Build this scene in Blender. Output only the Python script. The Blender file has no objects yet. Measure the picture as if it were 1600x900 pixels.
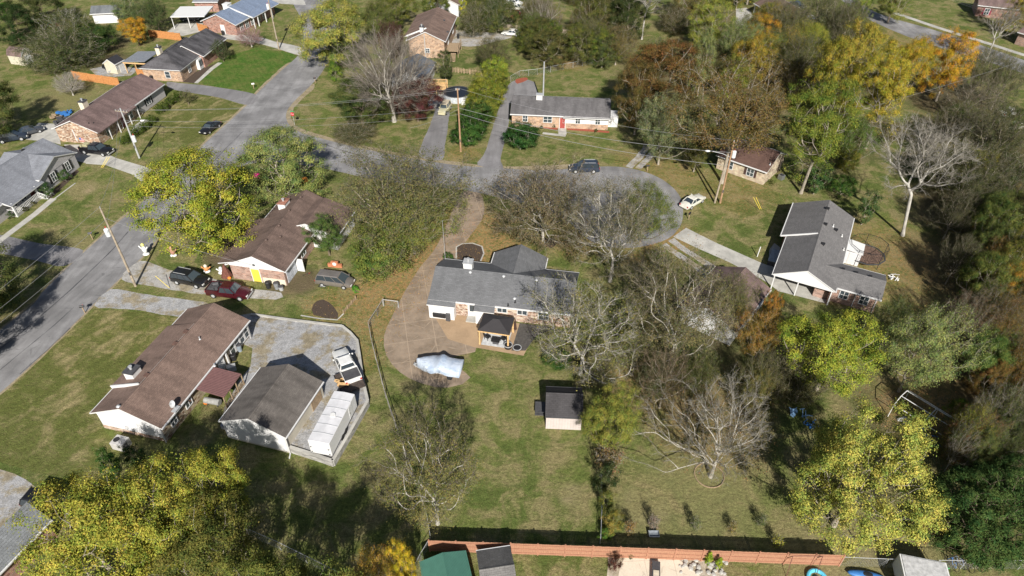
import bpy, bmesh, math, random
import numpy as np
from mathutils import Vector, Matrix
R = math.radians
scn = bpy.context.scene
# ------------------------------------------------------------------ camera, world, sun
CAMH = 58.0; FPX = 1067.0; TILT = R(39.6)
cam_d = bpy.data.cameras.new('camera'); cam = bpy.data.objects.new('camera', cam_d)
scn.collection.objects.link(cam); scn.camera = cam
cam.location = (0, 0, CAMH); cam.rotation_euler = (R(90) - TILT, 0, 0)
cam_d.sensor_width = 36; cam_d.lens = 36 * FPX / 1600; cam_d.clip_end = 6000; cam_d.clip_start = 0.5
SUN_EL = R(35.5); SUN_AZ = R(6.0)      # the sun stands behind the camera, a little to its right
sdir = Vector((math.sin(SUN_AZ) * math.cos(SUN_EL), -math.cos(SUN_AZ) * math.cos(SUN_EL), math.sin(SUN_EL)))
w = bpy.data.worlds.new('World'); scn.world = w; w.use_nodes = True
nt = w.node_tree; sky = nt.nodes.new('ShaderNodeTexSky'); sky.sky_type = 'NISHITA'; sky.sun_disc = False
sky.sun_elevation = SUN_EL; sky.sun_rotation = math.pi - SUN_AZ
sky.air_density = 1.0; sky.dust_density = 1.2
bg = nt.nodes['Background']; bg.inputs['Strength'].default_value = 0.05
nt.links.new(sky.outputs['Color'], bg.inputs['Color'])
sun_d = bpy.data.lights.new('sun', 'SUN'); sun_d.energy = 5.0; sun_d.angle = R(0.53); sun_d.color = (1, 0.95, 0.87)
sun = bpy.data.objects.new('sun', sun_d); scn.collection.objects.link(sun)
sun.rotation_euler = (-sdir).to_track_quat('-Z', 'Y').to_euler()
scn.view_settings.view_transform = 'Standard'; scn.view_settings.look = 'None'
scn.view_settings.gamma = 1; scn.view_settings.exposure = 0.62
try: scn.view_settings.use_curve_mapping = False
except Exception: pass
scn.cycles.max_bounces = 6; scn.cycles.diffuse_bounces = 3; scn.cycles.transparent_max_bounces = 6
COL = scn.collection
random.seed(7)
_ct, _st = math.cos(TILT), math.sin(TILT)
def G(px, py, z=0.0):
    """ground (or height z) position seen at photograph pixel px,py"""
    dx = px - 800; dy = 450 - py
    d = (dx, FPX * _ct + dy * _st, -FPX * _st + dy * _ct)
    k = (z - CAMH) / d[2]
    return Vector((d[0] * k, d[1] * k))
def G3(px, py, z=0.0):
    g = G(px, py, z); return Vector((g.x, g.y, z))
def depth(x, y, z): return y * _ct + (CAMH - z) * _st

# ------------------------------------------------------------------ tagging and mesh helpers
def tag(o, label=None, cat=None, group=None, kind=None):
    if label: o['label'] = label
    if cat: o['category'] = cat
    if group: o['group'] = group
    if kind: o['kind'] = kind
    return o
def root(name, label, cat, loc=(0, 0, 0), rz=0.0, group=None):
    o = bpy.data.objects.new(name, None); COL.objects.link(o); o.empty_display_size = .3
    o.location = loc; o.rotation_euler = (0, 0, rz); return tag(o, label, cat, group)
class MB:
    def __init__(s): s.v = []; s.f = []; s.m = []
    def add(s, vs, fs, m=0, M=None):
        b = len(s.v)
        s.v += [tuple(M @ Vector(p)) for p in vs] if M is not None else [tuple(p) for p in vs]
        s.f += [tuple(i + b for i in f) for f in fs]; s.m += [m] * len(fs); return s
    def box(s, x0, x1, y0, y1, z0, z1, m=0, M=None):
        return s.add([(x0,y0,z0),(x1,y0,z0),(x1,y1,z0),(x0,y1,z0),(x0,y0,z1),(x1,y0,z1),(x1,y1,z1),(x0,y1,z1)],
                     [(0,3,2,1),(4,5,6,7),(0,1,5,4),(1,2,6,5),(2,3,7,6),(3,0,4,7)], m, M)
    def cbox(s, c, d, m=0, M=None, rz=0):
        T = Matrix.Translation(c) @ Matrix.Rotation(rz, 4, 'Z')
        if M is not None: T = M @ T
        return s.box(-d[0]/2, d[0]/2, -d[1]/2, d[1]/2, -d[2]/2, d[2]/2, m, T)
    def tube(s, p0, p1, r0, r1=None, n=8, m=0, M=None, cap=True):
        p0 = Vector(p0); p1 = Vector(p1); r1 = r0 if r1 is None else r1
        d = (p1 - p0).normalized(); a = d.orthogonal().normalized(); b = d.cross(a)
        vs = []
        for p, r in ((p0, r0), (p1, r1)):
            for i in range(n):
                t = 2 * math.pi * i / n; vs.append(p + a * (math.cos(t) * r) + b * (math.sin(t) * r))
        fs = [(i, (i+1) % n, n + (i+1) % n, n + i) for i in range(n)]
        if cap: fs += [tuple(range(n-1, -1, -1)), tuple(range(n, 2*n))]
        return s.add(vs, fs, m, M)
    def path(s, pts, r, n=5, m=0, M=None):
        for a, b in zip(pts[:-1], pts[1:]): s.tube(a, b, r, r, n, m, M)
        return s
    def bar(s, p0, p1, w_, h_, m=0, M=None):
        p0 = Vector(p0); p1 = Vector(p1); d = (p1-p0).normalized()
        up = Vector((0,0,1)) if abs(d.z) < .95 else Vector((1,0,0))
        a = d.cross(up).normalized() * w_/2; b = a.cross(d).normalized() * h_/2
        vs = [p0-a-b, p0+a-b, p0+a+b, p0-a+b, p1-a-b, p1+a-b, p1+a+b, p1-a+b]
        return s.add(vs, [(0,3,2,1),(4,5,6,7),(0,1,5,4),(1,2,6,5),(2,3,7,6),(3,0,4,7)], m, M)
    def prism(s, poly, z0, z1, m=0, M=None):
        n = len(poly)
        vs = [(p[0], p[1], z0) for p in poly] + [(p[0], p[1], z1) for p in poly]
        return s.add(vs, [tuple(range(n-1,-1,-1)), tuple(range(n, 2*n))] + [(i, (i+1)%n, n+(i+1)%n, n+i) for i in range(n)], m, M)
    def xprof(s, prof, x0, x1, m=0, M=None, mats=None):
        """profile in (y,z), extruded along x"""
        n = len(prof); b = len(s.f)
        vs = [(x0, p[0], p[1]) for p in prof] + [(x1, p[0], p[1]) for p in prof]
        s.add(vs, [tuple(range(n)), tuple(range(2*n-1, n-1, -1))] + [(i, n+i, n+(i+1)%n, (i+1)%n) for i in range(n)], m, M)
        if mats:
            for i, mm in enumerate(mats): s.m[b+i] = mm
        return s
    def ball(s, c, r, m=0, nu=10, nv=6, M=None, z0=-1.0):
        vs = []; fs = []
        for j in range(nv+1):
            ph = -math.pi/2 + math.pi * j / nv
            zz = max(math.sin(ph), z0)
            for i in range(nu):
                t = 2*math.pi*i/nu; vs.append((c[0]+r[0]*math.cos(ph)*math.cos(t), c[1]+r[1]*math.cos(ph)*math.sin(t), c[2]+r[2]*zz))
        for j in range(nv):
            for i in range(nu): fs.append((j*nu+i, j*nu+(i+1)%nu, (j+1)*nu+(i+1)%nu, (j+1)*nu+i))
        return s.add(vs, fs, m, M)
    def build(s, name, mats, parent=None, smooth=False, bevel=0.0, kind=None, loc=None, rz=0):
        me = bpy.data.meshes.new(name); me.from_pydata(s.v, [], s.f)
        if not isinstance(mats, (list, tuple)): mats = [mats]
        for mm in mats: me.materials.append(mm)
        me.polygons.foreach_set('material_index', s.m)
        bm = bmesh.new(); bm.from_mesh(me); bmesh.ops.recalc_face_normals(bm, faces=bm.faces); bm.to_mesh(me); bm.free()
        if smooth: me.polygons.foreach_set('use_smooth', [True]*len(me.polygons))
        me.update()
        o = bpy.data.objects.new(name, me); COL.objects.link(o)
        if parent: o.parent = parent
        if loc is not None: o.location = loc
        o.rotation_euler.z = rz
        if bevel:
            b = o.modifiers.new('bevel', 'BEVEL'); b.width = bevel; b.segments = 2; b.limit_method = 'ANGLE'
        if kind: o['kind'] = kind
        return o
def np_mesh(name, verts, quads, mat):
    me = bpy.data.meshes.new(name); verts = np.asarray(verts, np.float32).reshape(-1, 3); quads = np.asarray(quads, np.int32)
    k = quads.shape[1]; n = len(quads)
    me.vertices.add(len(verts)); me.vertices.foreach_set('co', verts.ravel())
    me.loops.add(n*k); me.loops.foreach_set('vertex_index', quads.ravel())
    me.polygons.add(n); me.polygons.foreach_set('loop_start', np.arange(0, n*k, k, dtype=np.int32))
    try: me.polygons.foreach_set('loop_total', np.full(n, k, np.int32))
    except Exception: pass
    me.update(calc_edges=True); me.validate(); me.materials.append(mat); return me

# ------------------------------------------------------------------ materials
class N:
    def __init__(s, name):
        s.m = bpy.data.materials.new(name); s.m.use_nodes = True; s.t = s.m.node_tree
        s.b = s.t.nodes['Principled BSDF']; s.co = s.t.nodes.new('ShaderNodeTexCoord').outputs['Object']
    def nd(s, t, **k):
        n = s.t.nodes.new(t)
        for a, v in k.items(): setattr(n, a, v)
        return n
    def ln(s, a, b): s.t.links.new(a, b)
    def noise(s, scale, detail=4, rough=.6, co=None, mapping=None, dist=0):
        n = s.nd('ShaderNodeTexNoise'); n.inputs['Scale'].default_value = scale; n.inputs['Detail'].default_value = detail
        n.inputs['Roughness'].default_value = rough; n.inputs['Distortion'].default_value = dist
        c = co or s.co
        if mapping:
            mp = s.nd('ShaderNodeMapping'); mp.inputs['Scale'].default_value = mapping[:3]
            if len(mapping) > 3: mp.inputs['Rotation'].default_value[2] = mapping[3]
            s.ln(c, mp.inputs[0]); c = mp.outputs[0]
        s.ln(c, n.inputs['Vector']); return n.outputs['Fac']
    def vor(s, scale, feat='F1', out='Distance', co=None, mapping=None):
        n = s.nd('ShaderNodeTexVoronoi'); n.feature = feat; n.inputs['Scale'].default_value = scale
        c = co or s.co
        if mapping:
            mp = s.nd('ShaderNodeMapping'); mp.inputs['Scale'].default_value = mapping[:3]; s.ln(c, mp.inputs[0]); c = mp.outputs[0]
        s.ln(c, n.inputs['Vector']); return n.outputs[out]
    def ramp(s, fac, lo, hi, a=0.0, b=1.0):
        n = s.nd('ShaderNodeMapRange'); n.interpolation_type = 'SMOOTHSTEP'
        for i, v in enumerate((lo, hi, a, b)): n.inputs[i+1].default_value = v
        s.ln(fac, n.inputs[0]); return n.outputs[0]
    def mix(s, fac, a, b, mode='MIX'):
        n = s.nd('ShaderNodeMix'); n.data_type = 'RGBA'; n.blend_type = mode
        for sock, v in ((n.inputs[0], fac), (n.inputs[6], a), (n.inputs[7], b)):
            if isinstance(v, (int, float)): sock.default_value = v
            elif isinstance(v, tuple): sock.default_value = (*v[:3], 1)
            else: s.ln(v, sock)
        return n.outputs[2]
    def math(s, op, a, b=None):
        n = s.nd('ShaderNodeMath'); n.operation = op
        for i, v in enumerate((a, b)):
            if v is None: continue
            if isinstance(v, (int, float)): n.inputs[i].default_value = v
            else: s.ln(v, n.inputs[i])
        return n.outputs[0]
    def val(s, col, fac):
        """col * fac (grey)"""
        n = s.nd('ShaderNodeCombineColor')
        for i in range(3): s.ln(fac, n.inputs[i])
        return s.mix(1.0, col, n.outputs[0], 'MULTIPLY')
    def bump(s, h, dist=.05, strength=.5):
        n = s.nd('ShaderNodeBump'); n.inputs['Strength'].default_value = strength; n.inputs['Distance'].default_value = dist
        s.ln(h, n.inputs['Height']); s.ln(n.outputs[0], s.b.inputs['Normal'])
    def out(s, col, rough=.8, metal=0, spec=.3):
        if isinstance(col, tuple): s.b.inputs['Base Color'].default_value = (*col[:3], 1)
        else: s.ln(col, s.b.inputs['Base Color'])
        s.b.inputs['Roughness'].default_value = rough; s.b.inputs['Metallic'].default_value = metal
        s.b.inputs['Specular IOR Level'].default_value = spec; return s.m
def m_plain(name, col, rough=.7, metal=0, spec=.4, var=.25, scale=3.0):
    n = N(name); f = n.ramp(n.noise(scale, 5), .25, .75, 1-var, 1+var)
    return n.out(n.val(col, f), rough, metal, spec)
def m_shingle(name, col, var=.3, stain=.3, swap=False, spec=.25):
    n = N(name)
    br = n.nd('ShaderNodeTexBrick'); br.inputs['Scale'].default_value = 1.0
    br.inputs['Brick Width'].default_value = .45; br.inputs['Row Height'].default_value = .16; br.inputs['Mortar Size'].default_value = .012
    br.inputs['Color1'].default_value = (1.12,1.12,1.12,1); br.inputs['Color2'].default_value = (.84,.84,.84,1); br.inputs['Mortar'].default_value = (.6,.6,.6,1)
    br.inputs['Bias'].default_value = 0
    if swap:
        mp = n.nd('ShaderNodeMapping'); mp.inputs['Rotation'].default_value[2] = R(90); n.ln(n.co, mp.inputs[0]); n.ln(mp.outputs[0], br.inputs['Vector'])
    else: n.ln(n.co, br.inputs['Vector'])
    c = n.mix(.75, col, br.outputs['Color'], 'MULTIPLY')
    c = n.val(c, n.ramp(n.noise(9, 4, .8), .2, .8, 1-var, 1+var))
    c = n.val(c, n.ramp(n.noise(.5, 4, .6, mapping=(.35,1.4,1) if swap else (1.4,.35,1)), .3, .72, 1+stain*.4, 1-stain))
    n.bump(br.outputs['Fac'], .02, .4)
    return n.out(c, .9, 0, spec)
def m_brick(name, c1, c2, mortar=(.42,.38,.34), stone=False):
    n = N(name)
    # walls stand in the object's xz and yz planes: fold x+y into one running coordinate
    sx = n.nd('ShaderNodeSeparateXYZ'); n.ln(n.co, sx.inputs[0]); cb = n.nd('ShaderNodeCombineXYZ')
    n.ln(n.math('ADD', sx.outputs[0], sx.outputs[1]), cb.inputs[0]); n.ln(sx.outputs[2], cb.inputs[1]); co = cb.outputs[0]
    if stone:
        cells = n.vor(2.3, out='Color', co=co, mapping=(1, 2.2, 1)); sc = n.nd('ShaderNodeSeparateColor'); n.ln(cells, sc.inputs[0])
        edge = n.vor(2.3, 'DISTANCE_TO_EDGE', co=co, mapping=(1, 2.2, 1))
        c = n.mix(sc.outputs[0], c1, c2); c = n.mix(n.ramp(sc.outputs[1], .6, .75), c, (.5,.42,.33)); c = n.mix(n.ramp(sc.outputs[2], .75, .85), c, (.20,.12,.08))
        c = n.mix(n.ramp(edge, .02, .06, 1, 0), c, mortar)
    else:
        br = n.nd('ShaderNodeTexBrick'); br.inputs['Scale'].default_value = 1; br.inputs['Brick Width'].default_value = .24
        br.inputs['Row Height'].default_value = .085; br.inputs['Mortar Size'].default_value = .011
        br.inputs['Color1'].default_value = (*c1,1); br.inputs['Color2'].default_value = (*c2,1); br.inputs['Mortar'].default_value = (*mortar,1)
        n.ln(co, br.inputs['Vector']); c = br.outputs['Color']
        pat = n.vor(2.2, out='Color', co=co, mapping=(1,2.2,1)); sc = n.nd('ShaderNodeSeparateColor'); n.ln(pat, sc.inputs[0])
        c = n.mix(n.ramp(sc.outputs[0], .62, .8, 0, .4), c, tuple(min(.6, x*1.45) for x in c1))
        c = n.mix(n.ramp(sc.outputs[1], .7, .85, 0, .5), c, tuple(x*.5 for x in c2))
    c = n.val(c, n.ramp(n.noise(1.2, 4), .25, .75, .82, 1.15))
    return n.out(c, .9, 0, .2)
def m_siding(name, col, step=.2, vert=False):
    n = N(name); sx = n.nd('ShaderNodeSeparateXYZ'); n.ln(n.co, sx.inputs[0])
    v = n.math('ADD', sx.outputs[0], sx.outputs[1]) if vert else sx.outputs[2]
    f = n.math('FRACT', n.math('DIVIDE', v, step)); g = n.ramp(f, 0.0, .14, .72, 1.0)
    c = n.val(n.val(col, g), n.ramp(n.noise(1.5, 4), .25, .75, .9, 1.06)); n.bump(f, .02, .5)
    return n.out(c, .6, 0, .35)
def m_ground(name, base, tan, dark, tanw=.5, litter=(), dirt=(), worn=(), stripes=None):
    n = N(name)
    big = n.noise(.045, 5, .6); mid = n.noise(.35, 6, .65, dist=.6); fine = n.noise(3.0, 5, .75); grit = n.noise(11.0, 3, .8)
    c = n.mix(n.ramp(mid, .36, .62), dark, base)
    t = n.ramp(n.math('ADD', n.math('MULTIPLY', mid, .5), n.math('MULTIPLY', big, .5)), .57 - .12*tanw, .68 - .12*tanw, 0, 1)
    c = n.mix(n.math('MULTIPLY', t, n.ramp(fine, .3, .65, .35, 1)), c, tan)
    streak = n.noise(.9, 4, .6, mapping=(.35, 1.6, 1, R(20)))
    c = n.mix(n.ramp(streak, .52, .72, 0, .55), c, tan)
    if stripes:
        w_ = n.nd('ShaderNodeTexWave'); w_.inputs['Scale'].default_value = stripes[0]; w_.inputs['Distortion'].default_value = 1.5
        w_.inputs['Detail Scale'].default_value = .4
        mp = n.nd('ShaderNodeMapping'); mp.inputs['Rotation'].default_value[2] = stripes[1]; n.ln(n.co, mp.inputs[0]); n.ln(mp.outputs[0], w_.inputs['Vector'])
        c = n.mix(n.math('MULTIPLY', w_.outputs['Fac'], stripes[2]), c, tan)
    c = n.val(c, n.ramp(n.noise(1.3, 6, .75), .3, .7, .84, 1.16)); c = n.val(c, n.ramp(fine, .3, .7, .72, 1.28)); c = n.val(c, n.ramp(grit, .3, .7, .55, 1.45)); c = n.mix(n.ramp(n.vor(2.6), .05, .12, .5, 0), c, (.30,.25,.13))
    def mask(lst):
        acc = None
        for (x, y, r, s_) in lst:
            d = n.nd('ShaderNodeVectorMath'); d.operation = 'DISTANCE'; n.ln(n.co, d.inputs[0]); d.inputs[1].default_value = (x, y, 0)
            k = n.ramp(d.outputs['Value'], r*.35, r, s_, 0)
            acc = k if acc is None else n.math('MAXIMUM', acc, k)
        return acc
    if worn:
        k = n.math('MULTIPLY', mask(worn), n.ramp(mid, .38, .6)); c = n.mix(k, c, n.val((.30,.235,.14), n.ramp(fine, .2, .8, .7, 1.3)))
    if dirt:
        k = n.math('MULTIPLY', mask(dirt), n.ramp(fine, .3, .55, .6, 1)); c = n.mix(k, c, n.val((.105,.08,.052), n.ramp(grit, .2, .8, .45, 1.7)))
    if litter:
        sp = n.ramp(n.noise(2.2, 6, .8), .42, .56); k = n.math('MULTIPLY', mask(litter), sp)
        c = n.mix(k, c, n.val(n.mix(n.noise(1.1, 3), (.27,.145,.06), (.31,.215,.10)), n.ramp(grit, .2, .8, .55, 1.45)))
    spk = n.vor(1.4, mapping=(1,1,1)); c = n.mix(n.ramp(spk, .03, .06, .8, 0), c, (.42,.33,.2))
    n.bump(fine, .2, .8)
    return n.out(c, .95, 0, .05)
def m_asphalt(name, col=(.16,.16,.17), patch=.26, grain=.25):
    n = N(name); c = n.val(col, n.ramp(n.noise(.25, 5, .6), .3, .7, 1-patch, 1+patch)); c = n.val(c, n.ramp(n.noise(14, 3, .8), .2, .8, 1-grain, 1+grain))
    c = n.val(c, n.ramp(n.noise(.5, 4, .6, mapping=(1.6,.15,1,R(-42))), .35, .65, .88, 1.10)); c = n.mix(n.ramp(n.noise(.11, 2, .4), .56, .6, 0, .35), c, tuple(x*.72 for x in col))
    cr = n.vor(.16, 'DISTANCE_TO_EDGE'); c = n.mix(n.ramp(n.math('ADD', cr, n.math('MULTIPLY', n.noise(.6, 5), .12)), .056, .062, .3, 0), c, (.07,.07,.072))
    c = n.mix(n.ramp(n.noise(.8, 3, .5), .72, .76, 0, .45), c, (.09,.09,.09))
    return n.out(c, .92, 0, .2)
def m_concrete(name, col, stain=.25, joint=None, leaf=0):
    n = N(name); c = n.val(col, n.ramp(n.noise(.5, 6, .65), .3, .7, 1-stain, 1+stain*.6)); c = n.val(c, n.ramp(n.noise(9, 3, .8), .2, .8, .88, 1.12))
    if joint:
        br = n.nd('ShaderNodeTexBrick'); br.offset = 0; br.inputs['Scale'].default_value = 1; br.inputs['Brick Width'].default_value = joint[0]
        br.inputs['Row Height'].default_value = joint[1]; br.inputs['Mortar Size'].default_value = .035; mp = n.nd('ShaderNodeMapping')
        mp.inputs['Rotation'].default_value[2] = joint[2]; n.ln(n.co, mp.inputs[0]); n.ln(mp.outputs[0], br.inputs['Vector'])
        c = n.mix(n.math('MULTIPLY', br.outputs['Fac'], joint[4] if len(joint) > 4 else .6), c, joint[3])
        cr = n.vor(.28, 'DISTANCE_TO_EDGE'); c = n.mix(n.ramp(n.math('ADD', cr, n.math('MULTIPLY', n.noise(.5, 4), .2)), .085, .10, .45, 0), c, joint[3])
    if leaf: c = n.mix(n.ramp(n.noise(2.5, 6, .8), .55, .62, 0, leaf), c, (.33,.2,.1))
    return n.out(c, .9, 0, .2)
def m_gravel(name, col, tanmix=.4):
    n = N(name); c = n.mix(n.ramp(n.noise(.35, 6, .7), .47, .60, 0, tanmix), col, (.23,.185,.10)); c = n.val(c, n.ramp(n.noise(9, 4, .9), .3, .7, .55, 1.4))
    c = n.val(c, n.ramp(n.noise(1.2, 6, .75), .3, .7, .75, 1.2)); n.bump(n.noise(16, 2), .04, .6); return n.out(c, .95, 0, .1)
def m_leaf(name, trans=.2, hue=.022, lo=.72, hi=1.4):
    n = N(name); oi = n.nd('ShaderNodeObjectInfo'); ge = n.nd('ShaderNodeNewGeometry'); hs = n.nd('ShaderNodeHueSaturation')
    r = ge.outputs['Random Per Island']; n.ln(oi.outputs['Color'], hs.inputs['Color'])
    cl = n.noise(.42, 3, .6)
    n.ln(n.math('ADD', n.ramp(r, 0, 1, .5-hue, .5+hue), n.ramp(cl, .32, .68, hue*1.0, -hue*.8)), hs.inputs['Hue'])
    gr = n.ramp(n.noise(1.15, 3, .6), .46, .60, 0, .8); n.ln(n.mix(gr, oi.outputs['Color'], n.mix(1.0, oi.outputs['Color'], (.42,.66,.75), 'MULTIPLY')), hs.inputs['Color'])
    wn = n.nd('ShaderNodeTexWhiteNoise'); wn.noise_dimensions = '1D'; n.ln(r, wn.inputs['W'])
    n.ln(n.math('MULTIPLY', n.ramp(wn.outputs['Value'], 0, 1, lo, hi), n.ramp(cl, .3, .7, .75, 1.25)), hs.inputs['Value'])
    hs.inputs['Saturation'].default_value = 1.0
    d = n.nd('ShaderNodeBsdfDiffuse'); t = n.nd('ShaderNodeBsdfTranslucent'); mx = n.nd('ShaderNodeMixShader'); mx.inputs[0].default_value = trans
    n.ln(hs.outputs[0], d.inputs[0]); n.ln(hs.outputs[0], t.inputs[0]); n.ln(d.outputs[0], mx.inputs[1]); n.ln(t.outputs[0], mx.inputs[2])
    n.ln(mx.outputs[0], n.t.nodes['Material Output'].inputs['Surface']); n.t.nodes.remove(n.b); return n.m
def m_bark(name):
    n = N(name); oi = n.nd('ShaderNodeObjectInfo'); c = n.val(oi.outputs['Color'], n.ramp(n.noise(3, 5, .7, mapping=(1,1,.3)), .25, .75, .6, 1.3))
    return n.out(c, .95, 0, .1)
def m_glass(name='dark_glass', col=(.03,.04,.05)): 
    n = N(name); return n.out(col, .08, 0, .8)
M = {}
M['white'] = m_plain('white_paint', (.62,.62,.61), .55, var=.06)
M['trim'] = m_plain('white_trim', (.6,.6,.6), .5, var=.05)
M['cream'] = m_plain('cream_paint', (.62,.56,.44), .6, var=.08)
M['glass'] = m_glass(); M['pane'] = m_glass('window_pane', (.045,.06,.07))
M['metal'] = m_plain('grey_metal', (.32,.33,.34), .4, .7, var=.15)
M['galv'] = m_plain('galvanised_metal', (.45,.46,.47), .5, .3, var=.12)
M['black'] = m_plain('black_paint', (.02,.02,.022), .5, var=.2)
M['dgrey'] = m_plain('dark_grey', (.06,.06,.065), .6, var=.2)
M['rubber'] = m_plain('rubber', (.018,.018,.018), .9, var=.2)
M['wood'] = m_plain('weathered_wood', (.30,.22,.14), .85, var=.3, scale=5)
M['newwood'] = m_plain('new_wood', (.55,.36,.17), .8, var=.25, scale=5)
M['polewood'] = m_plain('pole_wood_orange', (.31,.19,.11), .9, var=.25, scale=2)
M['polegrey'] = m_plain('pole_wood_grey', (.30,.25,.19), .9, var=.3, scale=2)
M['wire'] = m_plain('wire', (.30,.30,.31), .5, .3, var=.05)
M['bark'] = m_bark('bark'); M['leaf'] = m_leaf('leaf'); M['needle'] = m_leaf('needle', .12, .02, .5, 1.5)
M['yellow'] = m_plain('yellow_plastic', (.66,.52,.07), .5, var=.08)
M['red'] = m_plain('red_paint', (.45,.03,.04), .5, var=.1)
M['orange'] = m_plain('orange_plastic', (.75,.22,.03), .5, var=.1)
M['blue'] = m_plain('blue_plastic', (.04,.16,.42), .5, var=.15)
M['skyblue'] = m_plain('sky_blue_plastic', (.10,.45,.62), .5, var=.15)
M['magenta'] = m_plain('magenta_plastic', (.55,.03,.18), .5, var=.1)
M['stonegrey'] = m_brick('block_wall', (.36,.35,.33), (.27,.26,.25), (.2,.2,.19))
M['mulch'] = m_plain('dark_mulch', (.06,.042,.03), .95, var=.5, scale=8)
M['redmulch'] = m_plain('red_mulch', (.26,.07,.04), .95, var=.35, scale=8)
M['rocks'] = m_brick('river_rocks', (.45,.40,.34), (.28,.25,.22), (.12,.1,.08), stone=True)
M['asphalt'] = m_asphalt('asphalt', (.205,.202,.205))
M['asphalt2'] = m_asphalt('drive_asphalt', (.19,.185,.19), .14)
M['conc'] = m_concrete('concrete', (.40,.39,.36))
M['conc2'] = m_concrete('aged_concrete', (.25,.195,.145), .28, (3.4, 3.4, R(-12), (.38,.30,.22), .75), .3)
M['patio'] = m_concrete('tan_patio', (.34,.24,.15), .15)
M['patio2'] = m_concrete('cream_patio', (.60,.53,.43), .05, (2.6, 2.6, R(-2), (.36,.31,.25), .5))
M['gravel'] = m_gravel('gravel', (.31,.31,.315), .75); M['gravel2'] = m_gravel('pale_gravel', (.34,.33,.315), .75)
GLIGHT, GDARK, GTAN = (.108,.132,.036), (.070,.096,.026), (.205,.178,.085)
# ------------------------------------------------------------------ trees: grown skeleton, tubes and real leaves
def skeleton(seed, H, ht, rx, rz, zc, n, bf=.45, shell=2.6, lobes=.22, lean=0.0, zmin=None, cone=0):
    rg = np.random.default_rng(seed)
    L = rg.normal(size=(22, 3)); L /= np.linalg.norm(L, axis=1)[:, None]; La = rg.uniform(-.9, 1.1, 22)
    d = rg.normal(size=(n*3, 3)); d /= np.linalg.norm(d, axis=1)[:, None]
    rr = rg.uniform(size=n*3) ** (1/shell)
    lob = 1 + lobes * (np.clip(d @ L.T, 0, 1)**9 * La).sum(1)
    P = d * (rr * lob)[:, None] * np.array([rx, rx, rz]) + np.array([0, 0, zc])
    if cone: P[:, :2] *= np.clip((H - P[:, 2:3]) / (H - ht) * 1.25, .03, 1.2)
    zm = ht*.6 if zmin is None else zmin
    P = P[(P[:, 2] > zm) & (P[:, 2] < H*1.03)][:n]; n = len(P)
    nodes = [np.array([0, 0, -.1])]; par = [-1]; ln = [0.0]
    k = max(2, int(ht / 1.0)); off = rg.normal(size=2) * .05
    for i in range(1, k+1):
        nodes.append(np.array([off[0]*i*.6 + lean*i/k, off[1]*i*.6, ht*i/k])); par.append(len(nodes)-2); ln.append(ht*i/k*.2)
    best = np.full(n, 1e9); bp = np.zeros(n, int); alive = np.ones(n, bool)
    def upd(idx):
        dd = np.linalg.norm(P - nodes[idx], axis=1) + bf*ln[idx]
        low = (P[:, 2] < nodes[idx][2] - .6) * 1.0          # branches rather rise than drop
        dd = dd + low * .8
        m = dd < best; best[m] = dd[m]; bp[m] = idx
    for i in range(max(1, k//2), k+1): upd(i)
    for _ in range(n):
        j = int(np.argmin(np.where(alive, best, 1e9))); alive[j] = False; q = bp[j]
        a = nodes[q]; b = P[j]; dist = np.linalg.norm(b - a); m = int(dist // .75)
        prev = q
        for s in range(1, m+1):
            t = s/(m+1); c = a + (b-a)*t + rg.normal(size=3)*.09 + np.array([0, 0, .12*math.sin(math.pi*t)*dist*.5])
            nodes.append(c); par.append(prev); ln.append(ln[prev] + dist/(m+1)); prev = len(nodes)-1; upd(prev)
        nodes.append(b); par.append(prev); ln.append(ln[prev] + dist/(m+1)); upd(len(nodes)-1)
    nodes = np.array(nodes); par = np.array(par)
    desc = np.ones(len(nodes))
    nch = np.zeros(len(nodes), int)
    for i in range(len(nodes)-1, 0, -1): desc[par[i]] += desc[i]; nch[par[i]] += 1
    # smooth the limbs a little
    for _ in range(2):
        sm = nodes.copy()
        acc = np.zeros_like(nodes); 
        big = np.zeros(len(nodes)); bi = np.full(len(nodes), -1)
        for i in range(1, len(nodes)):
            if desc[i] > big[par[i]]: big[par[i]] = desc[i]; bi[par[i]] = i
        for i in range(k+1, len(nodes)):
            if bi[i] >= 0: sm[i] = nodes[i]*.5 + nodes[par[i]]*.25 + nodes[bi[i]]*.25
        nodes = sm
    return nodes, par, desc, nch
def tubes(p0, p1, r0, r1, k):
    n = len(p0); d = p1 - p0; d /= np.maximum(np.linalg.norm(d, axis=1), 1e-6)[:, None]
    ref = np.where(np.abs(d[:, 2:3]) < .9, np.array([[0, 0, 1.]]), np.array([[1., 0, 0]]))
    a = np.cross(d, ref); a /= np.linalg.norm(a, axis=1)[:, None]; b = np.cross(d, a)
    t = np.arange(k) * 2*np.pi/k; c, s = np.cos(t), np.sin(t)
    ring = a[:, None, :]*c[None, :, None] + b[:, None, :]*s[None, :, None]
    V = np.concatenate([p0[:, None]+ring*r0[:, None, None], p1[:, None]+ring*r1[:, None, None]], 1)
    i = np.arange(k); q = np.stack([i, (i+1) % k, k+(i+1) % k, k+i], 1)
    return V.reshape(-1, 3), (q[None] + (np.arange(n)*2*k)[:, None, None]).reshape(-1, 4)
def join(parts):
    vs, fs, b = [], [], 0
    for v, f in parts:
        if len(v) == 0: continue
        vs.append(v); fs.append(f+b); b += len(v)
    return np.concatenate(vs), np.concatenate(fs)
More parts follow.
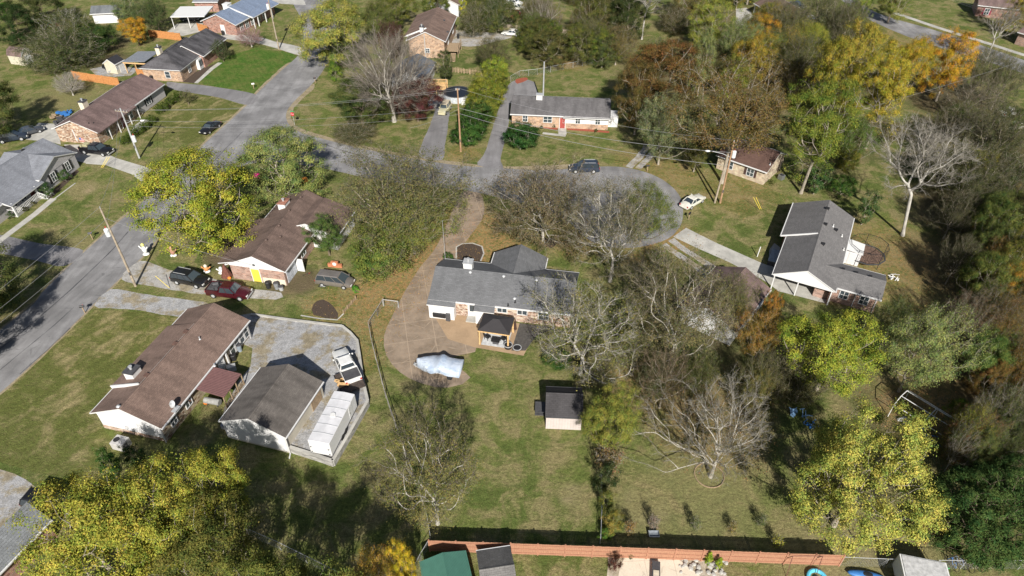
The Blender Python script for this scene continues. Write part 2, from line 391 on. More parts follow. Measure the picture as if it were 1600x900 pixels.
def leaves(rg, c, size, flat=.35, aspect=.6, dirs=None, out=None):
    n = len(c); nn = rg.normal(size=(n, 3)); nn[:, 2] = np.abs(nn[:, 2]) + flat
    if out is not None: nn = nn*.42 + out
    nn /= np.linalg.norm(nn, axis=1)[:, None]
    u = rg.normal(size=(n, 3)) if dirs is None else dirs + rg.normal(size=(n, 3))*.35
    u -= (u*nn).sum(1)[:, None]*nn; u /= np.maximum(np.linalg.norm(u, axis=1), 1e-6)[:, None]; v = np.cross(nn, u)
    s = size*rg.uniform(.65, 1.3, n)[:, None]
    V = np.stack([c-u*s*.5, c+v*s*.5*aspect+nn*s*.12, c+u*s*.5, c-v*s*.5*aspect+nn*s*.12], 1)
    return V.reshape(-1, 3), np.arange(n*4).reshape(n, 4)
PROTO = {}
def make_proto(key):
    k = dict(H=12, ht=2.4, rx=5.0, rz=5.2, zc=7.0, n=330, bf=.45, shell=3.4, lobes=.5, nleaf=46000, lsize=.175, spread=.42, rtip=.012, twigs=0,
             twl=.7, aspect=.6, needle=False, zmin=None, cone=0, seed=1, rexp=.46, lean=0, thick=.032)
    k.update(PSPEC[key]); rg = np.random.default_rng(k['seed']+99)
    nodes, par, desc, nch = skeleton(k['seed'], k['H'], k['ht'], k['rx'], k['rz'], k['zc'], k['n'], k['bf'], k['shell'], k['lobes'], k['lean'], k['zmin'], k['cone'])
    r = k['rtip'] * desc**k['rexp']
    e = np.arange(1, len(nodes)); p0 = nodes[par[e]]; p1 = nodes[e]; r1 = r[e]; r0 = np.minimum(r[par[e]], r1*1.35)
    r0 = np.where(p0[:, 2] < .5, r0*1.5, r0)
    def grp(m):
        out = []
        for lo, hi, s in ((.09, 9, 7), (.035, .09, 5), (0, .035, 3)):
            g = m & (r1 >= lo) & (r1 < hi)
            if g.any(): out.append(tubes(p0[g], p1[g], r0[g], r1[g], s))
        return out
    thick = r1 >= k['thick']; meshes = {}
    meshes['trunk'] = np_mesh('trunk', *join(grp(thick)), M['bark'])
    thin = grp(~thick)
    if k['twigs']:
        tips = np.where(r[1:] < .05)[0] + 1; tips = np.repeat(tips, k['twigs'])
        d = nodes[tips] - nodes[par[tips]]; d /= np.maximum(np.linalg.norm(d, axis=1), 1e-6)[:, None]
        out = nodes[tips] - np.array([0, 0, k['zc']*.55]); out /= np.linalg.norm(out, axis=1)[:, None]
        dd = d*.5 + out*.6 + rg.normal(size=d.shape)*.55; dd /= np.linalg.norm(dd, axis=1)[:, None]
        base = nodes[par[tips]] + (nodes[tips]-nodes[par[tips]])*rg.uniform(size=(len(tips), 1))
        l = k['twl']*rg.uniform(.5, 1.3, len(tips))[:, None]; mid = base + dd*l*.5; dd2 = dd + rg.normal(size=d.shape)*.35 ; end = mid + dd2*l*.5
        q = np.full(len(tips), .011)
        thin += [tubes(base, mid, q, q*.8, 3), tubes(mid, end, q*.8, q*.35, 3)]
        twig_ends = end
    if thin: meshes['branches'] = np_mesh('branches', *join(thin), M['bark'])
    if k['nleaf']:
        cand = np.where(nch == 0)[0] if not k['twigs'] else np.where(r < .03)[0]
        wt = rg.gamma(.9, 1.0, len(cand)) + .08; c = nodes[rg.choice(cand, k['nleaf'], p=wt/wt.sum())]
        if k['twigs'] : 
            h = k['nleaf']//2; c[:h] = twig_ends[rg.integers(0, len(twig_ends), h)]
        off = rg.normal(size=c.shape)*k['spread']; off[:, 2] *= .7; co = c - np.array([0, 0, k['zc']*.75]); co /= np.maximum(np.linalg.norm(co, axis=1), .1)[:, None]; on = off/np.maximum(np.linalg.norm(off, axis=1), .05)[:, None]; outv = on*.85 + co*.6 + np.array([0, 0, .25]); c = c + off
        dirs = None
        if k['needle']:
            dirs = c - np.array([0, 0, k['zc']*.6]); dirs /= np.linalg.norm(dirs, axis=1)[:, None]
        meshes['crown'] = np_mesh('crown', *leaves(rg, c, k['lsize'], aspect=k['aspect'], dirs=dirs, out=outv), M['needle'] if k['needle'] else M['leaf'])
    cc = c if k['nleaf'] else nodes; rad_ = np.hypot(cc[:, 0], cc[:, 1]); k['reff'] = float(np.percentile(rad_, 96)); k['H'] = float(np.percentile(cc[:, 2], 99.7))
    PROTO[key] = (k, meshes)
PSPEC = {
 'broad':   dict(seed=3),
 'round':   dict(seed=14, rx=5.2, rz=5.0, lobes=.5, n=380),
 'limbsleafy':dict(seed=237, H=15, rx=6.3, rz=5.8, zc=9.4, n=640, nleaf=20000, twigs=5, twl=.8, lobes=.6, lsize=.16, spread=.4, rtip=.013, ht=3.6, bf=.35, shell=2.2, rexp=.415),
 'tall':    dict(seed=215, H=18, ht=6.0, rx=5.2, rz=6.2, zc=12.2, n=380, nleaf=50000, spread=.44, shell=3.2, lobes=.55),
 'tallopen':dict(seed=226, H=20, ht=5.5, rx=7.0, rz=7.0, zc=13.0, n=620, nleaf=42000, twigs=3, lobes=.6, spread=.42, lsize=.18, rtip=.012, rexp=.43, zmin=6.5),
 'big':     dict(seed=25, H=14, rx=7.0, rz=6.2, zc=8.0, n=560, shell=3.4, nleaf=74000, lobes=.5, lsize=.185),
 'oval':    dict(seed=36, H=14, rx=4.4, rz=6.3, zc=7.8, n=420, lobes=.5, ht=2.2),
 'open':    dict(seed=47, H=12.5, rx=6.2, rz=5.0, zc=7.6, n=460, nleaf=34000, twigs=3, lobes=.55, spread=.36, lsize=.17, rtip=.012, rexp=.42),
 'sparse':  dict(seed=58, H=12, rx=6.4, rz=5.0, zc=7.0, n=800, nleaf=30000, twigs=4, lobes=.6, spread=.34, lsize=.155, shell=2.2, rtip=.011, rexp=.42),
 'sparser': dict(seed=69, H=12, rx=6.4, rz=5.0, zc=7.0, n=760, nleaf=13000, twigs=4, lobes=.6, spread=.28, lsize=.16, shell=2.3, rtip=.011, rexp=.42),
 'bare':    dict(seed=70, H=12, rx=6.2, rz=5.2, zc=6.8, n=760, nleaf=7000, twigs=5, lobes=.7, spread=.3, lsize=.14, rtip=.012, shell=2.4, ht=2.0, rexp=.41),
 'baretall':dict(seed=81, H=18, rx=5.6, rz=5.0, zc=13, n=800, nleaf=500, twigs=6, lobes=.5, lsize=.15, rtip=.013, ht=6.5, shell=2.2, rexp=.40),
 'limbs':   dict(seed=92, H=14, rx=6.3, rz=5.6, zc=8.6, n=420, nleaf=9000, twigs=6, twl=.9, lobes=.6, lsize=.16, spread=.45, rtip=.015, ht=3.0, bf=.35, shell=2.0, rexp=.41),
 'fan':     dict(seed=103, H=12, rx=6.0, rz=6.0, zc=6.5, n=700, nleaf=0, twigs=6, twl=1.0, lobes=.3, rtip=.012, ht=2.0, zmin=3.6, bf=.9, shell=3.0, rexp=.42),
 'shrub':   dict(seed=114, H=3.2, ht=.4, rx=1.9, rz=1.6, zc=1.6, n=90, nleaf=5600, lsize=.15, spread=.26, rtip=.008, zmin=.25, thick=.02),
 'bush':    dict(seed=125, H=5.5, ht=.5, rx=3.6, rz=2.9, zc=2.7, n=200, nleaf=16000, lsize=.18, spread=.34, lobes=.35, rtip=.009, zmin=.3, thick=.03),
 'spray':   dict(seed=136, H=6, ht=.4, rx=3.4, rz=3.4, zc=2.9, n=260, nleaf=17000, lsize=.34, aspect=.25, spread=.3, needle=True, zmin=.2, rtip=.01, thick=.03),
 'juniper': dict(seed=147, H=9.5, ht=.8, rx=5.6, rz=5.0, zc=4.4, n=420, nleaf=52000, lsize=.36, aspect=.2, spread=.38, needle=True, zmin=.4, rtip=.012, lobes=.4),
 'thicket': dict(seed=158, H=8, ht=.8, rx=5.0, rz=4.0, zc=4.0, n=700, nleaf=24000, twigs=3, lsize=.155, spread=.36, zmin=.4, rtip=.009, lobes=.5, shell=2.2),
 'slim':    dict(seed=169, H=7, ht=1.0, rx=1.6, rz=3.2, zc=4.0, n=130, nleaf=4200, lsize=.24, spread=.28, rtip=.011, thick=.03),
 'sapling': dict(seed=180, H=4.5, ht=1.2, rx=1.6, rz=1.7, zc=2.9, n=160, nleaf=1100, twigs=5, twl=.5, lsize=.2, spread=.25, rtip=.01, thick=.03),
 'cone':    dict(seed=191, H=2.6, ht=.2, rx=.8, rz=1.4, zc=1.2, n=60, nleaf=2600, lsize=.16, aspect=.4, spread=.1, zmin=.1, cone=1, rtip=.008, thick=.015, needle=True),
 'weedy':   dict(seed=202, H=3.0, ht=.3, rx=1.1, rz=1.4, zc=1.6, n=110, nleaf=900, twigs=4, twl=.5, lsize=.2, spread=.22, rtip=.008, zmin=.2, thick=.02),
}
_cp = {}
def tree(kind, cx, cy, wpx, h, col, label, base=None, group=None, bark=(.30,.27,.22), cat='tree', name=None, rot=None, wscale=1.0, twig=None, tilt=0):
    """crown centred on photograph pixel cx,cy and wpx wide; h metres tall"""
    if kind not in PROTO: make_proto(kind)
    k, ms = PROTO[kind]; sz = h / k['H']; zc = k['zc']*sz
    g = G(*base, 0) if base else G(cx, cy, zc)
    rad = wpx/2 * depth(g.x, g.y, zc) / FPX; sx = rad / k['reff'] * wscale
    t = root(name or ('shrub' if kind in ('shrub','bush','weedy','cone') else 'tree'), label, cat, (g.x, g.y, 0), random.uniform(0, 6.28) if rot is None else rot, group)
    if tilt: t.rotation_euler = (0, tilt, 0)
    for nm in ('trunk', 'branches', 'crown'):
        if nm not in ms: continue
        key = (kind, nm)
        if key in _cp: o = _cp[key].copy()
        else: o = bpy.data.objects.new(nm, ms[nm]); _cp[key] = o
        COL.objects.link(o); o.parent = t; o.scale = (sx, sx, sz)
        o.color = (*(col if nm == 'crown' else (twig or bark) if nm == 'branches' else bark), 1)
    return t

# ------------------------------------------------------------------ houses
class House:
    def __init__(s, name, label, A, B, C, ze, rise, cat='house', W=None, L=None, ext0=0.0, ext1=0.0, group=None):
        a = G(*A, ze); b = G(*B, ze); u = (b-a); Lm = u.length; u.normalize(); v = Vector((-u.y, u.x))
        if W is None: W = (G(*C, ze) - a).dot(v)
        if L: Lm = L
        a = a - u*ext0; Lm += ext0 + ext1
        s.L, s.W, s.ze, s.rise = Lm, W, ze, rise; s.l, s.w = Lm/2, W/2; s.ov = .4
        s.ang = math.atan2(u.y, u.x); c = a + u*Lm/2 + v*W/2; s.c = c
        s.root = root(name, label, cat, (c.x, c.y, 0), s.ang, group)
        s.inv = (Matrix.Translation((c.x, c.y, 0)) @ Matrix.Rotation(s.ang, 4, 'Z')).inverted()
    def loc(s, px, py, z=0): return s.inv @ G3(px, py, z)
    def part(s, mb, name, mats, **k): return mb.build(name, mats, s.root, **k)
    def gable(s, roof, wall, x0=None, x1=None, y0=None, y1=None, ze=None, rise=None, axis='x', gmat=None, ov=.4, walls=True, trim=None, zb=0, endmat=None, ovx=.3, ends=(1,1)):
        l, w_ = s.l, s.w; x0 = -l if x0 is None else x0; x1 = l if x1 is None else x1; y0 = -w_ if y0 is None else y0; y1 = w_ if y1 is None else y1
        ze = s.ze if ze is None else ze; rise = s.rise if rise is None else rise; trim = trim or M['trim']
        T = Matrix.Translation(((x0+x1)/2, (y0+y1)/2, 0)); lx, ly = (x1-x0)/2, (y1-y0)/2
        if axis == 'y': T = T @ Matrix.Rotation(R(90), 4, 'Z'); lx, ly = ly, lx
        zr = ze + rise; th = .16
        mb = MB(); prof = [(-ly, ze-th), (-ly, ze), (0, zr), (ly, ze), (ly, ze-th), (0, zr-th)]
        mb.xprof(prof, -lx, lx, 1, T, mats=[1, 1, 1, 0, 0, 1, 1, 1])
        s.part(mb, 'roof', [roof, trim])
        rc = MB(); rc.xprof([(-.16, zr-.16*rise/ly+.015), (0, zr+.03), (.16, zr-.16*rise/ly+.015), (0, zr-.05)], -lx+.01, lx-.01, 0, T); s.part(rc, 'ridge_cap', roof)
        for sy in (-1, 1):
            g = MB(); g.box(-lx-.01, lx+.01, min(sy*(ly+.01), sy*(ly+.11)), max(sy*(ly+.01), sy*(ly+.11)), ze-.17, ze-.03, 0, T); s.part(g, 'gutter', trim)
        if walls:
            wy = ly-ov; zi = ze + rise*ov/ly - th - .01; wx = lx-ovx
            mb = MB(); mb.xprof([(-wy, zb), (wy, zb), (wy, zi), (0, zr-th-.01), (-wy, zi)], -wx, wx, 0, T, mats=[1 if endmat else 0]*2 + [0]*5)
            s.part(mb, 'wall', [wall] + ([endmat] if endmat else []))
            if gmat:
                for sx, on in ((-1, ends[0]), (1, ends[1])):
                    if not on: continue
                    gb = MB(); e = wx*sx; zb_ = ze - .25
                    gb.xprof([(-wy-.02, zb_), (wy+.02, zb_), (wy+.02, zi-.005), (0, zr-th-.015), (-wy-.02, zi-.005)], min(e, e+.05*sx), max(e, e+.05*sx), 0, T)
                    s.part(gb, 'gable', gmat)
        return T
    def rz(s, y): return s.ze + s.rise*(1-abs(y)/s.w)
    def side(s, side, x0=None, x1=None, y0=None, y1=None, ov=.4, ovx=.3):
        l, w_ = s.l, s.w; x0 = -l if x0 is None else x0; x1 = l if x1 is None else x1; y0 = -w_ if y0 is None else y0; y1 = w_ if y1 is None else y1
        cx, cy = (x0+x1)/2, (y0+y1)/2
        if side == 'y0': return Matrix.Translation((cx, y0+ov, 0))
        if side == 'y1': return Matrix.Translation((cx, y1-ov, 0)) @ Matrix.Rotation(R(180), 4, 'Z')
        if side == 'x0': return Matrix.Translation((x0+ovx, cy, 0)) @ Matrix.Rotation(R(-90), 4, 'Z')
        if side == 'x1': return Matrix.Translation((x1-ovx, cy, 0)) @ Matrix.Rotation(R(90), 4, 'Z')
    # in a side frame: x runs right as seen from outside, -y points outwards
    def win(s, S, t, z, w_=1.0, h=1.2, frame=None, shut=None, mull=1, rail=1, proud=0.0):
        mb = MB(); f = .09; d0, d1 = -.07-proud, .05
        mb.box(t-w_/2-f, t+w_/2+f, d0, d1, z-f, z, 0, S); mb.box(t-w_/2-f, t+w_/2+f, d0, d1, z+h, z+h+f, 0, S)
        mb.box(t-w_/2-f, t-w_/2, d0, d1, z, z+h, 0, S); mb.box(t+w_/2, t+w_/2+f, d0, d1, z, z+h, 0, S)
        for i in range(mull):
            q = t - w_/2 + w_*(i+1)/(mull+1); mb.box(q-.035, q+.035, d0+.01, d1, z, z+h, 0, S)
        if rail: mb.box(t-w_/2, t+w_/2, d0+.02, d1, z+h/2-.03, z+h/2+.03, 0, S)
        o = s.part(mb, 'window', frame or M['trim'])
        pb = MB(); pb.box(t-w_/2+.002, t+w_/2-.002, -.03-proud, .045, z+.002, z+h-.002, 0, S); p = pb.build('pane', M['pane'], o)
        if shut:
            for q in (t-w_/2-f-.42, t+w_/2+f+.02):
                sb = MB(); sb.box(q, q+.24+.16, -.05-proud, .0, z-.05, z+h+.05, 0, S)
                for i in range(7): sb.box(q+.05, q+.35, -.062-proud, -.04-proud, z+.08+i*(h-.1)/7, z+.08+(i+.55)*(h-.1)/7, 0, S)
                s.part(sb, 'shutter', shut)
        return o
    def door(s, S, t, w_=.95, h=2.05, mat=None, z=.02, frame=None, glass=False, name='door'):
        mb = MB(); f = .1
        mb.box(t-w_/2, t+w_/2, -.05, .04, z, z+h, 0, S)
        for zz in (.25, 1.15):
            for q in (-.24, .24): mb.box(t+(q-.17)*w_, t+(q+.17)*w_, -.065, -.04, z+zz, z+zz+.7, 0, S)
        o = s.part(mb, name, mat or M['white'])
        fb = MB(); fb.box(t-w_/2-f, t-w_/2-.003, -.08, .03, 0, z+h+f, 0, S); fb.box(t+w_/2+.003, t+w_/2+f, -.08, .03, 0, z+h+f, 0, S); fb.box(t-w_/2, t+w_/2, -.08, .03, z+h+.004, z+h+f, 0, S)
        fb.build('frame', frame or M['trim'], o)
        hb = MB(); hb.ball(tuple(S @ Vector((t+w_*.4, -.09, z+1.0))), (.04,.04,.04), 0, 6, 4); hb.build('handle', M['metal'], o)
        if glass:
            gb = MB(); gb.box(t-w_*.36, t+w_*.36, -.07, -.03, z+.9, z+h-.12, 0, S); gb.build('glazing', M['pane'], o)
        return o
    def garage(s, S, t, w_=2.6, h=2.1, mat=None):
        mb = MB(); 
        for i in range(4): mb.box(t-w_/2, t+w_/2, -.05-.004*(i%2), .03, .03+i*h/4, .03+(i+1)*h/4-.02, 0, S)
        return s.part(mb, 'garage_door', mat or M['white'])
    def post(s, x, y, z1, mat=None, r=.08, z0=0, name='post'):
        mb = MB(); mb.box(x-r, x+r, y-r, y+r, z0, z1); return s.part(mb, name, mat or M['trim'])
    def chimney(s, x, y, w_=1.0, d=.7, h=1.1, mat=None, cap=None, flue=True, capw=.08, z0=None):
        z0 = s.rz(y)-.45 if z0 is None else z0; z1 = s.rz(y)+h
        mb = MB(); mb.box(x-w_/2, x+w_/2, y-d/2, y+d/2, z0, z1); o = s.part(mb, 'chimney', mat or M['white'])
        cb = MB(); cb.box(x-w_/2-capw, x+w_/2+capw, y-d/2-capw, y+d/2+capw, z1+.003, z1+.12); cb.build('cap', cap or M['dgrey'], o)
        if flue:
            fb = MB(); fb.tube((x, y, z1+.1), (x, y, z1+.45), .14, n=10); fb.tube((x, y, z1+.45), (x, y, z1+.52), .22, n=10); fb.build('flue', M['galv'], o)
        return o
    def vent(s, x, y, kind='pipe', mat=None):
        z = s.rz(y); mb = MB()
        if kind == 'pipe': mb.tube((x, y, z-.1), (x, y, z+.35), .07, n=8); mb.tube((x, y, z-.02), (x, y, z+.06), .16, .1, n=8)
        elif kind == 'box': mb.box(x-.2, x+.2, y-.2, y+.2, z-.12, z+.17); mb.box(x-.26, x+.26, y-.26, y+.26, z+.171, z+.2)
        else: mb.tube((x, y, z-.1), (x, y, z+.15), .13, n=10); mb.tube((x, y, z+.15), (x, y, z+.28), .23, .1, n=12)
        return s.part(mb, 'roof_vent', mat or M['metal'])
def hip_roof(H, roof, wall, x0, x1, y0, y1, ze, rise, run0, run1, ov=.4, base=True):
    ly = (y1-y0)/2; cy = (y0+y1)/2; th = .14
    mb = MB(); vs = [(x0,y0,ze),(x1,y0,ze),(x1,y1,ze),(x0,y1,ze),(x0+run0,cy,ze+rise),(x1-run1,cy,ze+rise),(x0,y0,ze-th),(x1,y0,ze-th),(x1,y1,ze-th),(x0,y1,ze-th)]
    mb.add(vs, [(0,1,5,4),(2,3,4,5),(3,0,4),(1,2,5)], 0); mb.add(vs, [(0,6,7,1),(1,7,8,2),(2,8,9,3),(3,9,6,0),(6,9,8,7)], 1)
    H.part(mb, 'roof', [roof, M['trim']])
    rb = MB()
    for a, b in ((0,4),(3,4),(1,5),(2,5),(4,5)): rb.bar(Vector(vs[a])+Vector((0,0,.0)), Vector(vs[b])+Vector((0,0,.0)), .28, .05)
    H.part(rb, 'ridge_cap', roof)
    if base:
        w_ = MB(); w_.box(x0+ov, x1-ov, y0+ov, y1-ov, 0, ze-th-.005); H.part(w_, 'wall', wall)
def sheet(name, pts, z, mat, kind='structure', smooth=True, px=True, jit=0.0, seed=0, skirt=None):
    P_ = [G(*p) for p in pts] if px else [Vector(p) for p in pts]
    rg = random.Random(seed)
    if smooth:
        out = []; n = len(P_)
        for i in range(n):
            a, b, c, d = P_[i-1], P_[i], P_[(i+1)%n], P_[(i+2)%n]
            m = max(2, min(14, int((c-b).length/1.2)))
            for j in range(m):
                t = j/m; t2, t3 = t*t, t*t*t
                out.append(.5*((2*b)+(c-a)*t+(2*a-5*b+4*c-d)*t2+(3*b-a-3*c+d)*t3) if smooth != 'lin' else b+(c-b)*t)
        P_ = out
    if jit: P_ = [p + Vector((rg.uniform(-jit, jit), rg.uniform(-jit, jit))) for p in P_]
    zf = z if callable(z) else (lambda x, y: z)
    bm = bmesh.new(); vs = [bm.verts.new((p.x, p.y, zf(p.x, p.y))) for p in P_]; f = bm.faces.new(vs)
    bm.normal_update()
    if f.normal.z < 0: f.normal_flip()
    bmesh.ops.triangulate(bm, faces=bm.faces, ngon_method='EAR_CLIP')
    if skirt is not None:
        ed = [e for e in bm.edges if len(e.link_faces) == 1]; r = bmesh.ops.extrude_edge_only(bm, edges=ed)
        for v in r['geom']:
            if isinstance(v, bmesh.types.BMVert): v.co.z = skirt
    me = bpy.data.meshes.new(name); bm.to_mesh(me); bm.free(); me.materials.append(mat)
    o = bpy.data.objects.new(name, me); COL.objects.link(o)
    if kind: o['kind'] = kind
    return o

# ------------------------------------------------------------------ vehicles
def paint(name, col, rough=.28, metal=.1):
    n = N(name); m = n.out(n.val(col, n.ramp(n.noise(1.5, 4), .3, .7, .88, 1.08)), rough, metal, .5); n.b.inputs['Coat Weight'].default_value = .4; return m
VK = { # x from rear(-) to front(+): list of (x, half width, z belt, z top-centre)
 'sedan':   dict(L=4.7, W=1.78, body=[(-2.35,.62,.62,.66),(-2.25,.80,.80,.86),(-1.5,.87,.88,.98),(-.6,.89,.90,.95),(.6,.89,.90,.95),(1.0,.88,.88,.98),(1.9,.82,.78,.86),(2.25,.70,.66,.70),(2.35,.55,.52,.55)], cab=(-1.55,1.05,-.75,.25,1.42), wx=1.4, wr=.32),
 'suv':     dict(L=5.0, W=1.95, body=[(-2.5,.80,.75,.80),(-2.42,.90,1.05,1.1),(-1.5,.97,1.12,1.15),(.6,.97,1.10,1.12),(1.1,.96,1.06,1.14),(2.1,.88,.94,1.04),(2.42,.76,.76,.84),(2.5,.6,.6,.62)], cab=(-2.4,1.2,-2.1,.35,1.80), wx=1.5, wr=.38),
 'minivan': dict(L=5.0, W=1.95, body=[(-2.5,.82,.75,.80),(-2.42,.92,1.0,1.05),(-1.5,.97,1.05,1.1),(.9,.97,1.02,1.05),(1.5,.95,.98,1.08),(2.2,.84,.80,.90),(2.45,.70,.62,.68),(2.5,.55,.5,.52)], cab=(-2.42,1.75,-2.15,.75,1.76), wx=1.52, wr=.33),
 'pickup':  dict(L=5.7, W=1.98, body=[(-2.85,.92,.9,.9),(-2.8,.97,1.08,1.08),(-.9,.98,1.10,1.10),(-.8,.98,1.10,1.12),(.9,.98,1.10,1.12),(1.25,.97,1.06,1.15),(2.5,.92,.98,1.10),(2.78,.84,.84,.9),(2.85,.7,.62,.64)], cab=(-.95,1.35,-.75,.65,1.82), wx=1.85, wr=.39),
 'jeep':    dict(L=4.0, W=1.75, body=[(-2.0,.82,.95,.95),(-1.95,.87,1.02,1.02),(.5,.87,1.05,1.06),(.9,.80,1.05,1.10),(1.85,.72,1.0,1.05),(2.0,.68,.92,.95)], cab=(-1.9,.62,-1.85,.45,1.80), wx=1.25, wr=.40),
}
VC = {}
def vehicle(kind, back, front, pm, label, name='parked_car', cat='car', group=None, z=0.0, roofm=None, bedload=None, rack=False, scale=1.0):
    a = G(*back, z); b = G(*front, z); c = (a+b)/2; ang = math.atan2(b.y-a.y, b.x-a.x); k = VK[kind]
    t = root(name, label, cat, (c.x, c.y, z), ang, group); t.scale = (scale,)*3
    zb = .28; mb = MB(); secs = k['body']; n = 12
    vs = []
    for (x, hw, zbt, zt) in secs:
        ring = [(-hw*.92, zb), (-hw, zb+.12), (-hw, zb+(zbt-zb)*.6), (-hw*.97, zbt-.05), (-hw*.86, zbt), (-hw*.4, zt)]
        ring = ring + [(-y, zz) for (y, zz) in reversed(ring)]
        vs += [(x, y, zz) for (y, zz) in ring]
    fs = []
    for i in range(len(secs)-1):
        for j in range(n): fs.append((i*n+j, i*n+(j+1) % n, (i+1)*n+(j+1) % n, (i+1)*n+j))
    fs += [tuple(range(n)), tuple(range((len(secs)-1)*n, len(secs)*n))]
    mb.add(vs, fs, 0)
    if kind == 'pickup':   # hollow the bed: drop a dark floor between raised side walls
        mb2 = MB()
        for sy in (-1, 1): mb2.box(-2.8, -1.0, sy*.97-.05 if sy > 0 else -.97, sy*.97 if sy > 0 else -.92, 1.0, 1.32)
        mb2.box(-2.83, -2.76, -.92, .92, .98, 1.30); mb2.box(-1.06, -.98, -.92, .92, 1.0, 1.34)
        mb2.build('bed_side', pm, t)
        fb = MB(); fb.box(-2.75, -1.07, -.915, .915, 1.09, 1.14); fb.build('bed_floor', M['dgrey'], t)
    body = mb.build('body', pm, t, smooth=True); mo = body.modifiers.new('edge', 'EDGE_SPLIT'); mo.split_angle = R(38)
    x0, x1, x2, x3, zt = k['cab']; zbt = secs[len(secs)//2][2] - .03; hw = secs[len(secs)//2][1]
    bw, tw = hw*.93, hw*.74
    lo = [(x0,-bw,zbt),(x1,-bw,zbt),(x1,bw,zbt),(x0,bw,zbt)]; hi = [(x2,-tw,zt-.07),(x3,-tw,zt-.07),(x3,tw,zt-.07),(x2,tw,zt-.07)]
    def lerp(p, q, f): return tuple(p[i]+(q[i]-p[i])*f for i in range(3))
    core = MB(); core.add(lo+hi, [(0,1,5,4),(1,2,6,5),(2,3,7,6),(3,0,4,7)], 0)
    gl = core.build('side_glass', M['glass'], t)
    # windscreen and rear window sit 1 cm proud, framed by pillars
    def panel(a_, b_, c_, d_, off, nm, m_, ins=.07):
        q = MB(); P4 = [Vector(p) for p in (a_, b_, c_, d_)]; nrm = (P4[1]-P4[0]).cross(P4[3]-P4[0]).normalized(); ce = sum(P4, Vector())/4
        if nrm.dot(ce-Vector(((x0+x1)/2, 0, zbt))) < 0: nrm = -nrm
        P4 = [p+(ce-p)*ins for p in P4]
        q.add([p+nrm*off for p in P4]+[p+nrm*(off-.03) for p in P4], [(0,1,2,3),(7,6,5,4),(0,4,5,1),(1,5,6,2),(2,6,7,3),(3,7,4,0)], 0); return q.build(nm, m_, t)
    panel(lo[1], lo[2], hi[2], hi[1], .012, 'windscreen', M['pane'], .09); panel(lo[0], lo[3], hi[3], hi[0], .012, 'rear_window', M['glass'], .1)
    pl = MB()
    for i in range(4): pl.bar(lerp(lo[i], hi[i], 0), lerp(lo[i], hi[i], 1), .09, .09)
    for sy in (0, 3):
        for f in ((.42,) if kind in ('sedan', 'pickup', 'jeep') else (.33, .66)):
            a_ = lerp(lo[0 if sy == 0 else 3], lo[1 if sy == 0 else 2], f+.05); b_ = lerp(hi[0 if sy == 0 else 3], hi[1 if sy == 0 else 2], f); pl.bar(a_, b_, .08, .05)
    pl.build('pillars', pm if kind != 'suv' else M['black'], t)
    rf = MB(); i0 = .10
    rf.add([(x2-.04,-tw-.02,zt-.09),(x3+.06,-tw-.02,zt-.09),(x3+.06,tw+.02,zt-.09),(x2-.04,tw+.02,zt-.09),(x2+i0,-tw*.86,zt),(x3-i0,-tw*.86,zt),(x3-i0,tw*.86,zt),(x2+i0,tw*.86,zt)],
           [(0,3,2,1),(4,5,6,7),(0,1,5,4),(1,2,6,5),(2,3,7,6),(3,0,4,7)], 0); rf.build('roof', roofm or pm, t)
    if rack:
        rk = MB()
        for sy in (-1, 1): rk.bar((x2+.3, sy*tw*.85, zt+.05), (x3-.3, sy*tw*.85, zt+.05), .05, .05)
        rk.build('roof_rack', M['galv'], t)
    for sx in (-1, 1):
        for sy in (-1, 1):
            wb = MB(); y = sy*(k['W']/2-.10); wb.tube((sx*k['wx'], y-.11, k['wr']), (sx*k['wx'], y+.11, k['wr']), k['wr'], n=16); wo = wb.build('wheel', M['rubber'], t)
            rb = MB(); rb.tube((sx*k['wx'], y+sy*.10, k['wr']), (sx*k['wx'], y+sy*.125, k['wr']), k['wr']*.6, n=12); rb.build('rim', M['galv'], wo)
    xe = secs[-2][0]; xr = secs[1][0]
    for sy in (-1, 1):
        hb = MB(); hb.cbox((xe+.02, sy*secs[-2][1]*.78, secs[-2][2]-.08), (.16, .34, .14)); hb.build('headlight', M['lamp'], t)
        tb = MB(); tb.cbox((xr-.03, sy*secs[1][1]*.86, secs[1][2]-.12), (.12, .2, .22)); tb.build('tail_light', M['taill'], t)
        ob = MB(); ob.cbox((x1-.15, sy*(hw+.12), zbt+.05), (.12, .2, .15)); ob.build('mirror', pm, t)
    for xx, ww in ((k['L']/2-.02, .8), (-k['L']/2+.02, .86)): bp = MB(); bp.cbox((xx, 0, .43), (.14, k['W']*ww, .2)); bp.build('bumper', M['galv'] if kind == 'pickup' else pm, t)
    return t
M['lamp'] = m_plain('lamp_glass', (.6,.6,.58), .2, var=.05); M['taill'] = m_plain('tail_light_red', (.35,.02,.02), .3, var=.05)
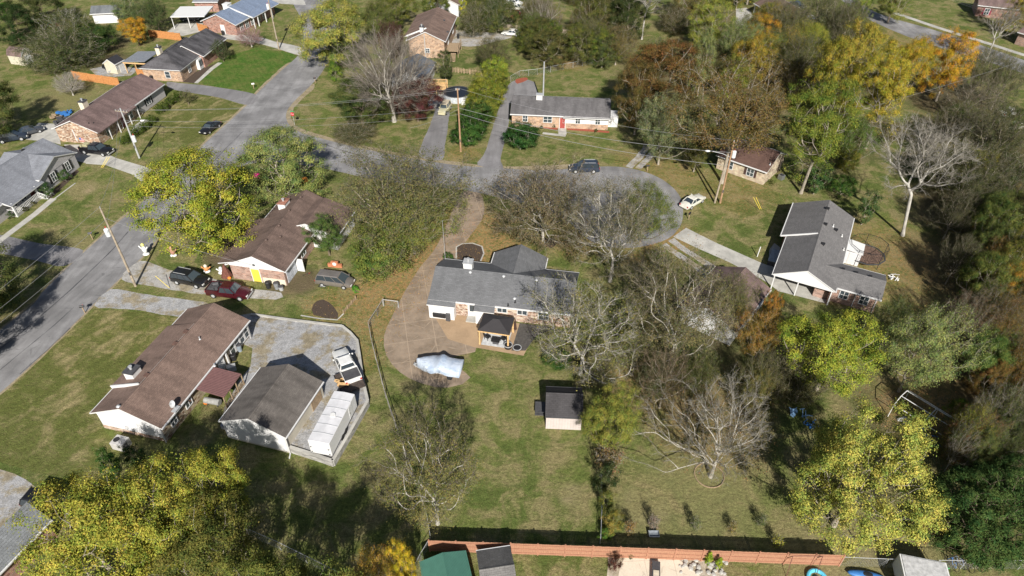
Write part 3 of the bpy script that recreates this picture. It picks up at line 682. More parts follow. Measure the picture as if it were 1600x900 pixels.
# ------------------------------------------------------------------ ground, roads, drives
def W(px, py, r, s=1.0): g = G(px, py); return (g.x, g.y, r, s)
litter = [W(690,350,6,1), W(675,400,7,1), W(640,440,7,1), W(765,390,8,1), W(745,350,6,.9), W(590,460,6,.9), W(590,500,5,.7), W(1040,270,9,.5), W(1150,300,9,.4), W(1050,370,5,.9),
          W(885,95,7,.9), W(905,85,7,.8), W(1370,400,13,.55), W(1400,440,9,.4), W(725,240,4,.6), W(860,320,6,.6), W(905,375,6,.7), W(520,480,5,.6), W(1460,650,8,.8), W(1110,660,8,.5), W(820,20,12,.5), W(560,560,4,.5), W(990,250,5,.4),W(1000,600,6,.6), W(1560,560,14,.6), W(1010,395,6,.6), W(1430,60,14,.4)]
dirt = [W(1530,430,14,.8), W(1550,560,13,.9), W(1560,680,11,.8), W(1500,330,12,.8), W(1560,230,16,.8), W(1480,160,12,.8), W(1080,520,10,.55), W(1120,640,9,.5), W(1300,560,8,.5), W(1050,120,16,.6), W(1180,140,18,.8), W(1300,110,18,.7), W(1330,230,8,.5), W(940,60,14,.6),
        W(160,70,9,.8), W(170,95,7,.8), W(100,60,14,.6), W(600,120,8,.5), W(750,50,9,.7), W(850,40,9,.7), W(470,440,4,.9), W(440,445,3.5,.8), W(350,400,4,.9), W(365,375,5,.9), W(1400,650,7,.6), W(1180,40,20,.6), W(905,555,4,.7),W(1290,740,5,.5)]
worn = [W(130,295,3.2,.9), W(80,480,6,.6), W(370,385,5,1), W(25,575,8,.3), W(100,155,10,.35), W(1090,770,9,.3), W(545,75,8,.5), W(1440,800,7,.5), W(510,350,4,.3), W(300,180,5,.5), W(335,450,5,.5), W(600,160,8,.4), W(895,775,2,.6), W(1280,880,6,.6), W(120,380,3,.5), W(1390,850,6,.7), W(640,30,9,.6), W(1010,790,4,.5)]
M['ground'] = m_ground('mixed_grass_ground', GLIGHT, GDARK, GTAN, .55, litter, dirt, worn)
gm = MB(); S_ = 3000; gm.add([(-S_,-400,0),(S_,-400,0),(S_,4000,0),(-S_,4000,0)], [(0,1,2,3)]); gm.build('ground', M['ground'], kind='structure')
M['lawn_tan'] = m_ground('dry_lawn', (.14,.14,.042), (.09,.105,.03), (.25,.21,.105), 1.15, stripes=(.22, R(35), .45))
M['lawn_green'] = m_ground('lush_lawn', (.065,.125,.022), (.05,.10,.018), (.12,.14,.04), .1, stripes=(.28, R(-30), .35))
sheet('lawn', [(2,612),(60,560),(148,484),(200,487),(262,487),(283,492),(140,648),(165,675),(190,700),(170,745),(120,745),(60,740),(0,722),(-40,700),(-60,660)], .004, M['lawn_tan'], smooth='lin')
sheet('lawn', [(310,130),(345,92),(400,75),(455,82),(465,90),(400,147),(360,140)], .004, M['lawn_green'], smooth='lin')
sheet('lawn', [(240,170),(275,140),(340,152),(384,166),(310,225),(205,218)], .004, M['lawn_tan'], smooth='lin')
# streets
road = [(-60,566),(0,516),(52,475),(75,447),(135,391),(175,355),(227,312),(322,222),(385,165),(400,147),(440,110),(467,85),(474,62),(470,30),(455,0),(445,-30),(505,-30),(520,0),(525,40),(520,80),(505,110),(487,132),(458,160),(447,178),(452,195),(470,207),(540,226),(620,243),(705,257),(785,263),
        (850,266),(905,262),(950,260),(985,263),(1020,273),(1048,290),(1064,310),(1067,325),(1065,348),(1052,367),(1032,378),(1000,386),(960,387),(925,378),(905,362),(890,348),(850,328),(800,314),(750,302),(720,297),(600,283),(500,262),(440,254),(400,254),(368,264),(330,290),(290,328),(245,375),(217,407),(172,450),(145,477),(60,560),(0,614),(-60,668)]
sheet('road', road, .008, M['asphalt'], jit=.03)
M['edge'] = m_gravel('road_edge_dirt', (.28,.235,.16), .5)
def strip(name, pts, width, z, mat, jit=0):
    P_ = [G(*p) for p in pts]; L_, R_ = [], []
    for i, p in enumerate(P_):
        d = (P_[min(i+1, len(P_)-1)] - P_[max(i-1, 0)]).normalized(); nn = Vector((-d.y, d.x))*width/2; L_.append(p+nn); R_.append(p-nn)
    return sheet(name, L_+R_[::-1], z, mat, smooth='lin', px=False, jit=jit)
sheet('road_verge', [(-60,562),(0,512),(52,471),(75,443),(135,387),(175,351),(227,308),(322,218),(385,161),(400,142),(450,98),(460,104),(400,153),(322,228),(227,318),(135,397),(75,453),(0,522),(-60,572)], .0045, M['edge'], jit=.12)
sheet('road_verge', [(-60,672),(0,618),(60,564),(145,481),(172,454),(217,411),(247,380),(292,334),(286,327),(240,371),(212,405),(168,446),(140,473),(56,556),(0,610),(-60,662)], .005, M['edge'], jit=.1)
sheet('road_verge', [(484,132),(455,160),(443,178),(448,197),(468,210),(540,229),(705,260),(785,266),(850,268),(905,264),(900,257),(785,260),(705,252),(620,238),(540,221),(474,202),(457,190),(455,178),(465,162),(492,136)], .0052, M['edge'], jit=.1)
for k_,pts in enumerate(([(-20,560),(30,522),(60,497),(110,453),(140,425),(178,388),(200,362)],[(0,578),(40,545),(85,508),(115,480)],[(262,330),(300,290),(345,240),(380,205)],[(470,212),(540,237),(640,262),(740,279)],[(30,585),(75,546),(110,512)])): strip('tar_seam', pts, .10 if k_ else .14, .010, M['dgrey'], jit=.05)
# far road top right
sheet('road', [(1310,-30),(1360,15),(1460,47),(1522,67),(1600,94),(1680,122),(1680,142),(1600,115),(1532,93),(1440,65),(1380,41),(1345,22),(1285,-25)], .008, M['asphalt'])
strip('pavement', [(1392,18),(1462,42),(1525,62),(1600,86),(1690,112)], 1.6, .012, M['conc'])
# driveways
sheet('driveway', [(762,225),(776,180),(790,140),(799,128),(815,124),(834,128),(840,146),(836,152),(800,158),(795,190),(788,222),(782,252),(786,264),(746,258),(756,242)], .012, M['asphalt2'], jit=.05)
sheet('driveway', [(660,222),(672,195),(684,160),(692,148),(704,150),(702,180),(696,222),(690,250),(655,244)], .012, M['asphalt2'], jit=.08)
sheet('driveway', [(135,249),(178,246),(238,264),(222,284),(205,272),(165,258),(134,256)], .012, M['conc'], smooth='lin')
sheet('driveway', [(100,226),(130,226),(180,246),(140,256),(112,250)], .013, M['conc'], smooth='lin')
sheet('driveway', [(48,205),(60,192),(98,194),(92,208),(95,226),(80,222),(40,218)], .013, M['conc'], smooth='lin')
sheet('driveway', [(262,128),(282,130),(330,135),(400,148),(388,164),(340,152),(280,142),(262,136)], .012, M['asphalt2'])
sheet('driveway', [(405,58),(430,65),(470,74),(468,86),(430,75),(395,66),(350,60),(352,52)], .012, M['conc'])
sheet('driveway', [(255,55),(275,38),(300,32),(318,35),(312,50),(286,56)], .012, M['conc'], smooth='lin')
sheet('driveway', [(420,-12),(470,-12),(478,8),(440,6),(425,2)], .012, M['conc'], smooth='lin')
sheet('driveway', [(-40,368),(0,367),(60,380),(130,391),(100,416),(60,408),(0,396),(-40,392)], .012, M['asphalt2'])
sheet('driveway', [(217,408),(240,412),(265,422),(300,428),(345,440),(395,452),(440,458),(430,468),(350,462),(300,458),(240,448),(190,436)], .012, M['gravel2'], jit=.12)
sheet('driveway', [(146,478),(172,452),(215,458),(262,465),(300,470),(330,476),(300,496),(270,494),(236,488),(200,483),(172,482)], .012, M['gravel'], jit=.1)
sheet('driveway', [(-60,735),(0,733),(40,750),(60,765),(110,800),(60,830),(0,830),(-60,830)], .012, M['gravel'], jit=.1)
sheet('driveway', [(1052,370),(1072,356),(1120,380),(1190,411),(1240,430),(1285,445),(1300,470),(1290,473),(1216,455),(1200,442),(1140,410),(1090,388)], .014, M['conc'], smooth='lin')
strip('driveway', [(1036,382),(1060,398),(1092,420),(1120,445)], 1.1, .012, M['gravel2'], jit=.12)
strip('driveway', [(1048,374),(1072,392),(1112,417),(1140,440)], 1.1, .012, M['gravel2'], jit=.12)
strip('driveway', [(982,262),(998,246),(1012,228)], 1.3, .012, M['gravel2'], jit=.15)
strip('driveway', [(996,264),(1013,247),(1024,230)], 1.1, .012, M['gravel2'], jit=.15)
sheet('driveway', [(705,48),(722,48),(745,50),(790,52),(800,58),(770,66),(745,72),(722,72),(705,66)], .012, M['gravel2'])
sheet('driveway', [(1290,474),(1216,455),(1205,444),(1210,425),(1300,448)], .018, M['conc'], smooth='lin')
sheet('driveway', [(722,299),(738,300),(751,303),(757,325),(752,345),(732,372),(716,398),(712,440),(740,520),(742,550),(700,560),(735,590),(700,606),(660,600),(625,582),(603,555),(600,525),(612,495),(636,450),(655,420),(682,385),(700,345)], .016, M['conc2'], jit=.03)
sheet('patio', [(675,488),(742,496),(860,512),(832,528),(818,556),(742,543),(700,530)], .020, M['patio'], smooth='lin')
sheet('patio', [(812,505),(870,512),(838,525),(821,548),(799,548)], .024, m_plain('dark_slate_patio', (.07,.065,.06), .85, var=.3), smooth='lin')
strip('path', [(84,310),(54,335),(26,356),(2,374),(-20,392)], 1.1, .014, M['conc'])
strip('path', [(118,286),(90,307),(84,311)], .25, .02, M['conc'])
strip('path', [(209,207),(217,195),(229,187)], 1.3, .012, M['conc']); strip('path', [(305,130),(330,108),(344,98)], 1.1, .012, M['conc'])
strip('path', [(848,208),(864,210),(884,212)], .8, .012, M['conc']); strip('path', [(878,198),(879,210)], 1.5, .016, M['conc'])
sheet('flower_bed', [(844,194),(874,198),(870,203),(844,200)], .018, M['redmulch'], smooth='lin'); sheet('flower_bed', [(886,199),(952,205),(952,208),(886,203)], .018, M['redmulch'], smooth='lin')
sheet('flower_bed', [(806,124),(822,121),(824,125),(808,131)], .018, M['redmulch'])
sheet('flower_bed', [(714,386),(722,382),(738,381),(752,386),(755,395),(750,408),(735,412),(715,404)], .018, M['mulch']); strip('bed_edging', [(713,404),(713,386),(722,381),(738,380),(753,385),(756,396),(751,408)], .2, .022, M['conc'])
sheet('flower_bed', [(846,372),(868,372),(872,380),(862,388),(842,382)], .018, M['mulch'], smooth='lin')
sheet('flower_bed', [(118,264),(124,268),(80,310),(72,308)], .016, M['mulch'], smooth='lin'); sheet('flower_bed', [(283,128),(300,115),(345,95),(335,100),(303,130)], .016, M['mulch'], smooth='lin')
sheet('flower_bed', [(490,475),(505,468),(522,480),(528,498),(490,492)], .016, M['mulch'])
sheet('flower_bed', [(856,540),(832,530),(826,560),(870,580)], .01, M['ground'], smooth='lin')
M['rockbed'] = m_gravel('river_rock_bed', (.40,.35,.28), .5)
sheet('rock_bed', [(1140,905),(1132,893),(1126,885),(1118,872),(1050,864),(950,862),(948,905)], .012, M['rockbed'], smooth='lin', jit=.1)
sheet('patio', [(975,871),(1056,871),(1100,905),(1095,930),(960,930),(968,890)], .05, M['patio2'], smooth='lin', skirt=0)
sheet('patio', [(1202,390),(1200,425),(1214,430),(1226,392),(1210,380)], .02, M['conc'], smooth='lin')
sheet('patio', [(668,158),(676,148),(694,145),(690,165),(680,170),(670,168)], .009, M['conc'], smooth='lin')
# raised gravel lot behind the retaining wall
_o = G(400, 500); _d = (G(540, 660) - _o); _dl = _d.length; _d.normalize()
def lotz(x, y): return max(.02, min(.75, .02 + .73 * ((Vector((x, y)) - _o).dot(_d)) / _dl))
lot = [(300,496),(335,500),(390,490),(415,492),(450,500),(485,504),(535,511),(548,522),(559,535),(563,560),(568,597),(576,632),(560,660),(522,724),(490,715),(456,704),(420,690),(380,680),(346,670),(352,640),(372,600),(392,575),(395,545)]
sheet('gravel_lot', lot, lambda x, y: lotz(x, y), M['gravel'], smooth='lin', jit=.05, skirt=-.1)
wallp = [(392,492),(450,501),(485,506),(535,513),(548,524),(559,537),(563,562),(568,599),(576,634),(549,682),(522,728),(490,717),(455,706)]
t = root('retaining_wall', 'low grey concrete block retaining wall round the raised gravel lot', 'wall', (*G(522,728), 0)); mb = MB(); cb = MB()
P_ = [G(*p) for p in wallp]
for a, b in zip(P_[:-1], P_[1:]):
    za, zb_ = lotz(*a)+.12, lotz(*b)+.12; o_ = Vector(t.location)
    d = (b-a).normalized(); nn = Vector((-d.y, d.x))*.13
    vs = [(*(a-nn), -.1), (*(b-nn), -.1), (*(b+nn), -.1), (*(a+nn), -.1), (*(a-nn), za), (*(b-nn), zb_), (*(b+nn), zb_), (*(a+nn), za)]
    mb.add([Vector(v)-o_ for v in vs], [(0,1,5,4),(1,2,6,5),(2,3,7,6),(3,0,4,7)]); nn *= 1.25
    vs = [(*(a-nn), za), (*(b-nn), zb_), (*(b+nn), zb_), (*(a+nn), za), (*(a-nn), za+.06), (*(b-nn), zb_+.06), (*(b+nn), zb_+.06), (*(a+nn), za+.06)]
    cb.add([Vector(v)-o_ for v in vs], [(0,3,2,1),(4,5,6,7),(0,1,5,4),(1,2,6,5),(2,3,7,6),(3,0,4,7)])
mb.build('wall', M['stonegrey'], t); cb.build('coping', M['conc'], t)

# ------------------------------------------------------------------ roof and wall finishes
S_brown = m_shingle('brown_shingles', (.185,.128,.105)); S_brown2 = m_shingle('dark_brown_shingles', (.150,.105,.088), .25, .35); S_garage = m_shingle('taupe_shingles', (.125,.112,.102), .2, .4)
S_grey = m_shingle('grey_shingles', (.135,.138,.145), .12, .15); S_grey5 = m_shingle('charcoal_shingles', (.155,.150,.150), .25, .12); S_grey5y = m_shingle('charcoal_shingles_wing', (.155,.150,.150), .25, .12, swap=True)
S_grey6 = m_shingle('slate_grey_shingles', (.120,.115,.118), .15, .3); S_blue = m_shingle('blue_grey_shingles', (.17,.215,.30), .2, .15); S_b11 = m_shingle('light_grey_shingles', (.20,.21,.235), .2, .2); S_b11y = m_shingle('light_grey_shingles_gable', (.20,.21,.235), .2, .2, swap=True)
S_mauve = m_shingle('mauve_brown_shingles', (.165,.115,.108), .15, .35); S_b9 = m_shingle('dark_grey_shingles', (.085,.082,.088), .2, .6); S_b16 = m_shingle('grey_tab_shingles', (.17,.18,.19), .35, .2)
B_red = m_brick('red_brick', (.30,.13,.09), (.22,.095,.07)); B_pink = m_brick('mixed_pink_brick', (.34,.20,.15), (.24,.13,.10)); B_tan = m_brick('mixed_tan_brick', (.40,.26,.16), (.30,.18,.11)); B_cream = m_brick('cream_brick', (.52,.41,.29), (.42,.31,.21))
ST_tan = m_brick('tan_fieldstone', (.42,.27,.20), (.33,.24,.19), (.45,.40,.35), stone=True); ST_brn = m_brick('patchy_brown_stone', (.42,.27,.17), (.26,.15,.10), (.42,.36,.3), stone=True); ST_buff = m_brick('buff_stone', (.40,.33,.22), (.33,.27,.18), (.3,.26,.2), stone=True)
SD_white = m_siding('white_siding', (.64,.64,.65)); SD_cream = m_siding('cream_siding', (.52,.48,.40)); SD_pink = m_siding('pale_pink_siding', (.50,.44,.42), .3, True); SD_grey = m_siding('pale_grey_siding', (.48,.46,.47)); SD_tan = m_siding('tan_siding', (.47,.37,.27)); SD_shed = m_siding('cream_panel_siding', (.52,.48,.38), .4, True)
SD_white_plain = m_plain('white_panel', (.64,.64,.64), .6, var=.04)
# B1 : near-left brown ranch
H = House('ranch_house', 'long brown-roofed ranch house with white gable and satellite dish, beside the street lawn', (252,670), (390,500), (140,646), 2.6, 1.85)
H.gable(S_brown, ST_buff, gmat=SD_white, ov=.45)
# stepped, shallower roof section in the middle of the street slope
mb = MB(); x0, x1 = -H.l+3.5, -H.l+13.3; w2 = H.w
mb.xprof([(.25, H.ze+H.rise-.08), (w2+.03, H.ze+.42), (w2+.03, H.ze+.02), (.25, H.ze+H.rise-.25)], x0, x1, 0, None, mats=[1,1,0,1,1,1]); H.part(mb, 'raised_roof', [S_brown, M['trim']])
mb = MB(); mb.bar((x0-.02,.3,H.ze+H.rise-.10),(x0-.02,w2+.05,H.ze+.30),.14,.34); H.part(mb, 'fascia', M['trim'])
H.chimney(-H.l+5.0, 2.3, 1.3, 1.1, 1.05)
for q in ((187,637),(267,537),(231,588),(303,522)): p = H.loc(*q, 4.3); H.vent(p.x, .25 if q[0] > 0 else p.y, 'box' if q[0] in (267,231,303) else 'cap', m_plain('brown_vent', (.12,.07,.055), .6) if q[0] in (267,231,303) else M['galv'])
for q in ((312,529),(330,558)): p = H.loc(*q, 3.9); H.vent(p.x, p.y, 'pipe', M['galv'])
p = H.loc(270,629,3.6); z = H.rz(p.y); mb = MB(); mb.tube((p.x,p.y,z),(p.x,p.y,z+.7),.035); mb.cbox((p.x-.1,p.y-.1,z+.05),(.9,.5,.06)); D = H.part(mb,'satellite_dish',M['galv'])
mb = MB(); Tm = Matrix.Translation((p.x-.15,p.y,z+.85)) @ Matrix.Rotation(R(-55),4,'Y'); mb.ball((0,0,0),(.42,.34,.08),0,14,6,Tm); mb.bar(Tm@Vector((0,0,0)),Tm@Vector((.1,0,.5)),.04,.04); mb.build('dish', M['galv'], D)
S0 = H.side('y0'); L2 = H.l
for t_, w_, h_ in ((-L2+2.0,.8,1.0),(-L2+4.6,.9,1.25),(-L2+8.0,.8,1.2)): H.win(S0, t_, .9, w_, h_)
for i in range(4): H.win(S0, L2-3.8+i*1.0, .5, .75, 1.55, mull=0)
for i in range(3): H.post(L2-5.3+i*2.6 if i < 1 else L2-.6-(i-1)*0, -H.w+.12, H.ze-.16)
H.door(S0, L2-6.2)
Sx = H.side('x0'); mb = MB(); mb.box(-H.w+.42, H.w-.42, -.045, .02, 0, .55, 0, Sx); H.part(mb, 'stone_base', ST_tan)
mb = MB(); mb.box(-H.w+.46, H.w-.46, -.035, .01, .56, 2.4, 0, Sx); H.part(mb, 'siding', SD_white)
mb = MB(); mb.tube(tuple(Sx@Vector((H.w-.5,-.12,0))), tuple(Sx@Vector((H.w-.5,-.12,2.5))), .06); H.part(mb, 'downspout', M['trim'])
S1 = H.side('y1'); H.door(S1, 1.0, mat=M['white']); 
for t_ in (-5,-2,4,6.5): H.win(S1, t_, .9, 1.3, 1.2)
# metal awning over the side patio, and things under it
a = root('patio_cover', 'ribbed reddish-brown metal patio cover on posts between house and garage', 'patio cover', (*G(341,622), 0), H.ang)
ai = (Matrix.Translation(a.location) @ Matrix.Rotation(H.ang,4,'Z')).inverted()
pc = [ai @ G3(*q, z) for q, z in (((306,608),2.35),((350,621),2.15),((377,584),2.15),((334,573),2.35))]
rb = MB(); m_awn = m_plain('red_brown_metal', (.20,.11,.105), .45, .2, var=.12)
rb.add([*pc, *[p_-Vector((0,0,.06)) for p_ in pc]], [(0,1,2,3),(7,6,5,4),(0,4,5,1),(1,5,6,2),(2,6,7,3),(3,7,4,0)])
for i in range(17): f = (i+.5)/17; rb.bar(pc[0].lerp(pc[3], f)+Vector((0,0,.02)), pc[1].lerp(pc[2], f)+Vector((0,0,.02)), .05, .045)
rb.build('roof', m_awn, a)
for i in range(4): q = pc[1].lerp(pc[2], i/3); mb = MB(); mb.box(q.x-.05,q.x+.05,q.y+.05,q.y+.15,0,q.z-.06); mb.build('post', M['wood'], a)
mb = MB(); q0, q1 = pc[1], pc[2]
for zz in (.25,.6,.95): mb.bar((q0.x,q0.y+.1,zz),(q1.x,q1.y+.1,zz),.04,.08)
for i in range(14): q = q0.lerp(q1,(i+.5)/14); mb.box(q.x-.025,q.x+.025,q.y+.08,q.y+.12,.1,.95)
mb.build('railing', M['wood'], a)
# garage
H = House('detached_garage', 'detached garage with taupe shingle roof and white gable, left of the white cargo trailer', (446,684), (505,596), (341,659), 2.75, 1.65, cat='garage')
H.gable(S_garage, SD_cream, gmat=SD_white_plain, ov=.25, ovx=.12)
S0 = H.side('y0', ov=.25); mb = MB(); mb.box(H.l-2.6, H.l-.6, -.06, .03, .3, 2.3, 0, S0); H.part(mb, 'door', M['wood'])
Sx = H.side('x0', ovx=.12); mb = MB(); mb.box(-H.w+.27, H.w-.27, -.03, .01, .25, 2.5, 0, Sx); H.part(mb, 'siding', SD_white_plain)
mb = MB(); mb.tube((-H.l+.05, -H.w+.1, .0), (-H.l+.05, -H.w+.1, 2.6), .06); mb.tube((-H.l+.05,-H.w+.1,.08),(-H.l-.5,-H.w-.1,.05),.07); H.part(mb, 'downspout', M['trim'])
# B3 : brown roof L-shaped house
H = House('brick_house', 'brown-roofed brick house with yellow door and white gable, left of the silver minivan', (445,425), (524,318), (350,415), 2.6, 1.9)
H.gable(S_brown2, B_pink, gmat=SD_white_plain)
TW = dict(x0=H.l-8.0, x1=H.l-1.0, y0=-H.w-3.6, y1=1.2)
H.gable(S_brown2, SD_white, ze=2.6, rise=1.55, gmat=SD_white_plain, ends=(1,0), **TW)
S2 = H.side('x0', **TW); mb = MB(); mb.box(-2.0, 2.0, -.05, .02, .1, 2.4, 0, S2); H.part(mb, 'siding', SD_white_plain); H.win(S2, .8, 1.0, .9, 1.0, proud=.05)
mb = MB(); mb.xprof([(H.w-2.0, 3.35),(H.w+1.1,2.62),(H.w+1.1,2.5),(H.w-2.0,3.2)], -H.l+0.02, H.l-6.2, 0, None, mats=[1,1,0,1,1,1]); H.part(mb, 'porch_roof', [S_brown2, M['trim']])
p = H.loc(442,312,4.7); H.chimney(p.x, p.y, 1.6, 1.1, .75, cap=B_red)
for q in ((471,313),(453,334),(437,357),(438,370),(417,380)): p = H.loc(*q, 4.0); H.vent(p.x, p.y, 'cap', m_plain('brown_vent2', (.09,.06,.05), .6))
Sx = H.side('x0'); H.door(Sx, -.3, mat=M['yellow'], w_=1.15, h=2.1, z=.05, frame=M['trim'])
mb = MB(); mb.tube(tuple(Sx@Vector((-.2,-.12,2.9))), tuple(Sx@Vector((-.2,-.02,2.9))), .2, n=12); H.part(mb, 'gable_vent', M['metal'])
mb = MB(); mb.box(.55, H.w-.5, -.05, .01, .02, .9, 0, Sx); H.part(mb, 'plaster_base', M['cream'])
S0 = H.side('y0'); H.garage(S0, -H.l+2.1, 2.6, 2.2, m_plain('pale_blue_grey_paint', (.5,.53,.58), .6)); mb = MB(); mb.box(-H.l+3.5, -H.l+3.6, -1.1, -.05, .05, 2.1, 0, S0); H.part(mb, 'door', M['white'])
for t_ in (-2.5,): H.win(S0, t_, .9, 1.2, 1.1)
S1 = H.side('y1')
for t_ in (-4,-1,3,6): H.win(S1, t_, .9, 1.3, 1.2)
for q, zz in (((479,290),3.3),((497,295),3.0)):
    p = H.loc(*q, zz); mb = MB(); mb.xprof([(p.y-1.0,2.5),(p.y,3.1),(p.y+1.0,2.5),(p.y,2.95)], H.l-.4, H.l+1.3); H.part(mb, 'entry_awning', M['galv'])
# B4 : central grey-roof house
H = House('ranch_house', 'grey-roofed stone and white ranch house at the centre with dark gazebo on its patio', (669,466.5), (895,492), (693,404), 2.6, 1.95)
H.gable(S_grey, ST_tan, gmat=SD_white_plain, ov=.45)
# garage and kitchen bays projecting to the patio, under the same slope
def bay(xa, xb, dy, wallm):
    k_ = H.rise/H.w; mb = MB(); y_ = -H.w-dy; ze_ = H.ze - k_*dy
    mb.xprof([(-H.w+.3, H.ze+k_*.3+.012), (y_, ze_+.012), (y_, ze_-.14), (-H.w+.3, H.ze-.05)], xa, xb, 0, None, mats=[1,1,0,1,1,1]); H.part(mb, 'bay_roof', [S_grey, M['trim']])
    wb = MB(); wb.box(xa+.2, xb-.15, y_+.12, -H.w+.42, 0, ze_-.15); H.part(wb, 'bay_wall', wallm)
p0 = H.loc(671,474,2.3).x; p1 = H.loc(711,478,2.3).x; bay(-H.l-.05, p1, .75, SD_white_plain)
p2 = H.loc(740,484,2.3).x; p3 = H.loc(772,487,2.3).x; bay(p2, p3, .9, SD_white_plain)
S0 = H.side('y0', ov=.45); H.door(S0, (p1+p2)/2+.75, glass=True)
mb = MB(); mb.box((p1+p2)/2+.1,(p1+p2)/2+1.4,-1.15,-.02,0,.16,0,S0); H.part(mb, 'step', M['conc'])
for q in ((784,483),(815.5,487)): p = H.loc(*q,2.0); H.win(S0, p.x, 1.35, 1.15, .65, rail=0)
p = H.loc(849,493,1.7); H.win(S0, p.x, .95, 1.2, 1.15)
for q in ((735,428),(787,434),(838,440),(804,457)): p = H.loc(*q,4.2); H.vent(p.x, p.y, 'cap', M['galv'])
for q in ((794,475),(805,472)): p = H.loc(*q,3.0); H.vent(p.x, p.y, 'pipe', M['black'])
p = H.loc(732,411,5); H.chimney(p.x, p.y-.1, 1.1, 1.0, 1.05, cap=M['galv'])
xg = H.loc(809,400,4.5).x; T_ = dict(x0=xg-3.6, x1=xg+3.6, y0=.3, y1=H.w+2.6)
H.gable(m_shingle('grey_shingles_wing', (.135,.138,.145), .12, .15, swap=True), ST_tan, axis='y', rise=1.75, **T_)
mb = MB(); mb.tube((-H.l+.2,H.w-.3,2.5),(-H.l+.2,H.w-.3,9.0),.03,.02); H.part(mb, 'antenna_mast', M['galv'])
Sx = H.side('x0'); mb = MB(); mb.box(-1.2,1.2,-.3,-.02,.3,2.2,0,Sx); H.part(mb, 'siding', SD_white_plain)
# B5 : right charcoal house with carport and wing
H = House('brick_house', 'charcoal-roofed brick house with open carport gable, right of the cul-de-sac', (1308,448), (1335.5,336.7), (1215.5,430), 2.6, 1.9, W=7.8, ext0=1.1, ext1=-.7)
H.gable(S_grey5, B_red, walls=False)
wb = MB(); zi = H.ze+H.rise*.4/H.w-.17; wb.xprof([(-H.w+.4,0),(H.w-.4,0),(H.w-.4,zi),(0,H.ze+H.rise-.18),(-H.w+.4,zi)], -H.l+6.2, H.l-.3); H.part(wb, 'wall', B_red)
gb = MB(); gb.xprof([(-H.w+.1,H.ze-.28),(H.w-.1,H.ze-.28),(H.w-.1,zi-.08),(0,H.ze+H.rise-.18),(-H.w+.1,zi-.08)], -H.l+.08, -H.l+.2); H.part(gb, 'gable', SD_white_plain)
for x, y in ((-H.l+.3,H.w-.3),(-H.l+.3,.6),(-H.l+.3,-H.w+.4),(-H.l+3.2,H.w-.3),(-H.l+6,H.w-.3)): H.post(x,y,H.ze-.17,r=.07)
wb = MB(); wb.box(-H.l+.4,-H.l+6.2,-H.w+.4,-H.w+.6,0,2.4); H.part(wb,'wall',B_red)
# raised upper half of the left slope
k_ = H.rise/H.w; xs = -H.l+9.4
mb = MB(); mb.xprof([(.1, H.ze+H.rise-.02),(H.w+.75, H.ze+.02),(H.w+.75,H.ze-.15),(.1,H.ze+H.rise-.3)], xs, H.l+.02, 0, None, mats=[1,1,0,1,1,1]); H.part(mb,'raised_roof',[S_grey5,M['trim']])
mb = MB(); mb.bar((xs-.03,.2,H.ze+H.rise-.08),(xs-.03,H.w+.75,H.ze-.02),.14,.2); mb.bar((xs-.05,H.w+.8,H.ze-.03),(H.l+.03,H.w+.8,H.ze-.03),.12,.17); H.part(mb,'fascia',M['trim'])
wb = MB(); wb.box(xs+.3,H.l-.4,H.w-.5,H.w+.35,0,H.ze-.2); H.part(wb,'wall',B_red)
TWg = dict(x0=-H.l+.9, x1=-H.l+6.5, y0=-H.w-5.3, y1=-1.2)
H.gable(S_grey5y, B_pink, rise=1.0, axis='y', **TWg)
S2 = H.side('y0', x0=TWg['x0'], x1=TWg['x1'], y0=TWg['y0'], y1=TWg['y1'])
Sw = H.side('x0', x0=TWg['x0']+.1, x1=TWg['x1'], y0=TWg['y0'], y1=TWg['y1'])
cyw = (TWg['y0']+TWg['y1'])/2
for py in (-H.w-1.1, -H.w-3.5): H.win(Sw, cyw-py, .95, .95, 1.15, frame=M['trim'])
mb = MB(); q = cyw-(-H.w-2.4); mb.tube(tuple(Sw@Vector((q,-.08,.1))), tuple(Sw@Vector((q,-.08,2.4))), .06); mb.tube(tuple(Sw@Vector((cyw+H.w+4.8,-.08,.1))), tuple(Sw@Vector((cyw+H.w+4.8,-.08,2.4))), .06); H.part(mb,'downspout',M['trim'])
for q in ((1292,329),(1289,352),(1308,354),(1286,381)): p = H.loc(*q,4.2); H.vent(p.x,p.y,'box',M['black'])
for q in ((1302,353),(1318,362),(1322,380)): p = H.loc(*q,3.9); H.vent(p.x,p.y,'pipe',M['white'])
for q in ((1318,417),(1339,421),(1361,426)): p = H.loc(*q,3.5); mb = MB(); mb.cbox((-H.l+3.9,p.y,H.ze+1.0),(.35,.4,.16)); H.part(mb,'roof_vent',M['black'])
# lean-to, deck and screen on the right of that house
a = root('utility_shed', 'small white flat-topped shed against the charcoal-roofed house', 'shed', (*H.c.xy, 0) if False else tuple((Matrix.Translation((H.c.x,H.c.y,0)) @ Matrix.Rotation(H.ang,4,'Z')) @ Vector((2.6,-H.w-1.0,0))), H.ang)
mb = MB(); mb.box(-1.3,1.3,-1.1,1.0,0,2.0); mb.build('wall', SD_white, a); mb = MB(); mb.add([(-1.4,-1.25,2.0),(1.4,-1.25,2.0),(1.4,1.05,2.3),(-1.4,1.05,2.3),(-1.4,-1.25,2.08),(1.4,-1.25,2.08),(1.4,1.05,2.38),(-1.4,1.05,2.38)],[(0,3,2,1),(4,5,6,7),(0,1,5,4),(1,2,6,5),(2,3,7,6),(3,0,4,7)]); mb.build('roof', M['white'], a)
mb = MB(); mb.box(-1.34,-1.29,-.5,.4,.1,1.9); mb.build('door', M['trim'], a)
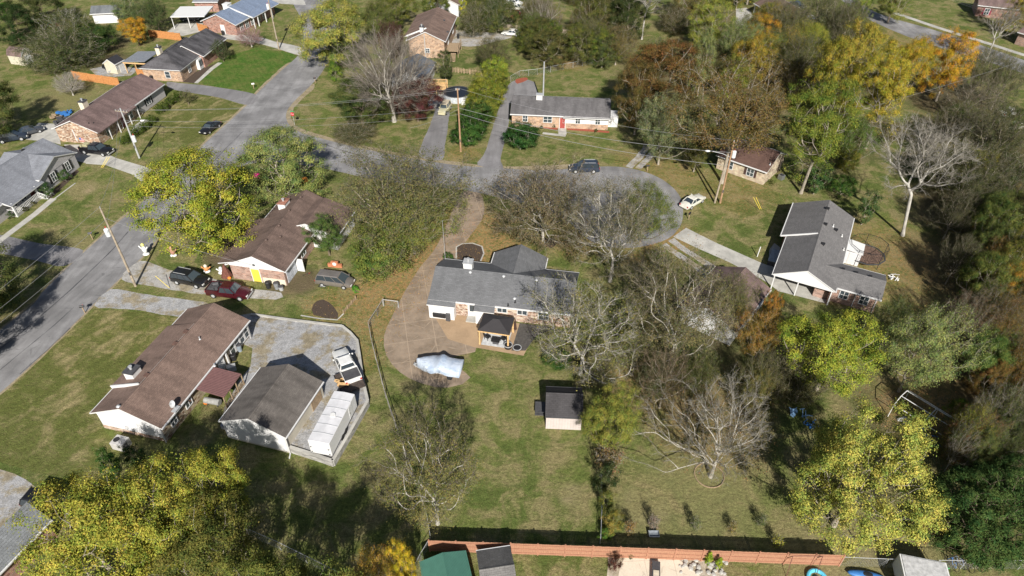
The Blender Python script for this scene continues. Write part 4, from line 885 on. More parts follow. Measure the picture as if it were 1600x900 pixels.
g = G(1350,405); a = root('trampoline', 'trampoline with tall black safety net behind the charcoal-roofed house', 'trampoline', (g.x,g.y,0), 0)
nn_ = 10; rr = 2.5; ring = [(rr*math.cos(2*math.pi*i/nn_), rr*math.sin(2*math.pi*i/nn_)) for i in range(nn_)]
mb = MB(); mb.prism([(x*.9,y*.9) for x,y in ring], .86, .9); mb.build('mat', m_plain('leaf_covered_mat', (.12,.075,.055), .9, var=.6, scale=5), a)
mb = MB()
for i in range(nn_): x,y = ring[i]; x2,y2 = ring[(i+1)%nn_]; mb.bar((x,y,.88),(x2,y2,.88),.18,.08)
mb.build('frame', M['dgrey'], a)
for i in range(0,nn_,2): x,y = ring[i]; mb = MB(); mb.tube((x,y,0),(x,y,2.7),.04,n=6); mb.build('pole', M['black'], a)
mb = MB()
for i in range(nn_):
    x,y = ring[i]; x2,y2 = ring[(i+1)%nn_]; mb.bar((x,y,2.65),(x2,y2,2.65),.05,.05)
    for j in range(6): f=j/6; mb.tube((x+(x2-x)*f,y+(y2-y)*f,.9),(x+(x2-x)*f,y+(y2-y)*f,2.65),.008,n=3)
    for j in range(5): mb.tube((x,y,1.1+j*.33),(x2,y2,1.1+j*.33),.008,n=3)
mb.build('net', M['black'], a)
g = G(1213,408); a = root('hot_tub', 'hot tub under a grey-blue cover on the concrete beside the carport house', 'hot tub', (g.x,g.y,0), H.ang)
mb = MB(); mb.box(-1.5,1.5,-1.0,1.0,0,.75); mb.build('shell', M['dgrey'], a, bevel=.08); mb = MB(); mb.box(-1.55,1.55,-1.05,1.05,.75,.86); mb.build('cover', m_plain('blue_grey_vinyl', (.26,.30,.34), .6, var=.3), a, bevel=.04)
# B6 : top centre ranch
H = House('ranch_house', 'grey-roofed ranch house with white siding and tall mast, above the round bush', (797,178), (954,184.5), (800,147), 2.6, 1.75, W=8.4)
H.gable(S_grey6, B_tan, gmat=SD_white_plain)
S0 = H.side('y0'); mb = MB(); xs = H.loc(881,181,2.6).x; mb.box(xs-.15,H.l-.32,-.05,.0,1.05,2.5,0,S0); H.part(mb,'siding',SD_white_plain)
mb = MB(); mb.xprof([(-H.w+.2,H.ze+.05),(-H.w-.32,H.ze-.13),(-H.w-.32,H.ze-.28),(-H.w+.2,H.ze-.1)], xs-.1, H.l, 0, None, mats=[1,1,0,1,1,1]); H.part(mb,'eave',[S_grey6,M['trim']])
for q in ((856,184),(903,187),(934,188)): p = H.loc(*q,1.7); H.win(S0,p.x,1.1,1.5 if q[0]==856 else .8,1.1,proud=.04)
H.door(S0, H.loc(879,190,1).x, mat=m_plain('red_door',(.3,.06,.05),.5)); H.win(S0,H.loc(821,182,1.7).x,1.1,.8,1.1)
p = H.loc(843,147,5); H.chimney(p.x,p.y,1.1,.8,.75,flue=False,cap=M['galv'])
mb = MB(); p = H.loc(847,149,4.6); mb.tube((p.x,H.w+.3,0),(p.x,H.w+.3,9.2),.16,.12); H.part(mb,'antenna_mast',M['galv'])
mb = MB(); mb.box(H.l-.28,H.l+1.5,-2.5,.6,.0,1.9); H.part(mb,'storage_box',SD_white)
# B7 : brick gable house behind
H = House('brick_house', 'brown-roofed tan brick house with white chimney, top middle above the grey bare tree', (696,65), (714,25), (635,61), 3.9, 2.0, W=8.8)
H.gable(S_brown, B_tan, zb=0); p = H.loc(668,43,6); H.chimney(-H.l+1.6, 1.0, .9, .8, 1.0, flue=True)
mb = MB(); mb.bar((-H.l+2.2,.1,H.ze+H.rise+.05),(-H.l+2.2,H.w+.4,H.ze+.18),.12,.3); H.part(mb,'fascia',M['trim'])
mb = MB(); mb.xprof([(.0,H.ze+H.rise+.03),(H.w+.9,H.ze+.03),(H.w+.9,H.ze-.1),(0,H.ze+H.rise-.2)], -H.l+2.25,H.l+.02,0,None,mats=[1,1,0,1,1,1]); H.part(mb,'raised_roof',[S_brown,M['trim']])
Sx = H.side('x0'); mb = MB(); mb.tube(tuple(Sx@Vector((-.3,-.1,0))),tuple(Sx@Vector((-.3,-.1,5.3))),.09); H.part(mb,'flue_pipe',M['galv']); H.win(Sx,.1,1.2,1.0,.9)
for q in ((694,31),(699,44)): p = H.loc(*q,5); H.vent(p.x,p.y,'box',M['dgrey'])
S0 = H.side('y0'); H.win(S0,4,1.5,1.2,1.2); H.win(S0,-3,1.5,1.2,1.2)
mb = MB(); mb.box(-H.l+1,-H.l+6,-H.w-2.6,-H.w+.3,1.35,1.5)
for x in (-H.l+1.1,-H.l+3.5,-H.l+5.9): mb.box(x-.06,x+.06,-H.w-2.55,-H.w-2.43,0,2.5)
for zz in (1.9,2.4): mb.bar((-H.l+1,-H.w-2.5,zz),(-H.l+6,-H.w-2.5,zz),.05,.1)
for i in range(7): mb.box(-H.l-.0-i*.28,-H.l+.28-i*.28,-H.w-2.2,-H.w-1.0,1.2-i*.19,1.3-i*.19)
H.part(mb,'deck',M['wood'])
# B8 : low slate-blue roofed house in front of it
H = House('white_house', 'small slate-blue roofed white house beside the round pool, behind the dark red tree', (665,127), (681,97), (622,120), 2.6, 1.7, W=7.5)
H.gable(m_shingle('slate_blue_shingles',(.10,.12,.15),.2,.2), SD_white, gmat=SD_white_plain); S0 = H.side('y0'); H.win(S0,2.5,1,.9,1.2); H.door(S0,-1.5)
# B9 : hip roof
H = House('brick_house', 'dark grey hip-roofed brick house with white bay window by the striped green lawn', (282,110), (317,83), (217,107), 2.6, 2.3, W=9.2, ext0=.1, ext1=3.2)
hip_roof(H, S_b9, B_tan, -H.l, H.l, -H.w, H.w, H.ze, H.rise, 3.6, .5)
TB = dict(x0=H.l-5.0, x1=H.l+6.2, y0=-H.w-1.0, y1=H.w-1.5); H.gable(S_b9, B_red, rise=2.1, **TB)
H.chimney(-1.2,2.4,1.1,.9,1.5,mat=M['cream'],flue=True,z0=2.5)
Sx = H.side('x0',ovx=.4); H.win(Sx,1.2,.7,1.0,1.3,mull=0)
S0 = H.side('y0'); H.win(S0,-2.6,.8,.9,1.3,proud=.02); mb = MB(); mb.box(.2,2.9,-.75,-.02,.1,2.3,0,S0); bw = H.part(mb,'bay_window',M['trim'])
for i in range(3): pb = MB(); pb.box(.35+i*.85,1.05+i*.85,-.78,-.70,.8,2.0,0,S0); pb.build('pane',M['pane'],bw)
H.win(H.side('y0',**TB),2.5,.9,1.3,1.2)
a = root('patio_cover', 'flat grey metal patio cover on wooden posts behind the hip-roofed house', 'patio cover', tuple((Matrix.Translation((H.c.x,H.c.y,0)) @ Matrix.Rotation(H.ang,4,'Z')) @ Vector((-.5,H.w+2.9,0))), H.ang)
mb = MB(); mb.add([(-3,-2.6,2.75),(3,-2.6,2.75),(3,2.6,2.45),(-3,2.6,2.45),(-3,-2.6,2.87),(3,-2.6,2.87),(3,2.6,2.57),(-3,2.6,2.57)],[(0,3,2,1),(4,5,6,7),(0,1,5,4),(1,2,6,5),(2,3,7,6),(3,0,4,7)]); mb.build('roof', m_plain('grey_blue_metal',(.20,.215,.24),.5,.1), a)
for x,y in ((-2.8,2.4),(2.8,2.4),(-2.8,0),(0,2.4)): mb = MB(); mb.box(x-.07,x+.07,y-.07,y+.07,0,2.46); mb.build('post',M['newwood'],a)
mb = MB(); mb.box(-3.02,-2.92,-2.6,2.6,2.2,2.44); mb.build('beam',M['newwood'],a)
# B10
H = House('ranch_house', 'long mauve-brown roofed ranch house with patchy stone gable and clipped hedge row', (151,207), (257,131), (80,201), 2.6, 1.85)
H.gable(S_mauve, ST_brn, ends=(0,1), gmat=SD_grey); p = H.loc(134,166,3.6); H.chimney(p.x,p.y+.3,1.3,.9,1.3,mat=M['cream'],z0=2.4)
mb = MB(); mb.xprof([(-.05,H.ze+H.rise+.07),(-H.w-.5,H.ze-.02),(-H.w-.5,H.ze-.18),(-.05,H.ze+H.rise-.1)], -H.l+.0,-H.l+11,0,None,mats=[1,1,0,1,1,1]); H.part(mb,'raised_roof',[S_mauve,S_mauve])
S0 = H.side('y0')
for t_,w_ in ((-7.6,.9),(-1.0,1.2),(1.5,.9)): H.win(S0,t_,.7,w_,1.4)
mb = MB(); mb.box(2.2,H.l-.32,-.05,.0,.1,2.4,0,S0); H.part(mb,'siding',SD_grey); H.win(S0,5.0,.9,1.3,1.2,shut=M['black'],proud=.05); H.door(S0,-3.3,mat=m_plain('maroon_door',(.16,.03,.04),.5))
for x in (-8,-5.4,-2,.6): H.post(x,-H.w-.25,H.ze-.2,r=.06)
for q in ((140,196),(147,194)): p = H.loc(*q,3.2); H.vent(p.x,p.y,'pipe',M['black'])
Sx = H.side('x0'); mb = MB(); mb.box(-.6,-.45,-.08,.0,.3,2.6,0,Sx); H.part(mb,'downspout',M['trim'])
mb = MB()
for i in range(7): mb.box(.1,.95,-.07,-.03,1.0-i*.1+.0,1.08-i*.1,i%2,Sx)
mb.box(.1,.45,-.08,-.035,.72,1.08,2,Sx); H.part(mb,'flag',[M['red'],M['white'],M['blue']])
# B11
H = House('porch_house', 'light grey roofed house with white porch railing and black shutters at the left edge', (17,308), (52,282), (0,0), 2.6, 2.1, W=9.0, ext0=9.0, ext1=9.6)
H.gable(S_b11, SD_grey, gmat=SD_grey)
TG = dict(x0=H.l-9.4, x1=H.l-.2, y0=-H.w-.9, y1=H.w-1.0); H.gable(S_b11y, SD_grey, axis='y', rise=1.75, gmat=SD_grey, ends=(1,0), **TG)
Sg = H.side('y0', x0=TG['x0'], x1=TG['x1'], y0=TG['y0'], y1=TG['y1'], ov=.3)
H.win(Sg,-1.6,.75,.95,1.4,shut=M['black'],proud=.03); H.win(Sg,1.9,.75,.95,1.4,shut=M['black'],proud=.03)
S0 = H.side('y0'); H.win(S0,-.6,.7,1.1,1.4); H.door(S0,-2.6+1.9+1.0-.2,mat=m_plain('dark_red_door',(.12,.02,.02),.5)) if False else None
H.door(S0,.0+1.3,mat=m_plain('dark_red_door',(.12,.02,.02),.5)); H.win(S0,-2.6,.7,1.0,1.4)
mb = MB(); xa, xb = -4.2, 1.9; mb.box(xa,xb,-H.w-1.0,-H.w+.4,.0,.35); H.part(mb,'porch_floor',M['conc'])
mb = MB(); mb.bar((xa,-H.w-.95,1.2),(xb-.9,-H.w-.95,1.2),.08,.08); mb.bar((xa,-H.w-.95,.5),(xb-.9,-H.w-.95,.5),.08,.08); mb.bar((xa,-H.w-.95,1.2),(xa,-H.w+.3,1.2),.08,.08)
for i in range(20): x = xa+(xb-.9-xa)*i/19; mb.box(x-.03,x+.03,-H.w-.98,-H.w-.92,.4,1.2)
for s_ in (xb-.9,xb+.5): mb.bar((s_,-H.w-.95,1.2),(s_,-H.w-2.3,.8),.08,.08); mb.bar((s_,-H.w-.95,.5),(s_,-H.w-2.3,.15),.08,.08); [mb.box(s_-.03,s_+.03,-H.w-1.2-i*.25,-H.w-1.14-i*.25,.1,1.1-i*.06) for i in range(5)]
H.part(mb,'railing',M['white'])
for x in (xa+.1,xb-.95): H.post(x,-H.w-.9,2.35,r=.11)
mb = MB(); mb.xprof([(-H.w+.5,H.ze+.02+H.rise*.5/H.w),(-H.w-1.25,H.ze-.4),(-H.w-1.25,H.ze-.53),(-H.w+.5,H.ze-.15)],xa-.4,TG['x0']+.3,0,None,mats=[1,1,0,1,1,1]); H.part(mb,'porch_roof',[S_b11,M['trim']])
for i in range(3): mb = MB(); mb.box(xb-.85,xb+.45,-H.w-1.35-i*.3,-H.w-1.02-i*.3,0,.28-i*.09); H.part(mb,'step',M['conc'])
p = H.loc(14,232,4.3); H.vent(p.x,1.2,'box',M['black'])
# B12
H = House('brick_house', 'blue-grey roofed red brick house with white chimney at the top left', (371,37.5), (391,26.5), (308,34), 2.6, 2.0, W=9.8, ext0=.8, ext1=11)
H.gable(S_blue, B_red, gmat=None)
mb = MB(); mb.xprof([(.4,H.ze+H.rise+.05),(-H.w-1.2,H.ze+.12),(-H.w-1.2,H.ze-.05),(.4,H.ze+H.rise-.2)],-H.l+5.5,H.l+.02,0,None,mats=[1,1,0,1,1,1]); H.part(mb,'raised_roof',[S_blue,M['trim']])
mb = MB(); mb.bar((-H.l+5.45,.3,H.ze+H.rise+.05),(-H.l+5.45,-H.w-1.2,H.ze+.1),.25,.25); H.part(mb,'fascia',M['trim']); H.chimney(-H.l+6.2,1.1,1.6,1.4,1.0,flue=False,cap=M['white'])
S0 = H.side('y0')
for t_ in (-6,-3.8,-1.5,1.2,3.5): H.win(S0,t_,.5,1.2,1.6)
for x in (-H.l+5.8,-1,2.2,5): H.post(x,-H.w-1.0,H.ze-.1,r=.09)
H.door(H.side('x0'),.8,mat=M['white'])
a = root('carport', 'flat white metal carport beside the blue-grey roofed house', 'carport', (*G(310,42),0), R(3))
mb = MB(); mb.box(-5.6,2.6,-1.2,6.6,2.75,2.95); mb.build('roof', M['white'], a)
for x,y in ((-5.4,-1.0),(-1.5,-1.0),(-5.4,6.4),(-1.5,6.4),(2.2,6.4)): mb = MB(); mb.box(x-.07,x+.07,y-.07,y+.07,0,2.75); mb.build('post', M['white'], a)
# B13
H = House('brick_house', 'cream brick house with dark brown roof and shuttered window behind the twin poles', (1145,251), (1197,269), (1250,242), 2.6, 1.9, W=8.0, ext0=3.0, ext1=.2)
H.gable(m_shingle('dark_brown_shingles_cream_house',(.105,.062,.05),.2,.2), B_cream)
S0 = H.side('y0'); H.win(S0,H.l-2.8,.8,1.1,1.2,shut=m_plain('brown_shutter',(.07,.04,.035),.6)); H.win(S0,-H.l+2.5,.8,1.1,1.2)
Sx = H.side('x1'); mb = MB(); mb.box(1.9,2.1,-.1,0,0,2.6,0,Sx); H.part(mb,'downspout',m_plain('brown_metal',(.06,.04,.035),.5)); p = H.loc(1203,258,3.2); H.vent(p.x,p.y,'pipe',M['galv'])
# B14 : hidden under the olive tree
H = House('white_house', 'mauve-brown roofed house mostly hidden under olive trees, right of the gravel tracks', (1150,520), (1205,452), (1085,493), 2.6, 1.7, W=7.6)
H.gable(S_mauve, SD_white, gmat=SD_white_plain)
# B15 : near shed with dark roof
H = House('garden_shed', 'dark-roofed shed with pale pink vertical siding under the white-limbed tree', (852,650), (911,652.5), (858,605), 2.2, 1.35, cat='shed', W=4.1)
H.gable(m_shingle('charcoal_shed_shingles',(.055,.052,.055),.2,.2), SD_pink, ov=.12, ovx=.1, trim=M['dgrey'])
mb = MB(); mb.box(-H.l-1.1,-H.l+.05,-.2,1.3,.0,.12); mb.box(-H.l-1.1,-H.l-.0,-.2,1.3,.5,.58); H.part(mb,'ramp',M['dgrey'])
# B16 : bottom-left
H = House('grey_house', 'grey-shingled house corner cut off at the bottom left edge', (82,810), (42,784), (0,0), 2.6, 1.9, W=8.5, L=12) if False else None
uu = (G(0,825,4.5)-G(42,784,4.5)).normalized(); ee = G(82,810,2.6); vv = Vector((-uu.y, uu.x)); rdg = G(42,784,4.5)
Wd = abs((ee-rdg).dot(vv))*2; ce = rdg + uu*6.0; t = root('grey_house', 'grey tab-shingled house corner cut off at the bottom left edge', 'house', (ce.x,ce.y,0), math.atan2(uu.y,uu.x))
Hh = House.__new__(House); Hh.L, Hh.W, Hh.ze, Hh.rise, Hh.l, Hh.w, Hh.ov, Hh.root = 12, Wd, 2.6, 1.9, 6, Wd/2, .4, t; Hh.gable(S_b16, B_red)
# B19 sheds top-left
H = House('barn_shed', 'small white barn shed with dark red-brown gambrel roof at the far left', (10,86), (33,89), (20,62), 2.0, .9, cat='shed', W=3.0)
mb = MB(); mb.xprof([(-1.5,1.9),(-1.55,2.0),(-1.0,3.0),(0,3.4),(1.0,3.0),(1.55,2.0),(1.5,1.9),(0,3.2)],-H.l,H.l,0,None,mats=[1,1,0,0,0,0,0,0,1,1]); H.part(mb,'roof',[S_mauve,M['trim']])
mb = MB(); mb.xprof([(-1.42,0),(1.42,0),(1.42,1.95),(.95,2.85),(0,3.2),(-.95,2.85),(-1.42,1.95)],-H.l+.08,H.l-.08); H.part(mb,'wall',SD_shed); H.door(H.side('x1',ovx=.08),0,1.4,1.8)
H = House('garden_shed', 'cream garden shed with black gable roof and white double doors beside the orange tree', (179,101), (194,93), (157,86), 2.1, 1.0, cat='shed', W=3.0)
H.gable(m_shingle('black_shed_shingles',(.03,.03,.035),.2,.1), SD_shed, ov=.12, ovx=.12); H.door(H.side('y0',ov=.12),.3,1.3,1.8,mat=M['white']); H.win(H.side('y0',ov=.12),-1.0,.9,.5,.6)
H = House('grey_shed', 'grey-roofed white outbuilding behind the thicket at the top left', (140,22), (182,20), (146,6), 2.5, 1.2, cat='shed', W=5)
H.gable(m_shingle('weathered_grey_shingles',(.14,.15,.16),.2,.3), SD_white)
# bottom sheds
H = House('garden_shed', 'green metal-roofed shed at the bottom edge behind the yellow-orange tree', (735,899), (726,860), (657,877), 2.2, .55, cat='shed', ext0=2.5)
mgr = m_siding('green_ribbed_metal',(.055,.15,.115),.25,True); H.gable(mgr, SD_white, ov=.12, ovx=.1, trim=mgr)
H = House('garden_shed', 'grey shingled shed with dark back slope at the bottom edge beside the fence', (797,853), (744,861), (0,0), 2.2, 1.0, cat='shed', W=4.6, ext0=.0)
H.gable(m_shingle('grey_shed_shingles',(.15,.145,.14),.3,.2), SD_white, ov=.15, ovx=.12)
# top right houses
H = House('porch_house', 'brown-roofed house with grey porch and bay front at the top right behind orange tree', (1178,5), (1215,26), (1230,-25), 2.8, 2.0, W=9, ext0=0, ext1=6)
H.gable(S_brown2, m_siding('blue_grey_siding',(.25,.28,.34)), ov=1.4); S0 = H.side('y0',ov=1.4)
for t_ in (-3,-.5,2,4): H.win(S0,t_,.6,1.1,1.4)
for x in (-H.l+.3,-1,3): H.post(x,-H.w+.3,2.6)
sheet('patio', [(1150,14),(1166,12),(1180,24),(1210,45),(1195,60),(1150,40)], .02, M['conc'], smooth='lin')
H = House('tan_house', 'tan-fronted house glimpsed through olive trees at the top right', (1225,62), (1290,50), (1228,30), 2.6, 1.8, W=8)
H.gable(S_mauve, B_cream, gmat=M['white'], ends=(1,1))
H = House('brick_house', 'small red brick house with maroon shutters in the top right corner', (1528,8), (1565,12), (1532,-25), 2.8, 1.8, W=8, ext1=8)
H.gable(S_mauve, B_red); H.win(H.side('y0'),-H.l+2.6,.7,1.0,1.4,shut=m_plain('maroon_shutter',(.22,.02,.05),.6))
H = House('white_house', 'house with white trim behind golden tree at the top right edge', (1590,50), (1625,60), (1600,15), 2.8, 1.8, W=8); H.gable(S_mauve, B_pink)
H = House('brown_house', 'brown-roofed house at the top edge left of the parked cars', (718,8), (730,-12), (700,4), 3.0, 1.8, W=8, ext1=8); H.gable(S_brown, SD_white)
H = House('grey_house', 'grey flat-gabled house beyond the blue-roofed house at the top left edge', (300,3), (340,3), (304,-18), 2.6, 1.2, W=9); H.gable(S_b11, B_red)
# ------------------------------------------------------------------ vehicles
PB = paint('black_car_paint', (.012,.012,.014)); PW = paint('white_car_paint', (.72,.72,.70)); PR = paint('dark_red_car_paint', (.055,.008,.012)); PS = paint('warm_silver_car_paint', (.26,.235,.215), .3, .5)
PN = paint('navy_car_paint', (.03,.04,.06)); PT = paint('tan_car_paint', (.48,.45,.30)); PG = paint('grey_car_paint', (.06,.065,.075)); PC = paint('off_white_car_paint', (.66,.65,.58))
vehicle('suv', (272,436), (327,447), PB, 'black SUV with silver roof rails on the gravel drive', rack=True)
t = vehicle('pickup', (324,457), (397,465), PR, 'dark red pickup truck with loaded bed, in front of the yellow-door house', name='pickup_truck', cat='truck')
mb = MB(); mb.tube((-2.2,.3,1.25),(-1.5,.5,1.35),.3,n=12); mb.cbox((-2.0,-.4,1.3),(.7,.5,.35)); mb.cbox((-1.4,-.2,1.3),(.4,.6,.4)); mb.build('bed_load', M['dgrey'], t)
vehicle('minivan', (498,440), (552,447), PS, 'silver-brown minivan parked on the grass beside the brick house', name='minivan', cat='van', roofm=PS)
vehicle('sedan', (343,194), (316,213), PB, 'black sedan parked at the far edge of the street')
t = vehicle('pickup', (123,235), (184,243), PB, 'black pickup truck with toolbox in its bed, at the end of the stone-gabled house', name='pickup_truck', cat='truck')
mb = MB(); mb.cbox((-1.9,.1,1.35),(.9,.9,.4)); mb.cbox((-2.5,-.5,1.3),(.3,.3,.4)); mb.build('bed_load', m_plain('tan_boxes',(.35,.33,.2),.8), t)
vehicle('suv', (2,222), (40,216), PN, 'dark navy car in tree shade at the left edge, nearer the street')
vehicle('sedan', (34,213), (62,205), PG, 'dark grey car in shade on the concrete parking pad')
vehicle('sedan', (288,32), (308,32), PG, 'dark car under the flat white carport')
vehicle('sedan', (1066,328), (1097,310), PC, 'white two-door car parked on the lawn edge of the cul-de-sac')
vehicle('suv', (930,267), (895,267), PN, 'dark blue SUV on the far side of the cul-de-sac behind bare trees', rack=True)
vehicle('jeep', (700,168), (690,182), PT, 'tan soft-top off-road car on the drive beside the round pool', roofm=m_plain('tan_canvas',(.42,.36,.27),.8))
vehicle('sedan', (812,56), (786,54), PW, 'white car parked on gravel in front of the plank fence', group=None)
vehicle('sedan', (792,6), (814,8), PW, 'white car at the top edge, farther of two parked side by side')
vehicle('sedan', (797,14), (817,16), PC, 'cream-white car at the top edge, nearer of two parked side by side')
vehicle('jeep', (800,30), (812,24), paint('red_car_paint',(.3,.02,.04)), 'small red vehicle half hidden by trees, below the two white cars')
vehicle('suv', (62,788), (104,796), PB, 'black car in the shadow behind the grey-shingled house corner')
vehicle('sedan', (1562,182), (1590,176), PW, 'white car among bare trees at the right edge, upper one')
vehicle('sedan', (1570,205), (1600,198), PC, 'off-white car among bare trees at the right edge, lower one')
vehicle('sedan', (1235,8), (1255,14), PN, 'dark blue car half hidden behind the olive tree at the top right')
zl = lotz(*G(545,570))
t = vehicle('pickup', (552,598), (534,560), PW, 'white pickup truck parked on the raised gravel lot', name='pickup_truck', cat='truck', z=zl)
g = G(549,606); a = root('flatbed_trailer', 'low dark flatbed trailer behind the white pickup truck', 'trailer', (g.x,g.y,zl), t.rotation_euler.z)
mb = MB(); mb.box(-1.6,1.6,-1.35,1.35,.62,.74); mb.build('deck', m_plain('dark_trailer_deck',(.055,.042,.035),.8,var=.4), a)
mb = MB(); mb.bar((-1.6,-1.36,.7),(1.6,-1.36,.7),.08,.14); mb.bar((-1.6,1.36,.7),(1.6,1.36,.7),.08,.14); mb.bar((1.6,0,.6),(2.6,0,.55),.12,.12); mb.build('frame', M['black'], a)
for y in (-1.2,1.2):
    for x in (-.6,.3): mb = MB(); mb.tube((x,y-.1,.33),(x,y+.1,.33),.33,n=14); mb.build('wheel', M['rubber'], a)
l_ = root('lumber_stack', 'small stack of pale lumber lying on the dark flatbed trailer', 'lumber', tuple(a.location + Vector((math.cos(a.rotation_euler.z+1.57)*.85, math.sin(a.rotation_euler.z+1.57)*.85, .75))), a.rotation_euler.z); mb = MB()
rg = random.Random(4)
for i in range(16): mb.cbox((rg.uniform(-.5,.5), rg.uniform(-.35,.35), .04+.055*(i//4)), (rg.uniform(.5,1.3),.28,.05), 0, None, rg.uniform(-.5,.7)+1.2)
mb.build('boards', M['newwood'], l_)
# cargo trailer
zt_ = lotz(*G(520,660)); A_, B_, C_ = G(514,693,2.6+zt_), G(554,615,2.6+zt_), G(480,687,2.6+zt_); u = (B_-A_).normalized(); v = Vector((-u.y,u.x)); Lt = (B_-A_).length; Wt = (C_-A_).dot(v); c = A_+u*Lt/2+v*Wt/2
a = root('cargo_trailer', 'long white enclosed cargo trailer at the edge of the raised gravel lot', 'trailer', (c.x,c.y,zt_), math.atan2(u.y,u.x))
l, w_ = Lt/2, Wt/2; mb = MB(); mb.box(-l,l,-w_,w_,.55,2.52); mb.build('body', m_plain('trailer_white',(.62,.62,.63),.4,var=.04), a, bevel=.04)
mb = MB(); mb.xprof([(-w_+.02,2.523),(0,2.62),(w_-.02,2.523)],-l+.02,l-.02); mb.build('roof', m_plain('trailer_roof_white',(.56,.56,.58),.5,var=.1,scale=1.2), a)
mb = MB()
for i in range(1,6): x = -l+i*2*l/6; mb.bar((x,-w_+.05,2.54),(x,0,2.635),.07,.03); mb.bar((x,0,2.635),(x,w_-.05,2.54),.07,.03)
mb.build('roof_rib', M['galv'], a)
mb = MB(); mb.tube((.1,-.1,2.6),(.1,-.1,2.74),.28,n=12); mb.build('roof_vent', M['white'], a)
mb = MB(); mb.box(l*.55-.4,l*.55+.4,-w_-.03,-w_+.01,.7,2.4); d_ = mb.build('side_door', M['trim'], a); mb = MB(); mb.cbox((l*.55-.3,-w_-.05,1.5),(.05,.05,.2)); mb.build('handle', M['metal'], d_)
mb = MB(); mb.box(-l-.03,-l+.01,-w_+.08,w_-.08,.65,2.4); r_ = mb.build('ramp_door', M['trim'], a); [MB().cbox((-l-.05,y,z),(.05,.14,.10)).build('hinge', M['dgrey'], r_) for y in (-w_+.2,w_-.2) for z in (.85,1.6)]
mb = MB(); mb.box(-l,l,-w_-.015,w_+.015,.5,.62); mb.bar((l,-.7,.5),(l+1.3,0,.5),.1,.12); mb.bar((l,.7,.5),(l+1.3,0,.5),.1,.12); mb.build('frame', M['dgrey'], a)
for sy in (-1,1):
    for x in (-.75,.1): mb = MB(); mb.tube((x,sy*(w_+.03),.36),(x,sy*(w_-.2),.36),.36,n=14); mb.build('wheel', M['rubber'], a)
# covered boat on its trailer
g0, g1 = G(653,574), G(722,584); c = (g0+g1)/2; a = root('covered_boat', 'boat under a crumpled silver tarp on the curved end of the drive', 'boat', (c.x,c.y,0), math.atan2(g0.y-g1.y,g0.x-g1.x))
n = N('silver_tarp'); tc = n.mix(n.ramp(n.noise(1.1,4,.55),.42,.66), (.47,.53,.62), (.33,.41,.53)); n.bump(n.noise(2.2,4,.5,dist=.6), .12, .7); tarp = n.out(tc,.45,.15,.5)
Lb = (g0-g1).length/2; mb = MB(); rg = random.Random(3); ns, nr = 26, 22; vs = []
for i in range(ns+1):
    x = -Lb + 2*Lb*i/ns; f = (x+Lb)/(2*Lb); hw = 1.22*min(1, (1.02-f)*2.6)**.55 if f > .6 else 1.22; hw = max(hw,.03)
    zt2 = 1.55+.42*math.exp(-((f-.45)/.10)**2)+.12*math.exp(-((f-.8)/.2)**2)-.1*f*f
    for j in range(nr+1):
        s_ = j/nr*2-1; y = hw*max(-1,min(1,s_*1.25)); dr = max(0,abs(s_)-.78)/.22
        z = zt2-.38*(abs(y)/hw)**2.2 - dr*.55 + .018*math.sin(i*1.1+j*.5); y += math.copysign(dr*.06,s_) if dr else 0
        vs.append((x, y, z))
fs = [(i*(nr+1)+j,(i+1)*(nr+1)+j,(i+1)*(nr+1)+j+1,i*(nr+1)+j+1) for i in range(ns) for j in range(nr)] + [tuple(range(nr,-1,-1)), tuple(range(ns*(nr+1),(ns+1)*(nr+1)))]
mb.add(vs, fs); mb.build('tarp', tarp, a, smooth=True)
mb = MB(); mb.box(-Lb+.3,Lb-1.8,-.9,.9,.45,.85); mb.build('hull', M['white'], a)
mb = MB(); mb.bar((-Lb+.2,-.8,.42),(Lb-1,-.8,.42),.1,.12); mb.bar((-Lb+.2,.8,.42),(Lb-1,.8,.42),.1,.12); mb.bar((Lb-1,-.8,.42),(Lb+.5,0,.42),.1,.12); mb.bar((Lb-1,.8,.42),(Lb+.5,0,.42),.1,.12); mb.tube((Lb+.3,0,0),(Lb+.3,0,.8),.04); mb.build('trailer_frame', M['galv'], a)
for y in (-1.15,1.15): mb = MB(); mb.tube((-1.5,y-.1,.33),(-1.5,y+.1,.33),.33,n=14); mb.build('wheel', M['rubber'], a)
# white box camper at the bottom right
g = G(1423,893); a = root('camper_trailer', 'white box camper with grey flat roof at the bottom edge behind the wire fence', 'trailer', (g.x,g.y-1.0,0), R(-13))
mb = MB(); mb.box(-1.9,1.9,-2.0,1.1,.4,2.2); mb.build('body', M['white'], a, bevel=.05); mb = MB(); mb.box(-1.75,1.75,-1.85,.95,2.2,2.26); mb.build('roof', m_plain('grey_roof_panel',(.42,.42,.42),.5), a)
for x in (-1.95,1.95): mb = MB(); mb.tube((x-.1,-.4,.35),(x+.1,-.4,.35),.35,n=12); mb.build('wheel', M['rubber'], a)
